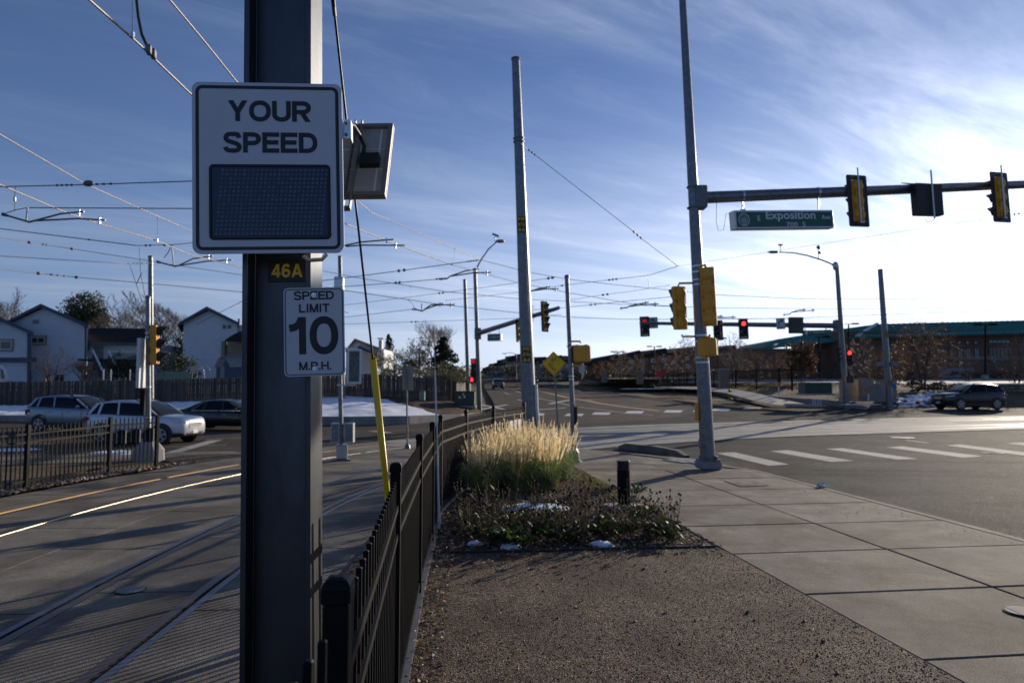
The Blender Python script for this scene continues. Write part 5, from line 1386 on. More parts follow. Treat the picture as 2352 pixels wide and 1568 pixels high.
w1 = wire('contact wire sloping from the top edge to the big sign, carrying a black feeder', [PZ(150, -55, 5.6), PZ(205, 0, 5.6), PZ(320, 102, 5.6), PZ(435, 213, 5.6), PZ(600, 352, 5.6), PZ(789, 512, 5.6), PZ(905, 560, 5.6)], .013, 'wirelit')
w1b = wire('contact wire running from behind the solar panel past the far luminaire', [PZ(905, 560, 5.6), PZ(1040, 609, 5.6), PZ(1190, 649, 5.6), PZ(1304, 672, 5.6), PZ(1450, 697, 5.6), PZ(1556, 704, 5.6)], .013, 'wirelit')
w2 = wire('upper messenger wire sloping from the top edge to the big sign', [PZ(330, -70, 6.6), PZ(390, 0, 6.6), PZ(470, 96, 6.6), PZ(543, 187, 6.6), PZ(700, 360, 6.6), PZ(853, 488, 6.6), PZ(1102, 596, 6.6)], .012, 'wirelit')
w2b = wire('messenger wire crossing behind the big pole towards the right', [PZ(1102, 596, 6.6), PZ(1212, 625, 6.6), PZ(1304, 641, 6.6), PZ(1423, 655, 6.6), PZ(1538, 666, 6.6), PZ(1645, 677, 6.6), PZ(1837, 686, 6.6), PZ(2100, 686, 6.6), PZ(2352, 684, 6.6), PZ(2600, 680, 6.6)], .012)
w3 = wire('messenger wire of the far track, entering at the left edge', [PZ(-140, 232, 6.4), PZ(0, 309, 6.4), PZ(195, 422, 6.4), PZ(319, 478, 6.4), PZ(440, 531, 6.4), PZ(600, 584, 6.4), PZ(743, 622, 6.4)], .013, 'wirelit')
w3b = wire('messenger wire of the far track, right of the steel column', [PZ(743, 622, 6.4), PZ(809, 636, 6.4), PZ(1027, 670, 6.4), PZ(1190, 686, 6.4), PZ(1487, 702, 6.4), PZ(1653, 707, 6.4), PZ(1837, 708.5, 6.4), PZ(2016, 709, 6.4), PZ(2352, 704, 6.4), PZ(2600, 699, 6.4)], .013)
w4 = wire('contact wire of the far track, entering at the left edge', [PZ(-140, 364, 5.3), PZ(0, 424, 5.3), PZ(150, 487.5, 5.3), PZ(229, 514, 5.3), PZ(360, 553, 5.3), PZ(442, 587, 5.3), PZ(560, 615, 5.3), PZ(680, 644, 5.3), PZ(791, 667, 5.3)], .013, 'wirelit')
w4b = wire('contact wire of the far track, right of the steel column', [PZ(791, 667, 5.3), PZ(937, 688, 5.3), PZ(1018, 700, 5.3), PZ(1190, 718, 5.3), PZ(1304, 728, 5.3), PZ(1432, 733, 5.3), PZ(1640, 733, 5.3), PZ(1800, 731, 5.3), PZ(2352, 711, 5.8)], .013)
wire('faint low wire above the far building', [P(1640, 731, 44), P(2003, 733, 44), P(2600, 725, 44)], .011)
# feeder tail and clamps on the first wire
q0 = PZ(311, 14, 6.2); fd = [PZ(310, -40, 6.6), PZ(314, 0, 6.4), PZ(318, 40, 6.1), PZ(326, 80, 5.8), PZ(338, 107, 5.64)]
MB().tube(fd, .017, 7).build('feeder_cable', M['cable'], w1)
for x, y in ((342, 115), (352, 124)): MB().box(PZ(x, y, 5.62), (.05, .10, .09), .3, 0, .006).build('clamp', M['galv_dark'], w1)
def hanger(th, a, b, r=.0035):
    MB().tube([a, b], r, 4).build('dropper', M['wire'], th); MB().box(b, (.03, .03, .06)).build('dropper_clip', M['zinc'], th); MB().box(a, (.025, .025, .05)).build('dropper_clip', M['galv_dark'], th)
hanger(w1, PZ(304, -30, 6.6), PZ(304, 80, 5.6)); hanger(w3, PZ(362, 499, 6.4), PZ(361, 552, 5.3))
hanger(w2, PZ(1045, 571, 6.6), PZ(1040, 608, 5.6)); hanger(w2b, PZ(1212, 625, 6.6), PZ(1210, 650, 5.6)); hanger(w2b, PZ(1460, 658, 6.6), PZ(1460, 697, 5.6))
hanger(w3b, PZ(943, 659, 6.4), PZ(940, 688, 5.3)); hanger(w3b, PZ(1095, 678, 6.4), PZ(1093, 708, 5.3))
wire('thin dropper standing over the far right arm', [P(1487, 630, 30), P(1492, 664, 30)], .012)
# cross spans
def span(label, px, d0, d1, ins=(), r=.010):
    n = len(px); th = wire(label, [P(x, y, d0+(d1-d0)*i/(n-1)) for i, (x, y) in enumerate(px)], r, 'wire', 0, 'cross-span wires')
    def at(x):
        for i in range(n-1):
            if px[i][0] <= x <= px[i+1][0]:
                f = (x-px[i][0])/(px[i+1][0]-px[i][0]); y = px[i][1]+(px[i+1][1]-px[i][1])*f; return P(x, y, d0+(d1-d0)*(i+f)/(n-1))
        return P(px[-1][0], px[-1][1], d1)
    for x0, x1, k, rr in ins: stringknobs(th, at(x0), at(x1), k, rr)
    return th, at
s1, at = span('highest cross-span at the left edge, carrying a round pulley block', [(-120, 430), (0, 428.5), (36, 428), (200, 424), (439, 416), (600, 410)], 12.5, 11.5, ((126, 170, 4, .022), (215, 262, 3, .02)))
mb = MB(); mb.ball(at(203)+Vector((0, 0, .02)), .085, 8, 5, (1.2, .5, .7)); mb.build('pulley_block', M['insul'], s1)
MB().tube([at(35), P(34, 455, 12.4), P(34, 484, 12.3)], .006, 4).build('dropper', M['wire'], s1); MB().box(P(34, 457, 12.4), (.03, .03, .08)).build('turnbuckle', M['galv_dark'], s1)
span('cross-span behind the big sign, just below the pulley block', [(67, 477), (439, 479), (700, 480)], 12.2, 13)
s3_, a3 = span('cross-span sloping down to a pull-off knot above the left poles', [(-120, 513), (0, 525), (210, 551), (315, 564)], 19, 18.5, ((196, 212, 1, .025),), .013)
span('short cross-span from the pull-off knot to the big sign', [(315, 564), (395, 562), (439, 558), (560, 548)], 18.5, 17.5, ((330, 350, 2, .03), (372, 384, 1, .04)))
span('cross-span with turnbuckles passing behind the left catenary pole', [(-120, 530), (0, 546), (67, 556.5), (169, 572), (345, 599), (410, 610), (560, 632)], 26, 40, ((60, 75, 1, .07), (95, 110, 2, .05), (158, 172, 1, .07)), .016)
span('cross-span ending at the left catenary pole', [(-120, 577), (0, 588), (184, 599), (295, 606), (346, 604)], 26, 36.8, ((290, 342, 5, .045),), .016)
span('lowest cross-span at the left edge', [(-120, 605), (0, 618), (77, 626.5), (179, 637), (343, 651), (560, 671), (640, 680)], 27, 42, ((80, 97, 1, .08), (110, 155, 3, .05), (168, 182, 1, .08)), .017)
k0 = wire('forked bridle wires hanging above the left signal pole', [P(320, 567, 18.4), P(323, 627, 18.2), P(334, 684, 18.1)], .008); MB().tube([P(298, 608, 26), P(313, 653, 22), P(327, 695, 18.2)], .009, 4).build('bridle_strand', M['wire'], k0); MB().tube([P(325, 628, 18.2), P(313, 653, 19)], .012, 5).build('bridle_link', M['insul'], k0)
span('wire sloping from the column down over the right-hand house roof', [(450, 745), (560, 690), (640, 650)], 50, 46, (), .02)
T = [('span from the column to the messenger near the far luminaire', [(700, 655), (743, 644), (809, 636), (926, 620.6), (1102, 597)], 22, 19.5, ((910, 935, 2, .05), (1072, 1098, 4, .03))),
     ('span ending at the pull-off arm on the far pole', [(700, 665), (791, 658), (915, 649), (1027, 639)], 27, 22, ((905, 922, 2, .05), (1000, 1026, 4, .035))),
     ('long faint span rising right behind the big pole', [(791, 700.5), (1036, 670), (1190, 649), (1274, 637)], 40, 30, ((1005, 1022, 2, .06), (1255, 1274, 2, .06))),
     ('faint low span left of the far poles', [(740, 732), (795, 728), (952, 709.6)], 34, 30, ((945, 952, 1, .05),)),
     ('lowest faint span behind the far signal pole', [(740, 748), (795, 744), (1095, 734), (1183, 731), (1290, 722)], 60, 62, ((940, 960, 2, .08),)),
     ('long span from the near left to the far arm, crossing the big pole', [(1022, 690), (1183, 672), (1295, 655), (1491, 632), (1557, 611)], 48, 24, ((1286, 1306, 2, .05), (1395, 1420, 3, .05))),
     ('thin span right of the slim pole, rising to the right', [(1300, 690), (1378, 678), (1454, 668), (1538, 655)], 45, 38, ((1380, 1400, 2, .07),)),
     ('lower thin span right of the slim pole', [(1216, 712), (1300, 706), (1441, 691), (1560, 680)], 50, 44, ((1352, 1372, 2, .07),)),
     ('slack span from the column top region to the far left arm', [(560, 660), (743, 690), (800, 720)], 44, 46, ())]
for lab, px, d0, d1, ins in T: span(lab, px, d0, d1, ins, .012 if d1 < 40 else .018)
sA, aA = span('guy span from the big pole down to the knot left of the near signal pole', [(1197, 331), (1224, 352), (1453, 530), (1475, 549), (1557, 611)], 19.4, 23, ((1212, 1232, 3, .03), (1452, 1476, 3, .035)), .009)
span('thin span from the knot behind the near pole to the far right', [(1557, 611), (1592, 606), (1770, 578), (2100, 527), (2352, 489), (2600, 452)], 23, 15, ((2325, 2345, 2, .025),), .0045)
# registration arms
def arm_reg(label, boom, upper, lower, d, strut=None, r=.025, ends=True):
    th = thing('registration_arm', label, 'registration arm', P(boom[0][0], boom[0][1], d), None, 'catenary registration arms')
    MB().tube([P(x, y, d) for x, y in boom], r*1.1, 6).build('boom', M['insul'], th)
    MB().tube([P(x, y, d) for x, y in upper], r, 6).build('steady_tube', M['galv_dark'], th); MB().tube([P(x, y, d) for x, y in lower], r, 6).build('steady_tube', M['galv_dark'], th)
    if strut: MB().tube([P(x, y, d) for x, y in strut], r*.8, 6).build('strut', M['galv_dark'], th)
    for (x0, y0), (x1, y1) in (upper[-2:], lower[-2:]):
        k = .22; x, y = x1+(x0-x1)*k, y1+(y0-y1)*k; p = P(x, y, d); MB().tube([p+Vector((0, 0, r*2.6)), p-Vector((0, 0, r*4))], r*1.2, 6).build('contact_clip', M['zinc'], th)
    mb = MB(); mb.tube([P(*boom[0], d), P(*boom[0], d).lerp(P(*boom[1], d), .3)], [r*2.2, r*.9], 6); mb.build('end_insulator', M['insul'], th)
    return th
arm_reg('large registration arm at the left edge, below the pulley block', [(6, 492), (67, 510), (79, 507)], [(79, 507), (139, 491), (193, 486)], [(79, 507), (180, 502), (242, 506)], 12.3, [(63, 477), (60, 509)], .017)
MB().tube([P(6, 492, 12.3), P(36, 482, 12.3), P(63, 477, 12.3)], .008, 5).build('tie_wire', M['wire'], bpy.data.objects['registration_arm'])
arm_reg('registration arm just below the big sign, left of the column', [(361, 601), (402, 611.6), (410, 610)], [(410, 610), (443, 594), (489, 588)], [(410, 610), (474, 600), (533, 597)], 18.6, [(395, 570), (399, 609)], .020)
MB().tube([P(395, 562, 18.2), P(386, 580, 18.4), P(377, 592, 18.5)], .012, 5).build('tie_wire', M['insul'], bpy.data.objects['registration_arm.001'])
arm_reg('registration arm right of the big sign, highest on the right side', [(760, 572), (789, 565), (795, 563)], [(795, 563), (828, 556), (905, 549.6)], [(795, 566), (831, 563), (930, 563.5)], 15.6, None, .018)
arm_reg('registration arm touching the far luminaire pole', [(1012, 641), (1027, 640), (1033, 634.6)], [(1033, 634.6), (1069, 622), (1100, 618)], [(1033, 634.6), (1084, 627), (1128, 625.5)], 21.5, None, .022)
arm_reg('registration arm with an upright strut, left of the far poles', [(952, 709.6), (970, 714.4), (976, 710)], [(976, 710), (989, 700.5), (1018, 697)], [(976, 710), (1003, 701), (1045, 699)], 29, [(969, 697), (968, 714)], .03)
MB().tube([P(937, 688, 28.5), P(948, 698, 28.7), P(952, 707, 29)], .015, 4).build('tie_wire', M['wire'], bpy.data.objects['registration_arm.004'])
arm_reg('registration arm between the big pole and the slim pole', [(1205, 678), (1216, 671), (1222, 668)], [(1222, 668), (1235, 663), (1263, 658)], [(1222, 668), (1250, 664), (1283, 663)], 24.5, None, .024)
arm_reg('registration arm left of the three-lamp signal', [(1425, 708), (1441, 706), (1444, 704)], [(1444, 704), (1460, 699), (1490, 694)], [(1444, 704), (1480, 699.5), (1512, 697.5)], 31, None, .03)
arm_reg('small registration arm low between the far signs, right of the red lamp', [(1600, 738), (1611, 733), (1614, 732)], [(1614, 732), (1640, 727), (1660, 726)], [(1614, 732), (1660, 729), (1690, 728)], 37, None, .03)
arm_reg('small registration arm above the far E Exposition Ave sign', [(1800, 723), (1814, 721), (1818, 717)], [(1818, 717), (1834, 712), (1850, 711)], [(1818, 717), (1850, 714), (1872, 712)], 39, None, .03)
# ------------------------------------------------------------------ snow bank, low wall, wood fence and houses on the left
def tri_grid(name, rows, m, parent=None, smooth=True):
    n = len(rows[0]); mb = MB(); vs = [p for r in rows for p in r]; fs = []
    for i in range(len(rows)-1):
        for j in range(n-1): fs.append((i*n+j, i*n+j+1, (i+1)*n+j+1, (i+1)*n+j))
    mb.add(vs, fs, 0, smooth); ob = mb.build(name, m, parent); return ob
def lerp_poly(pts, n):
    pts = [Vector(p) for p in pts]; L_ = [0]
    for a, b in zip(pts, pts[1:]): L_.append(L_[-1]+(b-a).length)
    out = []
    for i in range(n):
        s_ = L_[-1]*i/(n-1)
        for k in range(len(pts)-1):
            if s_ <= L_[k+1]+1e-9: out.append(pts[k].lerp(pts[k+1], (s_-L_[k])/max(1e-9, L_[k+1]-L_[k]))); break
    return out
wallb = gp([(-700, 966), (-200, 967), (0, 968), (430, 972), (800, 976), (940, 974), (1060, 962), (1112, 951)], RO)
wl = thing('retaining_wall', 'low grey concrete wall holding the snow bank along the far side of the road', 'wall', wallb[2])
hts = [.34, .34, .34, .38, .42, .42, .26, .12]
for i in range(len(wallb)-1):
    a, b = wallb[i], wallb[i+1]; k = max(1, int((b-a).length/3.0))
    for j in range(k):
        p, q = a.lerp(b, j/k), a.lerp(b, (j+1)/k); h0, h1 = hts[i]+(hts[i+1]-hts[i])*j/k, hts[i]+(hts[i+1]-hts[i])*(j+1)/k
        t = (q-p).normalized(); n = Vector((-t.y, t.x, 0)).normalized(); p = p+t*.012; q = q-t*.012
        mb = MB(); vs = []
        for s_, h in ((p, h0), (q, h1)):
            for o, z in ((0, -.3), (0, h), (.25, h), (.25, -.3)): vs.append(s_+n*o+Vector((0, 0, z)))
        mb.add(vs, [(0, 1, 2, 3), (7, 6, 5, 4), (0, 4, 5, 1), (1, 5, 6, 2), (2, 6, 7, 3)]); mb.build('wall_panel', M['concw'], wl)
fy = 44.0
fbase = [P(-700, 936, fy), P(-200, 934, fy), P(0, 932, fy), P(300, 926, fy), P(560, 916, fy), P(850, 909, fy), P(1000, 915, fy), P(1046, 921, fy)]
NB = 150; fr_row = lerp_poly([p+Vector((0, .25, hts[i]-.02)) for i, p in enumerate(wallb)], NB); bk = lerp_poly([p+Vector((0, .3, 0)) for p in fbase], NB)
rows = []
for r in range(27):
    s_ = r/26; row = []
    for j in range(NB):
        p = fr_row[j].lerp(bk[j], s_); bump = .22*math.sin(math.pi*s_)*(.6+.5*noise.noise(Vector((p.x*.25, p.y*.25, 2))))
        row.append(p+Vector((0, 0, bump+(.11*noise.noise(Vector((p.x*.8, p.y*.9, 5)))+.06*noise.noise(Vector((p.x*2.6, p.y*2.2, 7))))*(1 if 0 < r < 26 else 0))))
    rows.append(row)
jd = 130
struct(tri_grid('snow_bank', [r[:jd+1] for r in rows], M['snow'])); struct(tri_grid('dirt_bank', [r[jd:] for r in rows], M['barkbed']))
# yards behind the fence
yb = [[Vector((x, y, z)) for x in (-75, -40, -20, -5)] for y, z in ((44.2, 1.0), (50, 1.35), (62, 1.7), (100, 2.4))]
struct(tri_grid('yard', yb, M['drygrass']))
# snow along the gutter and on the road edge at left
def snow_patch(label, c, rx, ry, h, seed, n=16):
    mb = MB(); vs = []; rings = ((1.0, 0), (.86, .55), (.55, .9), (.2, 1.0))
    for k, (s_, z) in enumerate(rings):
        for j in range(n):
            a = 2*math.pi*j/n; q = 1+.38*noise.noise(Vector((math.cos(a)*1.3, math.sin(a)*1.3, seed)))+.12*noise.noise(Vector((math.cos(a)*4, math.sin(a)*4, seed+9)))
            vs.append(Vector((math.cos(a)*rx*q*s_, math.sin(a)*ry*q*s_, z*h*(1+.5*noise.noise(Vector((a, k, seed)))))))
    fs = []
    for k in range(3):
        for j in range(n): fs.append((k*n+j, k*n+(j+1) % n, k*n+n+(j+1) % n, k*n+n+j))
    fs.append(tuple(range(3*n, 4*n)))
    mb.add(vs, fs, 0, True); ob = mb.build('snow_patch', M['snow']); ob.location = c; tag(ob, label, 'snow patch', 'leftover snow patches'); return ob
snow_patch('long bluish snow patch on the path behind the bronze fence', G(272, 1041, RO)+Vector((0, 0, .0)), 1.0, .5, .07, 3)
snow_patch('flat icy snow patch at the left edge behind the bronze fence', G(20, 1033, RO), 1.1, .6, .03, 13)
snow_patch('largest snow patch between the grass and the bollard', G(1232, 1166, 0), .62, .36, .05, 1)
snow_patch('thin snow patch left of the largest one, under the dead flowers', G(1130, 1172, 0), .25, .2, .03, 5)
snow_patch('small snow patch just in front of the largest one', G(1158+82, 1196, 0), .26, .14, .03, 7)
snow_patch('small snow lump at the mulch edge below the dead flowers, middle one of three', G(1172, 1258, 0), .15, .11, .06, 8)
snow_patch('small snow lump at the mulch edge, leftmost of three', G(1090, 1250, 0), .10, .07, .045, 9)
snow_patch('small snow lump at the mulch edge, rightmost of three', G(1382, 1252, 0), .17, .08, .05, 10)
# pale walk strip behind the bronze fence, dead grass, rock mulch
struct(sheet('turf_strip', [Vector((-9.95, 8, 0)), lf[1]+Vector((0, 0, 0)), lf[2], lf[3], lf[4]] + gp([(352, 1054), (200, 1061), (0, 1068), (-500, 1080)], 0), -.03, M['drygrass']))
struct(sheet('path', gp([(512, 1044), (440, 1046), (352, 1055), (200, 1062), (0, 1069), (-500, 1081), (-500, 1061), (0, 1050), (200, 1043), (366, 1040), (520, 1036), (560, 1037), (560, 1043)], RO), -.068, M['walk']))
rk = [Vector((-9.97, 6, 0))] + [off_pt(i, 6.47) for i in range(len(RC)) if 6 < RC[i].y < 17.5][0:1]
edge = [off_pt(i, 6.46) for i in range(len(RC)) if 5 < RC[i].y < 17.0]
struct(sheet('rock_strip', [Vector((-9.98, 5, 0)), lf[0]-Vector((.03, 0, 0)), lf[1]-Vector((.03, 0, 0)), lf[2]-Vector((.03, 0, 0)), lf[3]-Vector((.03, 0, 0)), lf[4]+Vector((-.02, .05, 0))] + edge[::-1], -.02, M['barkbed']))
gt_ = thing('drain_grate', 'long rusty slotted grate beside the track slab behind the bronze fence', 'grate', G(440, 1052, SL))
ga_, gb_ = G(378, 1059, SL), G(512, 1044, SL); tg = (gb_-ga_).normalized(); ng = Vector((-tg.y, tg.x, 0)); Lg = (gb_-ga_).length
for s_ in (-.16, .16): MB().bar(ga_+ng*s_+Vector((0, 0, .012)), gb_+ng*s_+Vector((0, 0, .012)), .03, .03).build('grate_side', M['railside'], gt_)
k = int(Lg/.075)
for j in range(k): MB().bar(ga_+tg*(j+.5)*Lg/k-ng*.15+Vector((0, 0, .012)), ga_+tg*(j+.5)*Lg/k+ng*.15+Vector((0, 0, .012)), .03, .02).build('grate_bar', M['railside'], gt_)
# ---- weathered plank fence
wf = thing('plank_fence', 'long dark weathered plank fence above the snow bank', 'fence', fbase[3])
ftop = [P(-700, 878, fy), P(-200, 877, fy), P(0, 876, fy), P(300, 872, fy), P(560, 866, fy), P(850, 858, fy), P(1000, 868, fy), P(1046, 874, fy)]
def fence_at(x):
    for i in range(len(fbase)-1):
        if fbase[i].x <= x <= fbase[i+1].x:
            f = (x-fbase[i].x)/(fbase[i+1].x-fbase[i].x); return fbase[i].z+(fbase[i+1].z-fbase[i].z)*f, ftop[i].z+(ftop[i+1].z-ftop[i].z)*f
    return fbase[-1].z, ftop[-1].z
bw_ = .14; x = -38.0; x1_ = fbase[-1].x; pl_mesh = {}; cnt = 0
while x < x1_-.02:
    zb, zt = fence_at(x); h = round(zt-zb+rnd.uniform(-.03, .03), 2)
    if h not in pl_mesh:
        q = MB(); w = bw_-.012; q.prism([(-w/2, 0, -.3), (w/2, 0, -.3), (w/2, 0, h-.05), (w/2-.03, 0, h), (-w/2+.03, 0, h), (-w/2, 0, h-.05)], (0, .02, 0)); pl_mesh[h] = q.mesh('plank', M['wood'])
    ob = link('plank', pl_mesh[h], wf); ob.location = Vector((x+bw_/2, fy+rnd.uniform(-.012, .012), zb))-wf.location; ob.rotation_euler = (0, rnd.uniform(-.012, .012), 0); cnt += 1; x += bw_
for zf in (.25, .75):
    for i in range(1, len(fbase)-1):
        a, b = fbase[i].lerp(ftop[i], zf), fbase[i+1].lerp(ftop[i+1], zf); MB().bar(a+Vector((0, .06, 0)), b+Vector((0, .06, 0)), .04, .09).build('fence_rail', M['wood'], wf)
for x_, w_ in ((103, .12), (287, .1), (1037, .18)):
    q = P(x_, 905, fy-.08); zb, zt = fence_at(q.x); MB().box((q.x, q.y, (zb+zt)/2+.05), (w_*.6, .06, zt-zb+.15)).build('raw_post', M['woodnew'], wf)
# second lower stretch running back beyond
w2f = thing('plank_fence', 'lower plank fence running back behind the green transformer box', 'fence', P(1060, 915, 48))
pts = [P(1046, 916, 46), P(1072, 904, 56), P(1082, 899, 70)]; tp = [P(1046, 880, 46), P(1072, 878, 56), P(1084, 880, 70)]
for i in range(2):
    k = 22
    for j in range(k):
        a = pts[i].lerp(pts[i+1], j/k); b = pts[i].lerp(pts[i+1], (j+.92)/k); t0 = tp[i].lerp(tp[i+1], j/k).z; MB().prism([a-Vector((0, 0, .3)), b-Vector((0, 0, .3)), Vector((b.x, b.y, t0)), Vector((a.x, a.y, t0))], (.02, 0, 0)).build('plank', M['wood'], w2f)

# ---- houses
def gable_house(name, label, xl, xr, ye, xp, yp, d, depth, m, over=.35, yb=900, roofm='shingle', trimm='trim', cat='house'):
    """gable end faces the camera; px outline of the gable, walls to the ground"""
    a, b = P(xl, yb, d), P(xr, yb, d); el, er, pk = P(xl, ye, d), P(xr, ye, d), P(xp, yp, d)
    pk = Vector((pk.x, d, pk.z)); ze = er.z
    t = thing(name, label, cat, Vector(((a.x+b.x)/2, d, a.z)))
    poly = [Vector((a.x, d, a.z)), Vector((b.x, d, a.z)), Vector((b.x, d, ze)), Vector((pk.x, d, pk.z-.12)), Vector((a.x, d, ze))]
    kx = (a.x+b.x)/2/d; ext = Vector((kx*depth, depth, 0)); ov2 = Vector((kx*(depth+2*over), depth+2*over, 0))
    MB().prism(poly, ext).build('wall', m, t)
    th = .20
    for s_, ex in ((1, b.x), (-1, a.x)):
        sl = (pk.z-ze)/abs(pk.x-ex); xo = ex+s_*over; zo = ze-sl*over
        p = [Vector((pk.x, d-over, pk.z-.05)), Vector((xo, d-over, zo-.05)), Vector((xo, d-over, zo+th*.6)), Vector((pk.x, d-over, pk.z+th))]
        if s_ < 0: p = p[::-1]
        MB().prism(p, ov2).build('roof', M[roofm], t)
        q = [Vector((pk.x, 0, pk.z+th+.01)), Vector((xo, 0, zo+th*.6+.01)), Vector((xo, 0, zo-.14)), Vector((pk.x, 0, pk.z-.10))]
        q = [Vector((v.x, d-over-.035, v.z)) for v in q]
        MB().prism(q if s_ < 0 else q[::-1], (0, .03, 0)).build('rake_board', M[trimm], t)
    return t, d
def window(t, x0, x1, y0, y1, d, frame='vinyl', cas=None, mull=True, glass='glass', proud=.05):
    a, b = P(x0, y1, d), P(x1, y0, d); w, h = b.x-a.x, b.z-a.z; c = Vector(((a.x+b.x)/2, d, (a.z+b.z)/2))
    if cas: 
        for cc, s_ in (((0, 0, h/2+.07), (w+.28, .05, .14)), ((0, 0, -h/2-.07), (w+.28, .05, .14)), ((-w/2-.07, 0, 0), (.14, .05, h)), ((w/2+.07, 0, 0), (.14, .05, h))):
            MB().box(c+Vector(cc)-Vector((0, .02, 0)), s_).build('casing', M[cas], t)
    f = MB().box(c+Vector((0, -.0, 0)), (w, .07, h)).build('window', M[frame], t)
    n = 2 if mull else 1; pw_ = (w-.07*(n+1))/n
    for k in range(n): MB().box(c+Vector((-w/2+.07+pw_/2+k*(pw_+.07), -.032, 0)), (pw_, .015, h-.14)).build('pane', M[glass], f)
h1, d = gable_house('house', 'large pale grey gabled house with slate blue trim behind the plank fence at left', 4, 196, 747, 100, 704, 58, 9, M['siding'])
window(h1, 121, 183*1.0-.5, 0, 1, 58) if False else None
window(h1, 70.5, 104, 774, 788.5, 58-.02, cas='tantrim'); window(h1, 124, 150, 858, 892, 57.98); window(h1, 18+60, 100, 836, 856, 57.98, cas='tantrim') if False else None
MB().box(P(82, 737+1, 57.95), (.5, .05, .3)).build('gable_vent', M['grey'], h1)
MB().bar(P(193, 752, 57.9), P(193, 880, 57.9), .10, .10, 0, (0, 1, 0)).build('downspout', M['vinyl'], h1)
MB().bar(P(195.5, 748, 57.93), P(195.5, 900, 57.93), .12, .10, 0, (0, 1, 0)).build('corner_board', M['trim'], h1)
h1b, d = gable_house('house_bay', 'lower front gable bay with a large window at the left edge', -62, 68, 763, 3, 733, 56, 1.95, M['siding'], cat='house bay')
window(h1b, 0, 28, 782, 803, 55.98, cas='tantrim', mull=False); MB().bar(P(67, 765, 55.93), P(67, 900, 55.93), .28, .10, 0, (0, 1, 0)).build('corner_board', M['trim'], h1b)
MB().box(P(22, 826, 55.9), (4.2, .3, .35)).build('belt_board', M['trim'], h1b)
# low wing with dark shingle roof
a, b = P(198, 900, 60), P(345, 900, 60); zt = P(200, 789, 60).z
h1c = thing('house_wing', 'low white house wing with a dark shingle roof and raised deck', 'house wing', Vector(((a.x+b.x)/2, 60, a.z)))
MB().prism([Vector((a.x, 60, a.z)), Vector((b.x, 60, a.z)), Vector((b.x, 60, zt)), Vector((a.x, 60, zt))], (0, 7, 0)).build('wall', M['siding2'], h1c)
r0_, r1_ = P(198, 787, 59.5), P(352, 788, 59.5); q0, q1 = P(206, 756, 63.5), P(352, 757, 63.5)
MB().prism([r0_, r1_, q1, q0], (0, .05, .12)).build('roof', M['shingle'], h1c); MB().bar(r0_-Vector((0, .05, .02)), r1_-Vector((0, .05, .02)), .06, .16).build('gutter', M['trim'], h1c)
MB().box((lambda p, q: ((p.x+q.x)/2, 59.97, (p.z+q.z)/2))(P(216, 850, 60), P(237, 795, 60)), (P(237, 0, 60).x-P(216, 0, 60).x, .05, P(0, 795, 60).z-P(0, 850, 60).z)).build('door', M['grey'], h1c)
window(h1c, 199, 210, 786, 808, 59.98, mull=False, glass='glassblue')
# deck with stairs
dk = thing('deck', 'raised wooden deck and stair with pale handrails beside the low house wing', 'deck', P(255, 880, 57.5))
z_d = P(0, 826, 57.5).z; xa, xb = P(212, 0, 57.5).x, P(345, 0, 57.5).x
MB().box(((xa+xb)/2, 58.7, z_d), (xb-xa, 2.4, .16)).build('deck_floor', M['wood'], dk)
for (x0, y0, x1, y1), mm in (((213, 804, 237, 853), 'vinyl'), ((249, 806, 273, 853), 'vinyl')):
    p, q = P(x0, y0, 57.2), P(x1, y1, 55.4); MB().bar(p, q, .09, .16).build('stair_rail', M['vinyl'], dk); p2, q2 = p-Vector((0, 0, .75)), q-Vector((0, 0, .75)); MB().bar(p2, q2, .08, .22).build('stringer', M['wood'], dk)
    MB().prism([p-Vector((0, -.03, .06)), q-Vector((0, -.03, .06)), q2, p2], (.03, 0, 0)).build('rail_infill', M['wood'], dk)
    MB().bar(q, q-Vector((0, 0, 1.3)), .1, .1).build('newel_post', M['vinyl'], dk)
for k in range(8):
    p = P(232, 826, 57.2).lerp(P(255, 872, 55.4), k/8); MB().box(p, (1.0, .28, .05)).build('tread', M['wood'], dk)
p, q = P(254, 808, 57.4), P(345, 810, 57.4); MB().bar(p, q, .08, .08).build('deck_rail', M['vinyl'], dk)
for k in range(26):
    c = p.lerp(q, k/26+.015); MB().bar(c, Vector((c.x, c.y, z_d)), .04, .04, 0, (0, 1, 0)).build('baluster', M['tantrim'], dk)
# second gabled house
h2, d = gable_house('house', 'grey gabled house with two small windows, just left of the steel column', 417, 541, 741, 479, 710, 60, 8, M['siding'])
window(h2, 509, 534, 744, 757, 59.98); window(h2, 509, 534, 795, 808, 59.98)
a = P(541, 900, 62.5); MB().box((a.x+1.8, 65, (a.z+P(0, 746, 62.5).z)/2), (3.6, 5, P(0, 746, 62.5).z-a.z)).build('side_wing', M['siding2'], h2)
MB().prism([P(516, 784, 58.4), P(620, 784, 58.4), P(620, 764, 60.5), P(548, 764, 60.5)], (0, .05, .15)).build('porch_roof', M['shingle'], h2)
for x in (519, 590): MB().bar(P(x, 785, 58.6), P(x, 860, 58.6), .16, .16, 0, (0, 1, 0)).build('porch_post', M['wood'], h2)
MB().box((P(553, 0, 59.5).x, 59.9, (P(0, 785, 59.5).z+P(0, 860, 59.5).z)/2), (2.0, .3, 3.0)).build('porch_wall', M['tantrim'], h2)
MB().tube([P(549, 742, 62), P(549, 732, 62)], .12, 6).build('flue', M['grey'], h2)
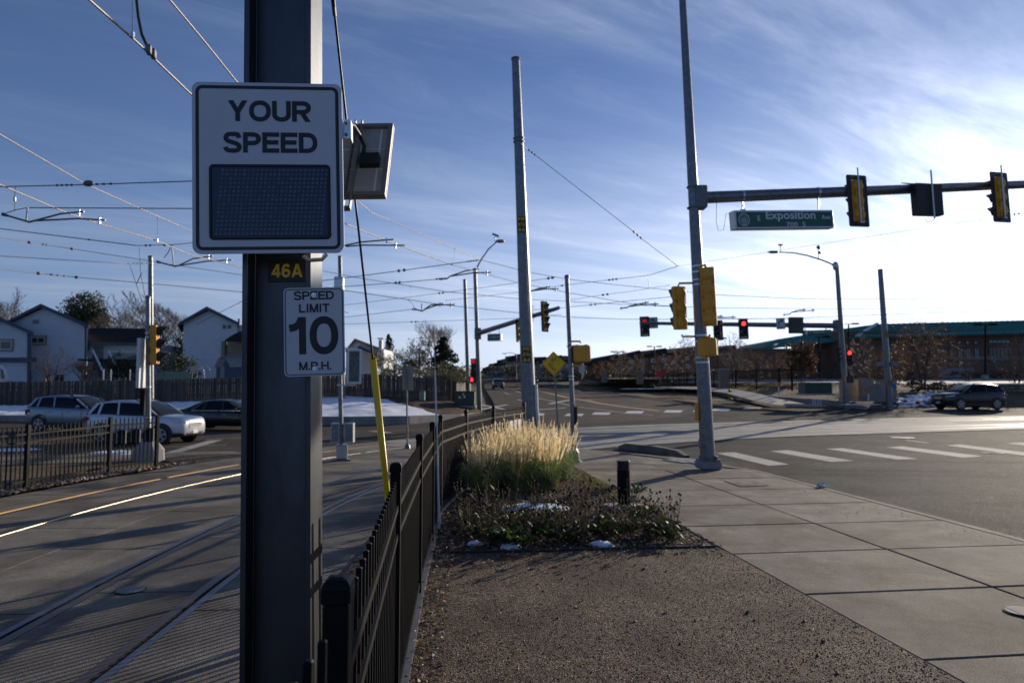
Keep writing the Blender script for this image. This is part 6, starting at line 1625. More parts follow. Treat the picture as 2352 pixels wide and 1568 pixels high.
# third house far behind
h3, d = gable_house('house', 'pale two-storey house with a chimney, between the column and the yellow guard', 799, 866, 799, 816, 781, 84, 8, M['siding2'], .3, 880, 'shingle', 'tantrim')
a, b = P(860, 800, 83), P(868, 780, 83); MB().box(((a.x+b.x)/2, 86, (a.z+b.z)/2), (b.x-a.x, .8, (b.z-a.z)*1.3)).build('chimney', M['siding2'], h3); MB().box(((a.x+b.x)/2, 86, b.z+.35), (.7, 1.0, .12)).build('chimney_cap', M['grey'], h3)
a, b = P(866, 845, 84), P(880, 801, 84); MB().box(((a.x+b.x)/2, 88, (a.z+b.z)/2), (b.x-a.x, 7, b.z-a.z)).build('side_wing', M['vinyl'], h3)
MB().prism([P(822, 799, 82), P(868, 817, 82), P(868, 812, 86), P(826, 794, 86)], (0, 0, .12)).build('lower_roof', M['shingle'], h3)
for y0, y1 in ((804, 811), (822, 830)): window(h3, 871, 877, y0, y1, 83.9, mull=False)
# sheds, greenhouse hoops
def gambrel(label, x0, x1, yt, ym, yb_, d, depth, m, roofm):
    a, b = P(x0, yb_, d), P(x1, yb_, d); xm = (a.x+b.x)/2; zm = P(x0, ym, d).z; zt = P(x0, yt, d).z; w = b.x-a.x
    t = thing('garden_shed', label, 'shed', Vector((xm, d, a.z)))
    MB().prism([Vector((a.x, d, a.z)), Vector((b.x, d, a.z)), Vector((b.x, d, zm)), Vector((xm+w*.28, d, zt-(zt-zm)*.25)), Vector((xm, d, zt)), Vector((xm-w*.28, d, zt-(zt-zm)*.25)), Vector((a.x, d, zm))], (depth, depth*.2, 0)).build('wall', M[m], t)
    pr = [(a.x-.1, zm-.1), (xm-w*.3, zt-(zt-zm)*.25+.05), (xm, zt+.06), (xm+w*.3, zt-(zt-zm)*.25+.05), (b.x+.1, zm-.1)]
    for (xa_, za_), (xb_, zb_) in zip(pr, pr[1:]): MB().prism([Vector((xa_, d-.1, za_)), Vector((xb_, d-.1, zb_)), Vector((xb_, d-.1, zb_+.06)), Vector((xa_, d-.1, za_+.06))], (depth, depth*.2, 0)).build('roof', M[roofm], t)
    MB().box((xm, d-.03, a.z+(zm-a.z)*.5), (w*.35, .05, (zm-a.z)*.95)).build('door', M['grey'], t)
    return t
gambrel('blue gambrel-roofed garden shed left of the steel column', 496, 525, 821, 840, 880, 49, 4.2, 'blueshed', 'galv')
gambrel('small pale green peaked roof showing over the plank fence', 362, 382, 857, 868, 890, 47.5, 1.6, 'palegreen', 'palegreen')
gh = thing('greenhouse_frame', 'bare white hoop frame of a greenhouse beside the blue shed', 'greenhouse frame', P(462, 880, 48))
for k, (x0, x1, yt) in enumerate(((435, 487, 836), (441, 470, 838), (452, 486, 837))):
    pts = []
    for i in range(13):
        a = math.pi*i/12; pts.append(P((x0+x1)/2-math.cos(a)*(x1-x0)/2, 885-(885-yt)*math.sin(a)**.55, 48+k*.8))
    MB().tube(pts, .018, 5).build('hoop', M['alu'], gh)
for x, lab in ((237, 'thin pale stake behind the plank fence, leftmost of four by the deck stair'), (254, 'thin pale stake behind the plank fence, second of four, between the stair rails'), (298, 'thin pale stake before the dark hedge shrub, third of four'), (318, 'thin pale stake before the dark hedge shrub, rightmost of four')):
    p = P(x, 880, 46); t = thing('garden_stake', lab, 'garden stake', p, None, 'garden stakes by the deck'); MB().tube([p, P(x+1, 848, 46)], .035, 5).build('stake_rod', M['vinyl'], t)
MB()
tk = thing('parked_van', 'rounded white vehicle top showing over the plank fence at the left edge', 'parked vehicle', P(-4, 880, 49)); mb = MB()
mb.prism([P(-30, 880, 49), P(13, 880, 49), P(15, 868, 49), P(9, 848, 49), P(0, 838, 49), P(-30, 838, 49)], (-.6, 1.0, 0)); mb.build('body', M['vinyl'], tk)
MB().prism([P(3, 869, 48.97), P(10, 869, 48.97), P(6, 850, 48.97), P(0, 846, 48.97)], (0, .02, 0)).build('window', M['glass'], tk)

# ------------------------------------------------------------------ far right corner
front = [(1490, 897), (1560, 893), (1640, 903), (1700, 918), (1780, 934), (1880, 937), (1990, 937.5), (2140, 935), (2352, 933.5), (2700, 931)]
fp = gp(front, RO); NF = 70
fr2 = lerp_poly(fp, NF)
tbk = lerp_poly([P(1440, 884, 112), P(1560, 880, 96), P(1700, 880, 80), P(1900, 879, 68), P(2060, 882, 62), P(2352, 882, 58), P(2700, 880, 55)], NF)
rows = []
for r in range(11):
    s_ = r/10; row = []
    for j in range(NF):
        p = fr2[j].lerp(tbk[j], s_); z = fr2[j].z+(tbk[j].z-fr2[j].z)*(s_**.8)
        nzv = noise.noise(Vector((p.x*.5, p.y*.5, 3)))*.12*(1 if 0 < r < 10 else 0)
        row.append(Vector((p.x, p.y, z+nzv+(.07 if r > 0 else -.05))))
    rows.append(row)
struct(tri_grid('far_verge', rows, M['drygrass']))
# far lot: pale pavement, then lawn to the building
lot = [[p for p in tbk], [P(1400+i*(1350/(NF-1)), 871, 100) for i in range(NF)]]
struct(tri_grid('parking_lot', [[v+Vector((0, 0, .06)) for v in lot[0]], [v+Vector((0, 0, .06)) for v in lot[1]]], M['concfar']))
lawn = [[v+Vector((0, 0, .04)) for v in lot[1]], [Vector((v.x*1.6, 190, 5.2)) for v in lot[1]]]
struct(tri_grid('far_ground', lawn, M['drygrass']))
lawn2 = [[P(1100+i*8, 866.5, 196) for i in range(60)], [Vector((-60+i*6, 330, 8.5)) for i in range(60)]]
struct(tri_grid('hill', lawn2, M['drygrass']))
# low kerb wall of the corner
cwb = gp([(1686, 905), (1730, 913), (1790, 927), (1850, 934), (1895, 935.5), (1950, 937), (1992, 937.5)], RO)
cwt = [.20, .42, .58, .62, .58, .40, .12]
kw = thing('corner_wall', 'low curved concrete wall at the far right corner with white marks', 'wall', cwb[3])
for i in range(len(cwb)-1):
    a, b = cwb[i], cwb[i+1]; t = (b-a).normalized(); n = Vector((-t.y, t.x, 0)).normalized(); mb = MB(); vs = []
    for s_, h in ((a+t*.02, cwt[i]), (b-t*.02, cwt[i+1])):
        for o, z in ((0, -.3), (0.02, h), (.25, h), (.25, -.3)): vs.append(s_+n*o+Vector((0, 0, z)))
    mb.add(vs, [(0, 1, 2, 3), (7, 6, 5, 4), (0, 4, 5, 1), (1, 5, 6, 2), (2, 6, 7, 3)]); mb.build('wall_panel', M['concw'], kw)
for x in (1868, 1873, 1879, 1885): MB().box(P(x, 925, 46.6), (.07, .01, .5)).build('paint_mark', M['vinyl'], kw)
# far sidewalk ribbon
sw1 = [P(1500, 889, 84), P(1600, 890, 66), P(1690, 897, 56), P(1740, 906, 52), P(1790, 919, 49), P(1850, 930.5, 46.5), P(1905, 936, 45.6)]
sw0 = [P(1505, 892, 80), P(1600, 896, 61), P(1660, 904, 53), P(1700, 914, 49.5), P(1745, 927, 47), P(1800, 934, 45.6), P(1860, 937.2, 45.2)]
struct(tri_grid('path', [[v+Vector((0, 0, .10)) for v in sw0], [v+Vector((0, 0, .10)) for v in sw1]], M['concfar']))
# snow over the slope right of the cabinets
for lab, x, y, d_, rx, ry, sd in (('snow dusting in front of the tan cabinets', 1975, 929, 47.0, 1.4, .35, 25), ('long snow strip at the edge of the far parking lot', 2170, 879, 66, 3.5, .8, 26), ('snow strip below the brick building', 2260, 871, 92, 4, .8, 27), ('snow strip on the far pavement at the hedge', 1480, 893, 74, 2.5, .5, 29)):
    p = P(x, y, d_); s_ = snow_patch(lab, p, rx, ry, .05, sd); s_.location = p
sc_ = MB()
def slope_pt(u, v):
    j = min(NF-2, max(0, int(u))); f = u-j; i = min(9, int(v*10)); g = v*10-i
    return rows[i][j].lerp(rows[i][j+1], f).lerp(rows[i+1][j].lerp(rows[i+1][j+1], f), g)
ju = lambda x: min(range(NF), key=lambda j: abs(1176+FX*rows[3][j].x/rows[3][j].y-x))
u0_, u1_ = ju(2040), ju(2240); NU, NV = 90, 34
gridp = [[slope_pt(u0_+(u1_-u0_)*a/NU, .01+.62*b/NV) for a in range(NU+1)] for b in range(NV+1)]
for b in range(NV):
    for a in range(NU):
        q = gridp[b][a]; s_ = noise.noise(Vector((q.x*.9, q.y*1.3, 4)))*.6+noise.noise(Vector((q.x*2.6, q.y*4, 8)))*.45; e = abs(a/NU-.42)*1.5+abs(b/NV-.3)*.9
        if s_+.42-e > 0: sc_.add([gridp[b+i][a+j]+Vector((0, 0, .05)) for i, j in ((0, 0), (0, 1), (1, 1), (1, 0))], [(0, 1, 2, 3)], 0, True)
stuff(tag(sc_.build('snow_cover', M['snow']), 'broken snow cover on the slope left of the dark SUV', 'snow'))
# stone retaining wall at the right edge
a, b = P(2286, 927, 54), P(2560, 925, 54); zt = P(2300, 884, 54).z
rw = thing('stone_wall', 'buff stone block retaining wall behind the dark SUV at the right edge', 'wall', Vector((a.x, 54, a.z)))
MB().box(((a.x+b.x)/2, 54.4, (a.z+zt)/2), (b.x-a.x, .5, zt-a.z-.02)).build('wall_core', M['joint'], rw)
z = a.z-.1; row = 0
while z < zt-.02:
    h = rnd.choice((.19, .24, .3)); h = min(h, zt-z); x = a.x-rnd.uniform(0, .4)
    while x < b.x:
        w = rnd.uniform(.35, .95); MB().box((x+w/2, 54.1+rnd.uniform(-.035, .035), z+h/2), (w-.025, .30, h-.022), None, 0, .03).build('stone_block', M['stoneblk'], rw); x += w
    z += h; row += 1
x = a.x
while x < b.x: MB().box((x+.55, 54.15, zt+.04), (1.08, .5, .10), None, 0, .02).build('cap_stone', M['concfar'], rw); x += 1.1
# ---- building with the green metal roof
gb = thing('school_building', 'long brown brick building with a green metal hip roof behind the trees at right', 'building', P(2000, 868, 100))
D0 = 100.0
def box_px(nm, x0, x1, y0, y1, d, dep, m, parent):
    p, q = P(x0, y1, d), P(x1, y0, d); return MB().box(((p.x+q.x)/2, d+dep/2, (p.z+q.z)/2), (q.x-p.x, dep, q.z-p.z)).build(nm, m, parent)
box_px('wall', 1935, 2700, 760, 880, D0, 18, M['brick'], gb)
box_px('wall', 1700, 1935, 800, 880, D0+4, 16, M['brick'], gb)
box_px('band_course', 2140, 2700, 790+28, 790+35, D0-.1, .3, M['brick2'], gb); box_px('band_course', 2148, 2242, 833, 836, D0-.12, .3, M['brick2'], gb)
box_px('stone_panel', 2155, 2238, 845, 868, D0-.08, .2, M['grey'], gb)
# main hip roof: eave in front, ridge behind
def roof_poly(nm, pts, m, th=.18): MB().prism(pts, (0, 0, th)).build(nm, M[m], gb)
e0, e1 = P(1968, 776, 98.6), P(2700, 757, 98.6); r0_, r1_ = P(2015, 746.5, 105.5), P(2700, 729, 105.5)
roof_poly('roof', [e0, e1, r1_, r0_], 'greenroof')
l0 = P(1925, 784, 101); roof_poly('roof', [l0, e0, r0_, P(1934, 757.5, 107.5)], 'greenroof')
roof_poly('roof', [P(1760, 801.5, 106), l0, P(1934, 757.5, 107.5), P(1780, 782, 112)], 'greenroof')
roof_poly('roof', [P(1690, 806, 112), P(1760, 801.5, 106), P(1800, 779, 112), P(1700, 797, 117)], 'greenroof')
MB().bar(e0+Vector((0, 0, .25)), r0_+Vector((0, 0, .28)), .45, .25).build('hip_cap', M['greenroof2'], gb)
for (xa_, ya_), (xb_, yb2), dd in (((1778, 799, ), (1816, 784), 106), ((1838, 791), (1870, 780), 105)):
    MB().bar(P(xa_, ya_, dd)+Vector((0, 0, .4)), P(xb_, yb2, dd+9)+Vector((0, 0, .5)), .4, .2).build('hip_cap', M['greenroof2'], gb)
# standing seams and the bright eave edge
for k in range(56):
    s_ = k/55; p = e0.lerp(e1, s_); q = r0_.lerp(r1_, s_); MB().bar(p+Vector((0, 0, .22)), q+Vector((0, 0, .22)), .07, .09).build('standing_seam', M['greenroof'], gb)
MB().bar(e0-Vector((0, .05, -.1)), e1-Vector((0, .05, -.1)), .25, .32).build('eave_gutter', M['greenroof'], gb)
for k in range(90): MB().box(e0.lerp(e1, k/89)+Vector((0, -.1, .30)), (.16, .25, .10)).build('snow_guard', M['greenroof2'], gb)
def bwin(x0, x1, y0, y1, n=1, gl='glassblue'):
    p, q = P(x0, y1, D0), P(x1, y0, D0); w, h = q.x-p.x, q.z-p.z; c = Vector(((p.x+q.x)/2, D0-.03, (p.z+q.z)/2))
    f = MB().box(c, (w, .12, h)).build('window', M['blackp'], gb); pw_ = (w-.12*(n+1))/n
    for k in range(n): MB().box(c+Vector((-w/2+.12+pw_/2+k*(pw_+.12), -.06, 0)), (pw_, .03, h-.24)).build('pane', M[gl], f)
def zz(x, y): return ((3100+.4464*x)/1.7415, (1000+.4464*y)/1.7415)
for x0, x1 in ((1553, 1592), (1630, 1667), (1703, 1740), (1776, 1813)):
    (px0, py0), (px1, py1) = zz(x0, 808), zz(x1, 848); bwin(px0, px1, py0, py1)
for x0, x1, gl in ((1556, 1600, 'glass'), (1638, 1677, 'glassblue'), (1711, 1750, 'glassblue'), (1784, 1825, 'glassblue'), (1480, 1520, 'glass')):
    (px0, py0), (px1, py1) = zz(x0, 873), zz(x1, 970); bwin(px0, px1, py0, py1, 2 if gl == 'glassblue' else 1, gl)
for x0, x1, y0, y1, n, gl in ((1908, 2105, 800, 838, 5, 'glassblue'), (1915, 2120, 865, 1000, 6, 'glass'), (2180, 2231, 798, 830, 2, 'glass'), (960, 985, 828, 868, 1, 'glassblue'), (1028, 1066, 828, 868, 1, 'glassblue'), (2190, 2330, 865, 1000, 4, 'glass')):
    (px0, py0), (px1, py1) = zz(x0, y0), zz(x1, y1); bwin(px0, px1, py0, py1, n, gl)
# ---- far apartment blocks
def block(label, px, d, dep, m, roofm, wins, ybase, rise=3):
    t = thing('apartment_block', label, 'building', P((px[0][0]+px[-1][0])/2, ybase, d))
    for (xa_, ya_), (xb_, yb2) in zip(px, px[1:]):
        p, q = P(xa_, ybase, d), P(xb_, ybase, d); za, zb = P(xa_, ya_+7, d).z, P(xb_, yb2+7, d).z
        MB().prism([p, q, Vector((q.x, d, zb)), Vector((p.x, d, za))], (0, dep, 0)).build('wall', M[m], t)
        ra, rb = P(xa_, ya_, d+dep*.5), P(xb_, yb2, d+dep*.16); ra.z = P(xa_, ya_, d).z+.6; rb.z = P(xb_, yb2, d).z+.6
        MB().prism([Vector((p.x-.3, d-.6, za-.1)), Vector((q.x+.3, d-.6, zb-.1)), rb, ra], (0, 0, .25)).build('roof', M[roofm], t)
        MB().prism([Vector((p.x-.3, d+dep+.6, za-.1)), ra, rb, Vector((q.x+.3, d+dep+.6, zb-.1))], (0, 0, .25)).build('roof', M[roofm], t)
    for x0, x1, y0, y1 in wins:
        p, q = P(x0, y1, d), P(x1, y0, d); c = Vector(((p.x+q.x)/2, d-.02, (p.z+q.z)/2)); f = MB().box(c, (q.x-p.x, .12, q.z-p.z)).build('window', M['vinyl'], t); MB().box(c-Vector((0, .06, 0)), (q.x-p.x-.3, .03, q.z-p.z-.3)).build('pane', M['glassblue'], f)
    return t
block('dark apartment block rising beside the road behind the big pole', [(1108, 851), (1122, 847), (1123, 841), (1141, 839), (1142, 832), (1160, 830), (1161, 823), (1182, 822), (1183, 818), (1203, 818)], 190, 14, 'grey', 'shingle', [(1126+k*9, 1130+k*9, 843+r*9-k*1.2, 848+r*9-k*1.2) for k in range(7) for r in range(2)], 872)
block('dark-roofed apartment block with pale windows left of the near signal pole', [(1340, 833), (1416, 821), (1470, 812), (1530, 807), (1620, 801), (1690, 800)], 135, 14, 'brick', 'shingle',
      [(1417+k*26, 1427+k*26, 829-k*1.7, 837-k*1.7) for k in range(8)]+[(1420+k*26, 1428+k*26, 843-k*1.2, 851-k*1.2) for k in range(7)], 872)
block('long low dark roof line beyond the cyclist sign', [(1203, 826), (1254, 826), (1290, 822), (1345, 825)], 170, 12, 'grey', 'shingle', [(1210+k*15, 1215+k*15, 838, 843) for k in range(8)], 872)
# iron fence of the far corner with brick piers
fi = thing('iron_fence', 'black iron fence running behind the far right verge', 'fence', P(1600, 888, 62))
ib = [P(1330, 872, 150), P(1440, 880, 105), P(1560, 885, 76), P(1690, 890, 61), P(1790, 895, 55), P(1850, 898, 53)]; it = [P(1330, 860, 150), P(1440, 860, 105), P(1560, 856, 76), P(1690, 850, 61), P(1790, 846, 55), P(1850, 846, 53)]
npk_ = 0
for i in range(len(ib)-1):
    a, b = ib[i], ib[i+1]; hA, hB = it[i].z-a.z, it[i+1].z-b.z; L_ = (b-a).length; k = max(2, int(L_/2.4))
    for j in range(k):
        p = a.lerp(b, j/k); h = hA+(hB-hA)*j/k; MB().box(p+Vector((0, 0, h/2)), (.10, .10, h+.1)).build('post', M['black'], fi)
    for zf in (.12, .92): MB().bar(a+Vector((0, 0, hA*zf)), b+Vector((0, 0, hB*zf)), .05, .06).build('rail', M['black'], fi)
    if i >= 1:
        kk = int(L_/(.16 if i > 2 else .3))
        for j in range(kk):
            if npk_ >= 298: break
            p = a.lerp(b, (j+.5)/kk); h = hA+(hB-hA)*j/kk; MB().box(p+Vector((0, 0, h/2)), (.03, .03, h*.98)).build('picket', M['black'], fi); npk_ += 1
for x, yt, yb2, d_ in ((1388, 853, 878, 100), (1470, 853, 882, 88), (1662, 850, 892, 60)):
    p = P(x, yb2, d_); h = P(x, yt, d_).z-p.z; t = thing('brick_pier', {1388: 'far slim brick pier of the iron fence, leftmost of three', 1470: 'brick pier in the middle of the iron fence line', 1662: 'nearest brick pier of the iron fence, just right of the near signal pole'}[x], 'pier', p, None, 'brick piers of the iron fence')
    MB().box((0, 0, h/2), (.75, .75, h), None, 0, .02).build('pier_shaft', M['brick2'], t, True); MB().box((0, 0, h+.06), (.95, .95, .14), None, 0, .03).build('pier_cap', M['concfar'], t, True)
# lot lamps
def lot_lamp(label, x, yt, yb2, d, heads=2):
    a, b = P(x, yb2, d), P(x, yt, d); t = thing('lot_lamp', label, 'lamp post', a, None, 'parking lot lamps')
    MB().tube([a, b], .12, 6).build('post', M['bronze'], t); MB().box(a+Vector((0, 0, .3)), (.6, .6, .7), None, 0, .03).build('concrete_base', M['concw'], t)
    w = .95
    for s_ in ((-1, 1) if heads == 2 else (1,)): MB().box(b+Vector((s_*w, 0, .05)), (w, .5, .22), None, 0, .04).build('lamp_head', M['bronze'], t)
    MB().box(b, (w*1.2, .12, .1)).build('cross_arm', M['bronze'], t)
lot_lamp('tall dark twin lamp post before the brick building at the right edge', 2263, 746, 872, 85)
lot_lamp('dark single-head lamp post before the rust-leaved tree', 1882, 774, 880, 90, 1)
lot_lamp('twin lamp post above the dark apartment roof, right one', 1503, 796, 870, 130)
lot_lamp('twin lamp post above the dark apartment roof, left one', 1418, 808, 872, 140)
lot_lamp('twin lamp post hidden behind the near signal pole', 1648, 777, 870, 110)
lot_lamp('dark single-head lamp post right behind the far signal pole', 1949, 744, 874, 95, 1)
def street_lamp(label, x, yt, yb2, d, dx):
    a, b = P(x, yb2, d), P(x, yt, d); t = thing('street_lamp', label, 'street lamp', a); MB().tube([a, b], .12, 6).build('post', M['galv'], t)
    e = P(x+dx, yt-2, d); MB().tube([b, P(x+dx*.3, yt-4, d), P(x+dx*.7, yt-4, d), e], .06, 5).build('arm', M['galv'], t); MB().box(e, (.9, .35, .16), None, 0, .05).build('lamp_head', M['grey'], t)
street_lamp('distant street lamp with its arm pointing left over the road', 1186, 814, 872, 150, -28)
street_lamp('distant street lamp partly hidden by the pedestrian signal box', 1338, 797, 868, 100, -30)
a, b = P(1336, 873, 95), P(1336, 846, 95); t = thing('road_sign', 'small far white sign on a post below the pedestrian signal box', 'road sign', a); MB().tube([a, b], .06, 5).build('post', M['galv'], t); MB().box(b+Vector((0, -.08, -.1)), (.8, .03, 1.0), None, 0, .01).build('sign_panel', M['wsign2'], t)
a, b = P(1516, 880, 78), P(1516, 858, 78); t = thing('stop_sign', 'far small red stop sign at the parking lot exit', 'road sign', a); MB().tube([a, b], .05, 5).build('post', M['galv'], t); MB().disc(b+Vector((0, -.06, 0)), .4, (0, -1, 0), 8, 0, .02).build('sign_panel', M['redflag'], t)
# ------------------------------------------------------------------ vehicles (local frame: front towards +X, base at z=0)
def loft(stations, prof, mi=0):
    """stations: list of x + params; prof(params)->half ring of (y,z) from bottom centre to top centre"""
    mb = MB(); rings = []
    for st in stations:
        h = prof(st); ring = [(st[0], y, z) for y, z in h]+[(st[0], -y, z) for y, z in h[-2:0:-1]]
        rings.append(ring)
    n = len(rings[0]); vs = [p for r in rings for p in r]; fs = []
    for i in range(len(rings)-1):
        for j in range(n): fs.append((i*n+j, (i+1)*n+j, (i+1)*n+(j+1) % n, i*n+(j+1) % n))
    fs.append(tuple(range(n))); fs.append(tuple(range(len(vs)-1, len(vs)-n-1, -1)))
    mb.add(vs, fs, 0, True); return mb
M['carglass'] = mat('tinted_car_glass', (.008, .010, .012), .10, 0, .1, 3, spec=.18)
def paint_mat(name, col, metal=.2): return mat(name, col, .32, metal, .03, 3, coat=.6)
def wheel(t, x, y, r, w, rim='rim', spokes=5):
    s_ = 1 if y > 0 else -1
    wt = MB(); prof = [(-w/2, r*.80), (-w/2+.01, r*.93), (-w/2+.05, r), (w/2-.05, r), (w/2-.01, r*.93), (w/2, r*.80)]; n = 24
    vs = [(x+rr*math.cos(2*math.pi*j/n), y+yy, r+rr*math.sin(2*math.pi*j/n)) for yy, rr in prof for j in range(n)]; fs = []
    for k in range(5):
        for j in range(n): fs.append((k*n+j, k*n+(j+1) % n, k*n+n+(j+1) % n, k*n+n+j))
    fs += [tuple(range(n)), tuple(range(6*n-1, 5*n-1, -1))]
    wt.add(vs, fs, 0, True); wo = wt.build('wheel', M['tyre'], t, True)
    yo = y+s_*(w/2-.012); MB().disc((x, yo, r), r*.70, (0, s_, 0), 24, 0, .014).build('rim_dish', M['blackp'], wo, True)
    mb = MB(); R0 = r*.70
    for poly in ribbon(ell(0, 0, R0-.012, R0-.012, 0, 360, 24)[:-1], .026, True): mb.add([(x+p.x, yo+s_*.018, r+p.y) for p in poly], [(0, 1, 2, 3)])
    for k in range(spokes):
        a = 2*math.pi*k/spokes+.3
        for da in (-.17, .17):
            c0 = (math.cos(a)*.05, math.sin(a)*.05); c1 = (math.cos(a+da)*R0*.95, math.sin(a+da)*R0*.95)
            for poly in ribbon([c0, c1], r*.10): mb.add([(x+p.x, yo+s_*.0185, r+p.y) for p in poly], [(0, 1, 2, 3)])
    stuff(mb.build('rim_spokes', M[rim], wo, True)); MB().disc((x, yo+s_*.014, r), .06, (0, s_, 0), 10, 0, .008).build('hub_cap', M[rim], wo, True)
def car(label, loc, yaw, paint, kind='suv', L_=4.5, name='parked_car', cat='car', lights=True, clad=True):
    t = thing(name, label, cat, loc, (0, 0, yaw)); k = L_/4.5
    if kind == 'suv':
        W2 = .92; belt = 1.14; wr = .375; wx = (-1.36*k, 1.36*k)
        body = [(-2.25, .50, .98, .62), (-2.22, .40, 1.14, .78), (-2.05, .30, 1.21, .88), (-1.7, .25, 1.22, .915), (-1.0, .24, 1.20, .92), (0, .24, 1.17, .92), (.75, .24, 1.15, .92), (1.1, .25, 1.14, .915), (1.5, .27, 1.12, .905), (1.85, .29, 1.09, .88), (2.08, .32, 1.05, .83), (2.2, .35, .97, .76), (2.26, .42, .85, .68)]
        cab = [(-2.14, 1.19, 1.24, .62), (-2.02, 1.19, 1.46, .64), (-1.80, 1.19, 1.63, .67), (-1.2, 1.18, 1.72, .69), (-.5, 1.16, 1.745, .70), (.05, 1.15, 1.72, .69), (.42, 1.14, 1.64, .68), (.86, 1.13, 1.38, .71), (1.22, 1.12, 1.17, .75)]
        roof_i = (1, 6)
    elif kind == 'sedan':
        W2 = .91; belt = .94; wr = .33; wx = (-1.42*k, 1.42*k)
        body = [(-2.25, .48, .84, .60), (-2.2, .36, .97, .76), (-1.95, .28, 1.0, .86), (-1.5, .22, .985, .905), (-.8, .21, .96, .91), (.0, .21, .94, .91), (.8, .21, .93, .91), (1.2, .22, .90, .90), (1.6, .24, .85, .88), (1.95, .29, .77, .80), (2.15, .36, .68, .68), (2.25, .44, .58, .54)]
        cab = [(-1.85, .96, .99, .60), (-1.45, .96, 1.22, .60), (-1.0, .95, 1.40, .62), (-.5, .94, 1.455, .63), (0, .93, 1.45, .63), (.3, .93, 1.40, .63), (.75, .93, 1.16, .66), (1.15, .93, .95, .72)]
        roof_i = (1, 5)
    cab = [(x*k, b, z, w) for x, b, z, w in cab]; body = [(x*k, a, b, w) for x, a, b, w in body]
    def prof(s_):
        x, z0, z1, w = s_; zm = z0+(z1-z0)*.5
        return [(0, z0), (w*.80, z0), (w*.95, z0+.07), (w*.99, z0+(zm-z0)*.6), (w, zm), (w*.985, z1-.14), (w*.94, z1-.04), (w*.84, z1), (w*.4, z1+.035), (0, z1+.045)]
    loft(body, prof).build('body', paint, t, True)
    if kind == 'suv':
        mb = MB(); vs = []
        for x, z0, z1, w in body[1:-1]: vs += [(x*1.004, 0, z0-.01), (x*1.004, w*.82, z0-.012), (x*1.004, w*.97, z0+.06), (x*1.004, w*1.012, .44), (x*1.004, w*.96, .46)]+[(x*1.004, -w*.96, .46), (x*1.004, -w*1.012, .44), (x*1.004, -w*.97, z0+.06), (x*1.004, -w*.82, z0-.012)]
        nn = len(body)-2; fs = [(i*9+j, (i+1)*9+j, (i+1)*9+(j+1) % 9, i*9+(j+1) % 9) for i in range(nn-1) for j in range(9)]+[tuple(range(9)), tuple(range(nn*9-1, nn*9-10, -1))]
        mb.add(vs, fs, 0, True); mb.build('lower_cladding', M['blackp'], t, True)
    def cprof(s_):
        x, b, z, w = s_; wb_ = .83 if z > b+.1 else .80; q = max(0, min(1, (z-b)/.5))
        return [(0, b-.05), (wb_, b-.05), (wb_-.005, b+.01), (wb_+(w-wb_)*.9*q, b+(z-b)*.80), (w*(.97 if q > .2 else 1)*.98, b+(z-b)*.93), (w*.72, z-.004), (0, z+.008)]
    loft(cab, cprof).build('greenhouse', M['carglass'], t, True)
    rc = cab[roof_i[0]:roof_i[1]]
    mb = MB(); vs = []; fs = []
    ex = [(rc[0][0]-.06, rc[0][1], rc[0][2]-.06, rc[0][3])]+rc+[(rc[-1][0]+.16*k, rc[-1][1], rc[-1][2]-.035, rc[-1][3])]
    for x, b, z, w in ex:
        h = [(w*1.03, b+(z-b)*.86), (w*1.0, b+(z-b)*.945), (w*.73, z+.014), (0, z+.026)]; vs += [(x, y, zz_) for y, zz_ in h]+[(x, -y, zz_) for y, zz_ in h[-2::-1]]
    n = 7
    for i in range(len(ex)-1):
        for j in range(n-1): fs.append((i*n+j, (i+1)*n+j, (i+1)*n+j+1, i*n+j+1))
    mb.add(vs, fs, 0, True); mb.build('roof', paint, t, True)
    # pillars on both sides
    def side(x, zf):
        for (xa, ba, za, wa), (xb, bb, zb, wb2) in zip(cab, cab[1:]):
            if xa <= x <= xb:
                f = (x-xa)/(xb-xa); b_, z_, w_ = ba+(bb-ba)*f, za+(zb-za)*f, wa+(wb2-wa)*f; return Vector((x, .83+(w_-.83)*.9*zf*min(1, (z_-b_)/.5)+.012, b_+(z_-b_)*zf*.9))
    pil = [(cab[-1][0]-.06, cab[-3][0]+.02, .07), (cab[3][0]+.55*k, cab[3][0]+.5*k, .07), (cab[3][0]-.35*k, cab[3][0]-.28*k, .10 if kind == 'suv' else .12), (cab[1][0]+.02, cab[2][0]+.10, .11)]
    for s_ in (1, -1):
        for x0, x1, w in pil:
            a = side(x0, .02); b = side(x1, 1.0)
            if a is None or b is None: continue
            a.y *= s_; b.y *= s_; MB().bar(a, b, w, .03, 0, (0, s_, 0)).build('pillar', paint, t, True)
        for x in wx:
            mb = MB(); vs = []; n = 16
            for j in range(n+1):
                a = math.pi*j/n-.18+(.36*j/n)*1.0
                for rr_, yy in ((wr+.02, W2*.985), (wr+.10, W2*1.008), (wr+.115, W2*.97)): vs.append((x+rr_*math.cos(a), s_*yy, wr+rr_*math.sin(a)))
            fs = []
            for j in range(n):
                for q in range(2): fs.append((j*3+q, j*3+q+1, j*3+3+q+1, j*3+3+q))
            mb.add(vs, fs, 0, True); mb.build('wheel_arch', M['blackp'] if clad else paint, t, True)
            MB().disc((x, s_*(W2*.975), wr+.01), wr+.045, (0, s_, 0), 22, 0, .02).build('wheel_well', M['ink'], t, True)
        if clad: MB().box((0, s_*W2*.985, .33), (wx[1]-wx[0]-.8, .05, .18), None, 0, .02).build('sill_cladding', M['blackp'], t, True)
        for x in (-.78*k, .18*k): MB().box((x, s_*W2*1.003, belt-.17), (.20, .03, .035), None, 0, .01).build('door_handle', paint if clad else M['chrome'], t, True)
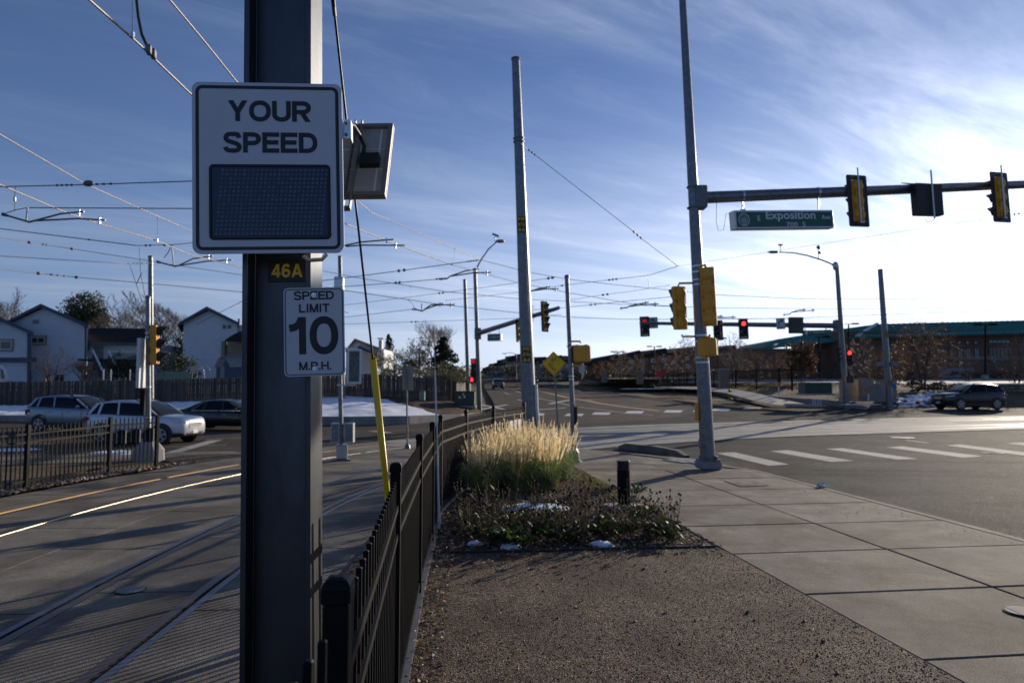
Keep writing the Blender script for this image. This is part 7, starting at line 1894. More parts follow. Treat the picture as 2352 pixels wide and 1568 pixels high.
        for x in (-1.05*k, -.12*k, .88*k): MB().box((x, s_*W2*.985, .66), (.012, .03, .60)).build('door_seam', M['ink'], t, True)
        MB().box((.72*k, s_*(W2+.06), belt+.08), (.13, .17, .14), None, 0, .04).build('mirror', paint, t, True)
        MB().box((-.25*k, s_*.845, belt+.012), (2.3*k, .02, .03)).build('belt_trim', M['chrome'] if not clad else M['blackp'], t, True)
        if kind == 'suv': MB().tube([(-1.5*k, s_*.58, 1.70), (-1.42*k, s_*.58, 1.775), (-.1*k, s_*.58, 1.785), (.15*k, s_*.58, 1.72)], .022, 6).build('roof_rail', M['blackp'], t, True)
        zf = body[-4][2]
        hz = .07 if kind == 'suv' else -.06; MB().prism([(1.74*k, s_*.90, .95+hz), (2.06*k, s_*.835, .89+hz), (2.10*k, s_*.83, .80+hz), (1.80*k, s_*.90, .85+hz)], (0, s_*.02, 0)).build('headlight', M['lampglass'], t, True)
        MB().prism([(2.09*k, s_*.83, .89+hz), (2.23*k, s_*.64, .85+hz), (2.25*k, s_*.62, .77+hz), (2.12*k, s_*.82, .80+hz)], (.02, s_*.01, 0)).build('headlight', M['lampglass'], t, True)
        MB().prism([(-2.0*k, s_*.90, 1.03+hz), (-2.20*k, s_*.82, .99+hz), (-2.21*k, s_*.82, .82+hz), (-1.95*k, s_*.905, .90+hz)], (-.01, s_*.02, 0)).build('taillight', M['redlamp'], t, True)
        MB().prism([(-2.215*k, s_*.82, .99), (-2.25*k, s_*.55, .97), (-2.26*k, s_*.55, .82), (-2.225*k, s_*.80, .82)], (-.015, 0, 0)).build('taillight', M['redlamp'], t, True)
        MB().disc((2.16*k, s_*.62, .46), .085, (.9, s_*.5, 0), 12, 0, .03).build('fog_lamp', M['blackp'], t, True)
    for y_ in (1, -1):
        for x in wx: wheel(t, x, y_*(W2-.095), wr, .235)
    MB().prism([(2.235*k, -.48, .83+hz), (2.235*k, .48, .83+hz), (2.27*k, .40, .60+hz), (2.27*k, -.40, .60+hz)], (.02, 0, 0)).build('grille', M['blackp'], t, True)
    for z in (.76+hz, .68+hz): MB().box((2.275*k, 0, z), (.03, .70, .03), None, 0, .008).build('grille_bar', M['chrome'], t, True)
    MB().box((2.20*k, 0, .44), (.16, 1.15, .14), None, 0, .05).build('bumper_intake', M['blackp'], t, True); MB().box((2.272*k, 0, .48), (.02, .32, .12)).build('number_plate', M['vinyl'], t, True)
    MB().box((-2.2*k, 0, .42), (.14, 1.5, .2), None, 0, .05).build('rear_bumper', M['blackp'] if clad else paint, t, True); MB().box((-2.265*k, 0, .72), (.02, .32, .14)).build('number_plate', M['vinyl'], t, True)
    MB().tube([(.30*k, .3, .96+.1), (.4*k, .3, .98)], .01, 4) 
    return t
p_white = paint_mat('white_car_paint', (.62, .63, .66)); p_silver = paint_mat('silver_car_paint', (.26, .29, .33), .5); p_black = paint_mat('black_car_paint', (.010, .011, .014)); p_dark = paint_mat('charcoal_car_paint', (.010, .011, .015)); p_brown = paint_mat('dull_brown_car_paint', (.06, .055, .05))
g_ = G(334, 1016, ROF); car('white SUV driving right behind the bronze fence', g_, R(-9), p_white, 'suv', 4.55).scale = (.86, .86, .88)
g_ = G(182, 990, ROF); car('silver grey SUV behind the white SUV at left', g_, R(-10), p_silver, 'suv', 4.6).scale = (.90, .90, .90)
g_ = G(528, 986, ROF); car('black sedan half hidden by the steel column', g_, R(-6), p_black, 'sedan', 4.85, clad=False).scale = (.92, .92, .92)
g_ = G(2224, 936.5, RO); g_ = P(2224, 936.5, 47.2); g_.z = gz(47.2)+RO; car('dark charcoal SUV facing left at the far right corner', g_, math.pi+R(9), p_dark, 'suv', 4.6)
g_ = G(1144, 893.5, ROF); car('dark SUV driving towards us on the far road', g_, R(-86), p_brown, 'suv', 4.6)
g_ = G(1224, 887, ROF); car('dark pickup seen from behind on the far road beside the big pole', g_, R(88), p_black, 'suv', 5.2)
g_ = G(1219, 896, ROF); car('pale car half hidden behind the big pole on the far road', g_, R(-90), p_white, 'sedan', 4.6, clad=False)
# ------------------------------------------------------------------ trees and shrubs
def bare_tree(name, label, base, H, spread, seed, bark, twigm, levels=5, leaves=0, leafm=None, trunk=.045, kids=3, up_=.35, group=None, lsz=.16, fork=False, twigs=5, trunkf=.42):
    r = random.Random(seed); t = thing(name, label, 'tree', base, None, group)
    wood = MB(); tw = MB(); lf_ = MB(); tips = []
    def seg(p, d, L_, rad, lv):
        n = 3 if lv < 3 else 2; pts = [p]; dd = d.copy()
        for i in range(n):
            dd = (dd+Vector((r.uniform(-.16, .16), r.uniform(-.16, .16), r.uniform(-.05, .14)))).normalized(); pts.append(pts[-1]+dd*L_/n)
        rr = [rad*(1-.45*i/n) for i in range(n+1)]
        (wood if lv < levels-1 else tw).tube(pts, rr, 5 if lv < 2 else 3, 0, False)
        if lv >= levels-1: tips.append((pts[-1], dd)); tips.append((pts[1], dd))
        if lv >= levels: return
        k = kids if lv else kids+2
        for j in range(k):
            f = .45+.55*(j+1)/k if lv else (.38+.62*(j+1)/k); idx = min(n-1, int(f*n*.999)); q = pts[idx].lerp(pts[idx+1], f*n-idx if f*n-idx <= 1 else 1)
            a = 2*math.pi*(j/k)+r.uniform(0, 1.5); side_ = Vector((math.cos(a), math.sin(a), 0)); u = (dd*(1-spread)+side_*spread+Vector((0, 0, up_*r.uniform(.3, 1)))).normalized()
            seg(q, u, L_*r.uniform(.58, .80), rad*(.50 if lv else .42), lv+1)
    if fork:
        for j in range(4):
            a = j*1.57+r.uniform(0, .6); seg(Vector((0, 0, -.1)), Vector((math.cos(a)*.45, math.sin(a)*.45, 1)).normalized(), H*.38, H*trunk*.6, 0)
    else: seg(Vector((0, 0, -.2)), Vector((r.uniform(-.05, .05), 0, 1)), H*trunkf, H*trunk, 0)
    for p, d in tips:
        for j in range(twigs):
            u = (d+Vector((r.uniform(-.7, .7), r.uniform(-.7, .7), r.uniform(-.3, .6)))).normalized(); L_ = H*r.uniform(.03, .07); q = p+u*L_; s_ = u.orthogonal().normalized()*H*.0014
            tw.add([p-s_, p+s_, q], [(0, 1, 2)])
            for k in range(leaves):
                c = p+u*L_*r.uniform(.1, 1.3)+Vector((r.uniform(-1, 1), r.uniform(-1, 1), r.uniform(-1, 1)))*H*.018; leaf(lf_, c, lsz*r.uniform(.6, 1.2), r)
    hi = max([v.z for v in wood.v+tw.v]); k = H/hi
    for m_ in (wood, tw, lf_): m_.v = [v*k for v in m_.v]
    wood.build('trunk', M[bark], t, True); stuff(tw.build('crown', M[twigm], t, True))
    if leaves: stuff(lf_.build('leaves', M[leafm], t, True))
    return t
def leaf(mb, c, s, r):
    u = Vector((r.gauss(0, 1), r.gauss(0, 1), r.gauss(0, 1))).normalized(); w = u.orthogonal().normalized(); a = r.uniform(0, 6.28); w = (w*math.cos(a)+u.cross(w)*math.sin(a)); v = u.cross(w)
    mb.add([c-w*s*.5, c-v*s*.28, c+w*s*.5, c+v*s*.28], [(0, 1, 2, 3)])
def foliage(name, label, base, lobes, n, sz, leafm, seed, bark='bark', trunkH=None, tr=.12, cat='tree', group=None, conifer=False):
    r = random.Random(seed); t = thing(name, label, cat, base, None, group); mb = MB()
    tot = sum(l[3]*l[4]*l[5] for l in lobes)
    for cx, cy, cz, rx, ry, rz in lobes:
        k = int(n*rx*ry*rz/tot)
        cl = [Vector((r.gauss(0, 1), r.gauss(0, 1), r.gauss(0, 1))).normalized()*r.uniform(.45, 1.0) for _ in range(max(6, k//26))]
        for i in range(k):
            q = r.choice(cl)+Vector((r.gauss(0, .15), r.gauss(0, .15), r.gauss(0, .12)))
            leaf(mb, Vector((cx+q.x*rx, cy+q.y*ry, cz+q.z*rz)), sz*r.uniform(.6, 1.3), r)
    stuff(mb.build('crown', M[leafm], t, True))
    zt = trunkH or max(l[2] for l in lobes); w = MB(); w.tube([(0, 0, -.3), (.05, 0, zt*.5), (0, 0, zt)], [tr, tr*.7, tr*.2], 6)
    rr = random.Random(seed+1)
    for cx, cy, cz, rx, ry, rz in lobes:
        for _ in range(3):
            a = rr.uniform(0, 6.28); w.tube([(0, 0, max(.2, min(zt*.6, cz*.5))), (cx*.6+math.cos(a)*rx*.3, cy*.6+math.sin(a)*ry*.3, cz*.8), (cx+math.cos(a)*rx*.7, cy+math.sin(a)*ry*.7, cz+rz*rr.uniform(-.2, .5))], [tr*.45, tr*.25, tr*.08], 4, 0, False)
    w.build('trunk', M[bark], t, True); return t
def cone_tree(name, label, base, H, rad, n, sz, leafm, seed):
    r = random.Random(seed); t = thing(name, label, 'tree', base); mb = MB(); lv = int(H*7)
    for i in range(lv):
        z = H*(.10+.90*i/lv); rr = rad*(1-i/lv)**.85+.1
        for b in range(4):
            a = r.uniform(0, 6.28); L_ = rr*r.uniform(.45, 1.2); z = H*(.06+.92*i/lv)+r.uniform(-.1, .1)*H*.3*(1-i/lv)
            for k in range(max(2, int(n/lv/4))):
                f = r.uniform(.1, 1); leaf(mb, Vector((math.cos(a)*L_*f, math.sin(a)*L_*f, z-f*L_*.25+r.uniform(-.12, .12)*rr+.1)), sz*r.uniform(.6, 1.2), r)
    stuff(mb.build('crown', M[leafm], t, True)); MB().tube([(0, 0, -.3), (0, 0, H*.97)], [H*.02, .02], 6).build('trunk', M['bark'], t, True); return t
def hgt(x, yt, d, zb): return P(x, yt, d).z-zb
def at(x, yb, d): return P(x, yb, d)
def oval_tree(name, label, base, H, wid, seed, nl=26, leaves=0, leafm='rust', lsz=.12, z0=.30, stems=1, bark='bark', twigm='twig', tr=.018, sag=0.0):
    r = random.Random(seed); t = thing(name, label, 'tree', base); wd = MB(); tw = MB(); lv = MB(); st = []
    for s_ in range(stems):
        a = 6.28*s_/stems+r.uniform(-.4, .4); o = Vector((math.cos(a), math.sin(a), 0))*(wid*.16 if stems > 1 else .02*H)
        tr_ = [Vector((0, 0, -.2))+o*.1, o*.5+Vector((r.uniform(-.02, .02)*H, 0, H*.30)), o*1.0+Vector((r.uniform(-.03, .03)*H, 0, H*.62)), o*1.25+Vector((r.uniform(-.04, .04)*H, 0, H*.88))]
        wd.tube(tr_, [H*tr, H*tr*.8, H*tr*.45, H*tr*.12], 6, 0, False); st.append(tr_)
    def along(tp, z):
        for a, b in zip(tp, tp[1:]):
            if z <= b.z: return a.lerp(b, (z-a.z)/(b.z-a.z))
        return tp[-1]
    for i in range(nl):
        f = (i+.5)/nl; th = i*2.4+r.uniform(-.4, .4); zt = z0+(1-z0)*(f**.85); rad = wid*.5*math.sin(math.pi*min(1, (.16+.80*f)))**.6*r.uniform(.72, 1.06)
        e = Vector((math.cos(th)*rad, math.sin(th)*rad, H*zt*r.uniform(.95, 1.03))); p = along(st[i % stems], H*max(.10, z0*.55+(zt-z0)*.62))
        m1 = p.lerp(e, .45)+Vector((0, 0, -H*.035+r.uniform(-.02, .02)*H)); m2 = p.lerp(e, .78)+Vector((r.uniform(-.03, .03)*H, r.uniform(-.03, .03)*H, 0)); pts = [p, m1, m2, e]
        r0 = H*tr*.34*(1-.5*f); wd.tube(pts, [r0, r0*.65, r0*.4, r0*.15], 4, 0, False)
        for j in range(11):
            g = .22+.78*j/11; k = min(2, int(g*3)); q = pts[k].lerp(pts[k+1], g*3-k); d = (pts[k+1]-pts[k]).normalized(); u = (d*.7+Vector((r.gauss(0, .7), r.gauss(0, .7), r.gauss(.35, .45)-sag))).normalized(); L_ = H*r.uniform(.07, .15); q2 = q+u*L_
            tw.tube([q, q.lerp(q2, .5)+Vector((0, 0, r.uniform(-.01, .012)*H)), q2], [r0*.34, r0*.26, r0*.14], 3, 0, False)
            for m_ in range(7):
                s0 = q.lerp(q2, r.uniform(.25, 1)); v = (u+Vector((r.gauss(0, .7), r.gauss(0, .7), r.gauss(.1, .5)-sag))).normalized(); s1 = s0+v*H*r.uniform(.03, .07); w_ = v.orthogonal().normalized()*H*.0019
                tw.add([s0-w_, s0+w_, s1], [(0, 1, 2)])
                for _ in range(leaves):
                    if r.random() < .8: leaf(lv, s0.lerp(s1, r.uniform(.2, 1.2))+Vector((r.gauss(0, .012), r.gauss(0, .012), r.gauss(0, .012)))*H, lsz*r.uniform(.6, 1.3), r)
    wd.build('trunk', M[bark], t, True); stuff(tw.build('crown', M[twigm], t, True))
    if leaves: stuff(lv.build('leaves', M[leafm], t, True))
    return t
b = at(186, 880, 78); k = 78/FX
foliage('pine_tree', 'big dark rounded pine behind the large grey house', b, [(0, 0, 8.2, 2.3, 2, 2.2), (-1.3, 0, 6.6, 1.5, 1.8, 1.6), (1.5, .3, 7.2, 1.3, 1.6, 1.8), (1.9, 0, 5.3, 1.5, 1.8, 1.6), (0, 0, 4.8, 2.2, 2, 2)], 11500, .30, 'needle', 3, tr=.25)
for lab, x, yt, d, sp_, sd, br, tw_, lv in (('tall bare tree behind the house wing, left of the catenary pole', 282, 668, 76, .52, 12, 'bark2', 'twigpale', 5), ('bare tree just right of the left catenary pole', 372, 690, 84, .55, 15, 'bark2', 'twigpale', 5), ('slender bare tree at the left edge above the bay roof', 9, 662, 70, .35, 18, 'bark2', 'twigpale', 4), ('low bare tree showing over the main roof ridge', 62, 694, 90, .5, 21, 'bark2', 'twigpale', 4),
    ('bare tree between the signal head and the second grey house', 428, 722, 74, .55, 25, 'bark', 'twig', 5), ('bare treetop above the dark pine, right of the yellow guard', 1013, 735, 70, .45, 31, 'bark2', 'twigpale', 5), ('dense brown bare tree behind the left signal', 398, 752, 64, .6, 33, 'bark', 'twig', 5)):
    p = at(x, 884, d); bare_tree('bare_tree', lab, p, hgt(x, yt, d, p.z), sp_, sd, br, tw_, lv)
p = at(116, 893, 46); oval_tree('crab_apple_tree', 'low spreading bare crab apple in front of the large grey house', p, hgt(116, 797, 46, p.z), 116*46/FX, 40, 26, 0, 'rust', .1, .32, 3, 'bark', 'twig', .022, .15)
p = at(190, 880, 47); bare_tree('bare_shrub', 'bare brown shrub just left of the deck stair', p, hgt(190, 826, 47, p.z), .6, 44, 'bark', 'twig', 4, fork=True)
foliage('hedge_shrub', 'dark rounded evergreen shrub under the deck', at(292, 884, 54), [(-.8, 0, 1.5, 1.3, .9, 1.1), (.9, 0, 1.5, 1.3, .9, 1.15), (0, 0, 1.0, 2, 1, 1)], 2600, .17, 'shrub', 5, cat='shrub')
foliage('hedge_shrub', 'dark rounded evergreen shrub between the signal and the greenhouse hoops', at(404, 884, 51), [(-.5, 0, 1.5, 1.2, .9, 1.2), (.8, 0, 1.2, .9, .9, 1.0)], 2400, .16, 'shrub', 6, cat='shrub')
cone_tree('spruce_tree', 'small dark spruce to the right of the far pale house', at(892, 870, 92), hgt(892, 766, 92, at(892, 870, 92).z), 2.0, 1500, .35, 'needle', 8)
foliage('scrub_tree', 'brown leafy scrub between the pale house and the dark pine', at(905, 880, 70), [(-1.2, 0, 2, 1.3, 1, 1.4), (.6, 0, 2.1, 1.4, 1, 1.5), (1.9, 0, 1.6, 1.1, 1, 1.2)], 3000, .17, 'sage', 9)
foliage('scrub_tree', 'tall tangled brown tree left of the dark pine', at(962, 880, 66), [(-.6, 0, 2.6, 1.1, 1, 1.9), (.5, 0, 3.4, .9, 1, 1.3), (0, 0, 1.6, 1.6, 1, 1.4)], 4200, .15, 'twig', 10)
p = at(1018, 884, 56); cone_tree('pine_tree', 'dark green bushy pine left of the far catenary pole', p, hgt(1018, 772, 56, p.z), 2.2, 8000, .24, 'needle', 11)
foliage('sage_shrub', 'grey olive shrub in front of the dark pine, behind the plank fence', at(1000, 888, 49), [(-1.3, 0, .9, 1.0, .7, .8), (.2, 0, 1.0, 1.0, .7, .9), (1.4, 0, .8, 1, .7, .8)], 2600, .13, 'sage', 12, cat='shrub')
foliage('hedge_shrub', 'dark low shrub beside the far road, right of the dark pine', at(1066, 884, 66), [(0, 0, 1.0, 1.2, 1, 1.0), (1.2, 0, .7, .9, 1, .7)], 1500, .2, 'shrub', 13, cat='shrub')
# far right trees
for lab, x, yt, yb, d, sd, wpx, lf_, st_, ls in (('round rust-leaved tree left of the far right signal pole', 1842, 788, 880, 72, 51, 74, 4, 1, .17),
    ('large spreading tree with sparse brown leaves in front of the brick building', 2122, 738, 897, 58, 52, 158, 2, 4, .10), ('rust-brown tree behind the far catenary pole', 2062, 792, 890, 66, 53, 62, 3, 2, .13), ('bare brown tree before the brick wall, right of the far signal pole', 1978, 772, 887, 72, 54, 84, 0, 2, .1),
    ('bare tree at the far right edge before the windows', 2335, 772, 897, 62, 55, 90, 0, 2, .1), ('brown tree immediately left of the near signal pole', 1572, 776, 884, 84, 56, 74, 1, 1, .11), ('bare tree immediately right of the near signal pole', 1688, 766, 884, 88, 57, 78, 1, 2, .10),
    ('leafy brown tree under the green roof, right of the near pole', 1738, 806, 884, 84, 58, 66, 1, 2, .12), ('small brown tree before the dark apartment windows', 1520, 815, 882, 96, 59, 56, 1, 2, .13), ('small bare brown tree beside the twin lamp posts', 1425, 805, 882, 105, 60, 50, 1, 1, .13),
    ('low brown tree left of the twin lamp posts', 1385, 830, 878, 110, 61, 52, 2, 2, .16), ('brown bare tree across the road left of the big pole', 1180, 834, 874, 165, 62, 44, 1, 2, .25), ('brown bare tree directly behind the cyclist sign', 1262, 836, 874, 140, 63, 50, 2, 2, .22),
    ('brown tree behind the iron fence under the green roof', 1790, 812, 886, 76, 64, 58, 1, 2, .12), ('small brown tree between the tan cabinets and the building', 2014, 812, 890, 64, 65, 46, 1, 2, .10), ('brown tree by the far lot behind the iron fence, before the pale windows', 1466, 816, 880, 98, 66, 54, 1, 2, .13), ('thin bare tree in front of the far brick windows', 2222, 800, 886, 76, 67, 52, 0, 2, .1), ('rust-tinged bare tree on the left of the far apartment roof', 1330, 838, 876, 118, 68, 48, 2, 2, .17)):
    p = at(x, yb, d); oval_tree('street_tree', lab, p, hgt(x, yt, d, p.z), wpx*d/FX, sd, 30 if wpx > 70 else 22, lf_, 'rust', ls, .28 if st_ == 1 else .20, st_)
for lab, x, yb, d, lb, n, m_, sd in (('dark conifer clump on the far road crest behind the big pole', 1235, 872, 150, [(-3, 0, 2.5, 3, 2, 2.3), (2.5, 0, 2.6, 3.4, 2, 2.2)], 1500, 'needle', 71), ('dark conifers beside the far apartment block', 1150, 872, 160, [(-2, 0, 2, 3, 2, 1.6), (2, 0, 1.8, 3, 2, 1.5)], 1300, 'shrub', 72),
    ('bushy dark trees at the foot of the far apartment block', 1190, 872, 156, [(-2.5, 0, 2.4, 2.2, 2, 2.4), (1.5, 0, 3.0, 2, 2, 2.9)], 1500, 'shrub', 81), ('dark hedge mass behind the far iron fence', 1350, 874, 116, [(-5, 0, 1.2, 4, 1.5, 1.3), (0, 0, 1.1, 4, 1.5, 1.2), (5, 0, 1.2, 4, 1.5, 1.3)], 1800, 'shrub', 73), ('low brown shrub bed at the foot of the slope by the dark SUV', 2190, 897, 54, [(-1.5, 0, .3, 1.5, .6, .35), (1, 0, .3, 1.6, .6, .35)], 900, 'twig', 74), ('low dark juniper mass left of the dark SUV', 2145, 897, 55, [(-1, 0, .35, 1.4, .7, .4), (1, 0, .3, 1.3, .7, .4)], 1000, 'shrub', 75),
    ('brown upright shrub between the far cabinets and the tree', 2095, 890, 56, [(0, 0, .7, .5, .5, .7)], 500, 'twig', 76), ('row of low shrubs against the brick building', 2290, 869, 97, [(-4, 0, .6, 2.5, .8, .7), (1, 0, .6, 2.5, .8, .7), (6, 0, .6, 2.5, .8, .7)], 1100, 'shrub', 77), ('dark shrub mass before the building under the green roof', 1900, 876, 88, [(-4, 0, .9, 3, 1, 1), (2, 0, .9, 4, 1, 1.1)], 1400, 'shrub', 78), ('brown thicket behind the iron fence, middle of the far lot', 1620, 880, 90, [(-4, 0, 1.3, 3, 1, 1.3), (2, 0, 1.2, 4, 1, 1.3)], 1700, 'twig', 79),
    ('dark evergreen bed at the far driveway mouth', 1545, 892, 76, [(-1.5, 0, .3, 2, .8, .35), (2, 0, .35, 2, .8, .4)], 800, 'shrub', 80)):
    foliage('shrub_mass' if n > 1600 else 'low_shrub', lab, at(x, yb, d), lb, n, .30 if d > 90 else .17, m_, sd, tr=.06, cat='shrub')
# distant wooded horizon beyond the crest
r = random.Random(5); mb = MB()
for i in range(8600):
    x = r.uniform(-560, 400); h = 7.0+2.8*noise.noise(Vector((x*.03, 0, 0)))+1.6*noise.noise(Vector((x*.12, 3, 0)))
    if -22 < x < 14: h *= .55
    leaf(mb, Vector((x, 335+r.uniform(-6, 6), 4.6+r.uniform(0, 1)**.7*max(1.2, h))), r.uniform(1.1, 2.4), r)
stuff(tag(mb.build('far_woods', M['shrub']), 'dark line of distant trees along the horizon', 'woods')); 

# ------------------------------------------------------------------ reed grass clumps
def grass_clump(label, c, H, rad, seed, nb=520, npl=108):
    r = random.Random(seed); t = thing('reed_grass', label, 'ornamental grass', c, None, 'feather reed grass clumps'); g = MB(); dr = MB(); pl_ = MB()
    for i in range(nb):
        a = r.uniform(0, 6.28); q = rad*.45*math.sqrt(r.random()); b = Vector((math.cos(a)*q, math.sin(a)*q, 0)); a2 = a+r.uniform(-.6, .6); o = Vector((math.cos(a2), math.sin(a2), 0))
        L_ = H*r.uniform(.38, .72); sp = r.uniform(.15, 1.15); w = r.uniform(.004, .008); sv = Vector((-o.y, o.x, 0))*w
        pts = [b, b+o*L_*sp*.25+Vector((0, 0, L_*.5)), b+o*L_*sp*.65+Vector((0, 0, L_*.85)), b+o*L_*sp*1.15+Vector((0, 0, L_*(.95-.45*sp)))]
        vs = []
        for k, p in enumerate(pts[:-1]): vs += [p-sv*(1-k*.2), p+sv*(1-k*.2)]
        vs.append(pts[-1]); (g if r.random() < .72 else dr).add(vs, [(0, 1, 3, 2), (2, 3, 5, 4), (4, 5, 6)])
    for i in range(npl):
        a = r.uniform(0, 6.28); q = rad*.42*math.sqrt(r.random()); b = Vector((math.cos(a)*q, math.sin(a)*q, 0)); o = Vector((math.cos(a), math.sin(a), 0)); sp = abs(r.gauss(.10, .13))+(.2 if r.random() < .06 else 0)
        L_ = H*r.gauss(.91, .11); tip = b+o*L_*sp+Vector((r.uniform(-.03, .03), r.uniform(-.03, .03), L_)); m1 = b.lerp(tip, .45)-o*L_*sp*.12
        s_ = Vector((-o.y, o.x, 0))*.0022; pm = b.lerp(tip, .66)-o*L_*sp*.06
        dr.add([b-s_, b+s_, m1-s_, m1+s_, pm-s_, pm+s_], [(0, 1, 3, 2), (2, 3, 5, 4)])
        ax = (tip-pm); axn = ax.normalized(); u = axn.orthogonal().normalized(); v = axn.cross(u)
        for k in range(15):
            f = k/15; c0 = pm+ax*f; rr = .016*(1-.75*f)*r.uniform(.5, 1.3)*(.5+f*3 if f < .17 else 1); a3 = r.uniform(0, 6.28); d3 = u*math.cos(a3)+v*math.sin(a3); L3 = ax.length*.16
            w3 = axn.cross(d3)*.0045
            pl_.add([c0-w3, c0+w3, c0+axn*L3*.7+d3*rr+w3*1.2, c0+axn*L3+d3*rr*1.15, c0+axn*L3*.7+d3*rr-w3*1.2], [(0, 1, 2, 3, 4)])
    stuff(g.build('green_blades', M['blade'], t, True)); stuff(dr.build('dry_blades', M['bladedry'], t, True)); stuff(pl_.build('plumes', M['plume'], t, True))
gc = [(1108, 1135, 'feather reed grass clump nearest the fence, front left'), (1150, 1118, 'feather reed grass clump against the fence, back left'), (1188, 1128, 'feather reed grass clump in the middle of the row'), (1222, 1112, 'feather reed grass clump behind the middle one'), (1256, 1122, 'feather reed grass clump right of the middle one'), (1286, 1100, 'feather reed grass clump closest to the slim pole'), (1132, 1098, 'feather reed grass clump at the back by the fence end'), (1200, 1090, 'feather reed grass clump at the very back, below the big pole')]
for i, (x, y, lab) in enumerate(gc):
    c = G(x, y, 0); grass_clump(lab, c, (.90, 1.0, .84, 1.05, .92, .98, .95, 1.02)[i]*(885+(y-885)-0-(978 if i % 2 else 990))*.97*c.y/FX*1.0, .45, 100+i)
# ------------------------------------------------------------------ dried coneflowers and low leafy plants
def coneflower(seed, label):
    r = random.Random(seed); t = thing('dried_coneflower', label, 'dried flower', (0, 0, 0), None, 'dried coneflowers in the mulch bed')
    stem = MB(); heads = MB(); lv = MB()
    for i in range(r.randint(6, 9)):
        a = r.uniform(0, 6.28); H = r.uniform(.30, .62); o = Vector((math.cos(a), math.sin(a), 0)); sp = r.uniform(.05, .38); p0 = o*r.uniform(0, .06); p1 = p0+o*H*sp*.4+Vector((0, 0, H*.55)); p2 = p0+o*H*sp+Vector((r.uniform(-.03, .03), 0, H))
        stem.tube([p0, p1, p2], [.0045, .0036, .003], 4, 0, False)
        hd_ = MB(); hd_.ball(p2, r.uniform(.013, .021), 7, 5, (1, 1, .85), 0, .18); heads.v, heads.f, heads.m, heads.sm = heads.v, heads.f, heads.m, heads.sm
        hd_.build('seed_head', M['seed'], t, True)
        for k in range(r.randint(3, 5)):
            f = r.uniform(.1, .85); q = p0.lerp(p2, f); a2 = r.uniform(0, 6.28); d = Vector((math.cos(a2), math.sin(a2), -r.uniform(.2, 1.1))).normalized(); L_ = r.uniform(.05, .13); w = Vector((-d.y, d.x, 0)).normalized()*L_*.2
            lv.add([q, q+d*L_*.5+w, q+d*L_+Vector((0, 0, -.01)), q+d*L_*.45-w], [(0, 1, 2, 3)])
    stem.build('stalks', M['deadstalk'], t, True)['kind'] = 'stuff'; stuff(lv.build('withered_leaves', M['deadstalk'], t, True)); return t
def leafy(seed, label):
    r = random.Random(seed); t = thing('leafy_plant', label, 'plant', (0, 0, 0), None, 'low green plants in the mulch bed'); lv = MB()
    for i in range(26):
        a = r.uniform(0, 6.28); L_ = r.uniform(.09, .20); o = Vector((math.cos(a), math.sin(a), 0)); s_ = Vector((-o.y, o.x, 0)); w = L_*.22; q = o*r.uniform(0, .10)+Vector((0, 0, r.uniform(.01, .06))); z1 = r.uniform(.3, .8)*L_
        lv.add([q, q+o*L_*.35+s_*w+Vector((0, 0, z1*.7)), q+o*L_*.75+s_*w*.8+Vector((0, 0, z1)), q+o*L_+Vector((0, 0, z1*.75)), q+o*L_*.75-s_*w*.8+Vector((0, 0, z1)), q+o*L_*.35-s_*w+Vector((0, 0, z1*.7)), q+o*L_*.5+Vector((0, 0, z1*.75))], [(0, 1, 6), (1, 2, 6), (2, 3, 6), (3, 4, 6), (4, 5, 6), (5, 0, 6)])
    stuff(lv.build('leaves', M['greenleaf'], t, True)); return t
def zone(o, x, y, what, grp):
    w = 'beside the bollard light' if x > 1395 and y < 1212 and x < 1475 else 'at the sidewalk edge right of the bollard' if x > 1460 else 'along the fence side of the bed' if x < 1085 else 'at the front edge by the gravel' if y > 1224 else 'at the foot of the reed grass' if y < 1172 else 'left of the snow patch' if x < 1160 else 'between the snow patch and the bollard' if x > 1270 else 'just in front of the snow patch'
    o['label'] = what+', '+w; o['group'] = grp+' '+w
CL = 'dried brown coneflower stalks with dark seed heads standing in the mulch bed'
protos = [coneflower(200+i, CL) for i in range(5)]; lp_ = [leafy(300+i, 'low green-leaved winter plant among the dead stalks in the mulch bed') for i in range(2)]
kidmap = {}
for q in bpy.data.objects:
    if q.parent: kidmap.setdefault(q.parent.name, []).append(q)
cone_px = [(x_+dx_, y_+dy_) for (x_, y_), dx_, dy_ in (((1065, 1215), 0, 0), ((1110, 1240), 0, 0), ((1150, 1190), 0, 0), ((1210, 1240), 0, 0), ((1250, 1200), 0, 0), ((1320, 1210), 0, 0), ((1345, 1240), 0, 0), ((1385, 1215), 0, 0), ((1400, 1190), 0, 0), ((1310, 1150), 0, 0), ((1350, 1160), 0, 0), ((1165, 1165), 0, 0), ((1095, 1165), 0, 0), ((1505, 1225), 0, 0), ((1530, 1195), 0, 0), ((1440, 1225), 0, 0), ((1275, 1215), 0, 0), ((1135, 1228), 0, 0), ((1225, 1215), 0, 0), ((1298, 1188), 0, 0))]+[(1052, 1200), (1078, 1232), (1105, 1190), (1130, 1218), (1148, 1245), (1165, 1205), (1182, 1228), (1062, 1175), (1200, 1180), (1225, 1185), (1260, 1180), (1290, 1205), (1310, 1235), (1330, 1190), (1352, 1222), (1290, 1170), (1372, 1205), (1420, 1215), (1455, 1182), (1470, 1195), (1490, 1205), (1520, 1225), (1548, 1232), (1536, 1212), (1335, 1165), (1115, 1160), (1185, 1160), (1240, 1150), (1400, 1235), (1160, 1180), (1205, 1225), (1245, 1225), (1090, 1215), (1475, 1230), (1280, 1240)]
cone_px = [(x, y) for x, y in cone_px if not (1150 < x < 1296 and 1160 < y < 1200)]
used = [0]*5
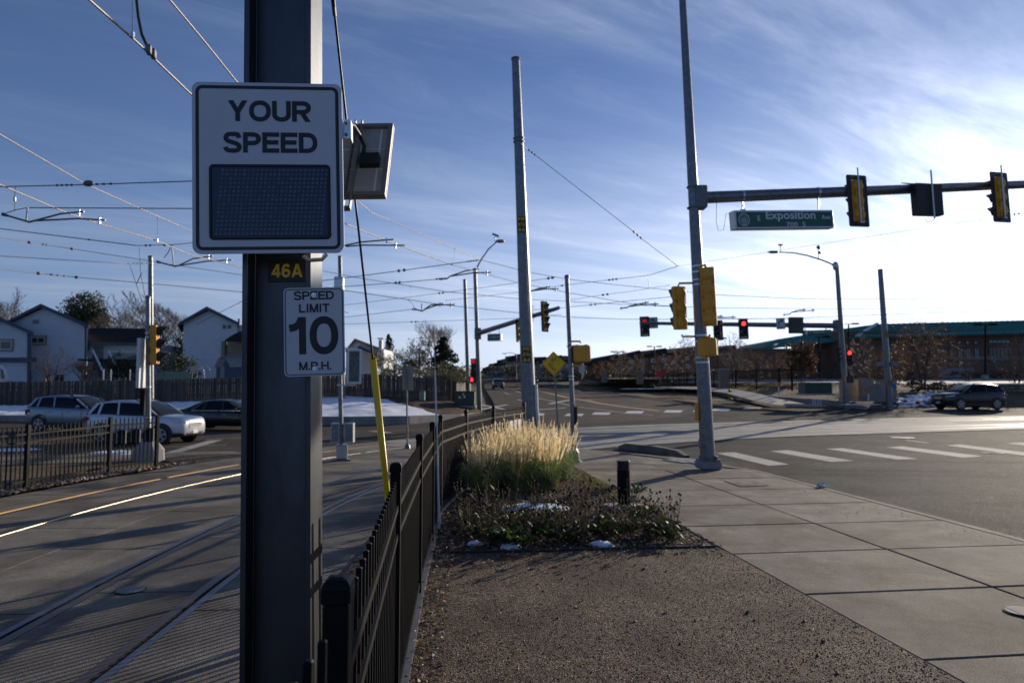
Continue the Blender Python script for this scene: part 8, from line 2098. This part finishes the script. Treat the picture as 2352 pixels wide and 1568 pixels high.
for i, (x, y) in enumerate(cone_px):
    k = i % 5; o = protos[k] if not used[k] else copy_tree(protos[k], None, kidmap); used[k] = 1; o.location = G(x+rnd.uniform(-4, 4), y+8, 0); zone(o, x, y, 'dried brown coneflower stalks with dark seed heads', 'dried coneflowers'); o.rotation_euler = (0, 0, rnd.uniform(0, 6.28)); s_ = rnd.uniform(.8, 1.15); o.scale = (s_, s_, s_)
leaf_px = [(1075, 1205), (1130, 1205), (1180, 1210), (1240, 1215), (1280, 1195), (1320, 1225), (1500, 1220), (1530, 1235), (1095, 1225), (1145, 1238), (1165, 1248), (1205, 1228), (1260, 1232), (1300, 1238), (1345, 1228), (1375, 1225), (1225, 1195), (1120, 1180), (1190, 1250), (1440, 1205), (1475, 1190), (1460, 1130), (1405, 1225)]
used = [0]*2
for i, (x, y) in enumerate(leaf_px):
    k = i % 2; o = lp_[k] if not used[k] else copy_tree(lp_[k], None, kidmap); used[k] = 1; o.location = G(x, y+6, 0); zone(o, x, y, 'low plant with green winter leaves', 'green plants'); o.rotation_euler = (0, 0, rnd.uniform(0, 6.28)); s_ = rnd.uniform(.9, 1.5); o.scale = (s_, s_, s_)
# mats of low yellow-green groundcover by the path
gcov = MB()
for i in range(1500):
    x = rnd.uniform(1318, 1420); y = 1075+(x-1310)*.52+rnd.uniform(-8, 22); c = G(x, y, 0); o = Vector((rnd.uniform(-1, 1), rnd.uniform(-1, 1), 0)); h = rnd.uniform(.02, .07); s_ = Vector((-o.y, o.x, 0)).normalized()*.006 if o.length else Vector((.006, 0, 0))
    gcov.add([c-s_, c+s_, c+o*.04+Vector((0, 0, h))], [(0, 1, 2)])
stuff(tag(gcov.build('groundcover', leafmat('yellow_green_cover', (.20, .19, .05), .4, .4, 8)), 'yellow-green low groundcover along the path edge by the grasses', 'groundcover'))
# ------------------------------------------------------------------ loose material: bark chips, leaf litter, pebbles, cobbles
def inside(p, poly):
    x, y = p; c = False; n = len(poly)
    for i in range(n):
        a, b = poly[i], poly[(i+1) % n]
        if (a[1] > y) != (b[1] > y) and x < (b[0]-a[0])*(y-a[1])/(b[1]-a[1])+a[0]: c = not c
    return c
def scatter(name, label, cat, poly, n, sz, mats, weights, z, flat=.35, curl=.3, near=None):
    mb = MB(); x0, x1 = min(p[0] for p in poly), max(p[0] for p in poly); y0, y1 = min(p[1] for p in poly), max(p[1] for p in poly); k = 0; tries = 0
    while k < n and tries < n*30:
        tries += 1; x, y = rnd.uniform(x0, x1), rnd.uniform(y0, y1)
        if near and rnd.random() > near(x, y): continue
        if not inside((x, y), poly): continue
        s_ = sz*rnd.uniform(.45, 1.5); a = rnd.uniform(0, 6.28); u = Vector((math.cos(a), math.sin(a), rnd.uniform(-curl, curl))); v = Vector((-math.sin(a), math.cos(a), rnd.uniform(-curl, curl)*1.5))*flat; c = Vector((x, y, z+abs(u.z)*s_*.5+.004+rnd.uniform(0, sz*.3)))
        mi = rnd.choices(range(len(mats)), weights)[0]; up3 = Vector((0, 0, s_*.16))
        mb.add([c-u*s_*.5, c-v*s_*.5+up3, c+u*s_*.5, c+v*s_*.5+up3*.3], [(0, 1, 2), (0, 2, 3)], mi); k += 1
    ob = mb.build(name, mats, None); tag(ob, label, cat); return stuff(ob)
chips = [M['chipdark'], M['chipmid'], M['chippale'], M['rust']]
scatter('bark_chips', 'loose bark chips covering the planting bed', 'bark mulch', [(p.x, p.y) for p in bed], 15000, .045, chips, (4, 4, 2.6, .6), .0, .4, .35, lambda x, y: min(1, (11/y)**2))
bx = [(p.x, p.y+.05) for p in bed_front]+[(p.x, p.y-.55) for p in bed_front[::-1]]
scatter('stray_chips', 'bark chips strayed over the edging onto the gravel', 'bark mulch', bx, 420, .036, chips, (4, 4, 2, .6), .0, .4, .35, lambda x, y: max(.05, 1-(8.35-y)*2.2))
scatter('leaf_litter', 'dry leaves and bark scraps drifted along the foot of the black fence', 'leaf litter', [(p.x+o_, p.y) for p, o_ in zip(FN[:5], (.0, .02, .02, .02, .02))]+[(p.x+o_, p.y) for p, o_ in zip(FN[4::-1], (.3, .3, .32, .26, .2))], 1500, .035, [M['chipmid'], M['chippale'], M['rust'], M['deadstalk']], (3, 3, 1, 2), .0, .5, .5)
scatter('straw_scraps', 'scattered straw bits and dry leaves lying on the gravel', 'leaf litter', [(p.x, p.y) for p in gr], 850, .034, [M['chippale'], M['chipmid'], M['deadstalk']], (3, 2, 2), .0, .25, .3)
strip = [(p.x, p.y) for p in slab_edge if -1 < p.y < 16]; scatter('strip_mulch', 'bark scraps in the strip between the slab and the black fence', 'bark mulch', strip+[(p.x-.02, p.y) for p in FN[:7]][::-1], 3200, .04, chips, (5, 4, 2, .5), -.02, .4, .35)
def stones(name, label, poly, n, s0, s1, mats, weights, z, near=None):
    mb = MB(); x0, x1 = min(p[0] for p in poly), max(p[0] for p in poly); y0, y1 = min(p[1] for p in poly), max(p[1] for p in poly); k = 0; tries = 0
    base = [(1, 0, 0), (0, 1, 0), (-1, 0, 0), (0, -1, 0), (0, 0, .75), (0, 0, -.6)]; fcs = [(0, 1, 4), (1, 2, 4), (2, 3, 4), (3, 0, 4), (1, 0, 5), (2, 1, 5), (3, 2, 5), (0, 3, 5)]
    while k < n and tries < n*40:
        tries += 1; x, y = rnd.uniform(x0, x1), rnd.uniform(y0, y1)
        if near and rnd.random() > near(x, y): continue
        if not inside((x, y), poly): continue
        s_ = s0+(s1-s0)*rnd.random()**2.5; rm = Matrix.Rotation(rnd.uniform(0, 6.28), 3, 'Z') @ Matrix.Rotation(rnd.uniform(-.5, .5), 3, 'X')
        mb.add([Vector((x, y, z+s_*.25))+rm @ (Vector(b)*s_*rnd.uniform(.65, 1.2)) for b in base], fcs, rnd.choices(range(len(mats)), weights)[0]); k += 1
    ob = mb.build(name, mats); tag(ob, label, 'gravel'); return stuff(ob)
peb = [M['chipdark'], M['stonegrey'], M['chipmid'], M['stonewht']]
stones('gravel_grains', 'loose gravel grains on the path', [(p.x, p.y) for p in gr if True], 60000, .0025, .008, peb, (2, 2, 7, 1.6), .0, lambda x, y: min(1, (3.6/max(y, 2.5))**2) if y > 2.2 else 0)
stones('gravel_pebbles', 'larger pebbles lying on the gravel path', [(p.x, p.y) for p in gr], 420, .009, .024, peb, (4, 4, 2, 1.2), .0)
wk = [tuple(sw(u, v)[:2]) for u, v in ((-4, .6), (6, .4), (8, WR), (-4, WR))]
stones('walk_grit', 'dark grit scattered over the sidewalk near the kerb', wk, 420, .003, .011, [M['chipdark'], M['stonegrey']], (5, 1), .0, lambda x, y: 1 if (Vector((x, y, 0))-SO).dot(SV) > 1.2 else .3)
rkp = [(p.x, p.y) for p in lf]+[(p[0], p[1]) for p in edge[::-1]]
stones('rock_mulch', 'brown and grey rocks along the foot of the bronze fence', rkp, 2600, .022, .075, [M['chipdark'], M['stonegrey'], M['chipmid'], M['stonewht']], (4, 3, 4, .8), -.02)
# tufts of dry grass on the far dirt and kerb edge debris
tf = MB()
for i in range(5200):
    if i % 2: a = front[rnd.randrange(1, 6)]; x = rnd.uniform(1420, 1960); s_ = rnd.random(); j = rnd.randrange(6, 60); q = rows[rnd.randrange(1, 9)][j] if False else None
    u = rnd.random(); v = rnd.random()*.8+.04; j = int(u*(NF-2)*.62); p = fr2[j].lerp(fr2[j+1], rnd.random()).lerp(tbk[j], v); z = fr2[j].z+(tbk[j].z-fr2[j].z)*v**.8+.1; c = Vector((p.x, p.y, z)); o = Vector((rnd.uniform(-1, 1), rnd.uniform(-1, 1), 0))*.08; h = rnd.uniform(.08, .22)
    tf.add([c-Vector((.03, 0, 0)), c+Vector((.03, 0, 0)), c+o+Vector((0, 0, h))], [(0, 1, 2)])
stuff(tag(tf.build('dry_grass', M['bladedry']), 'dry winter grass on the verge of the far right corner', 'grass'))
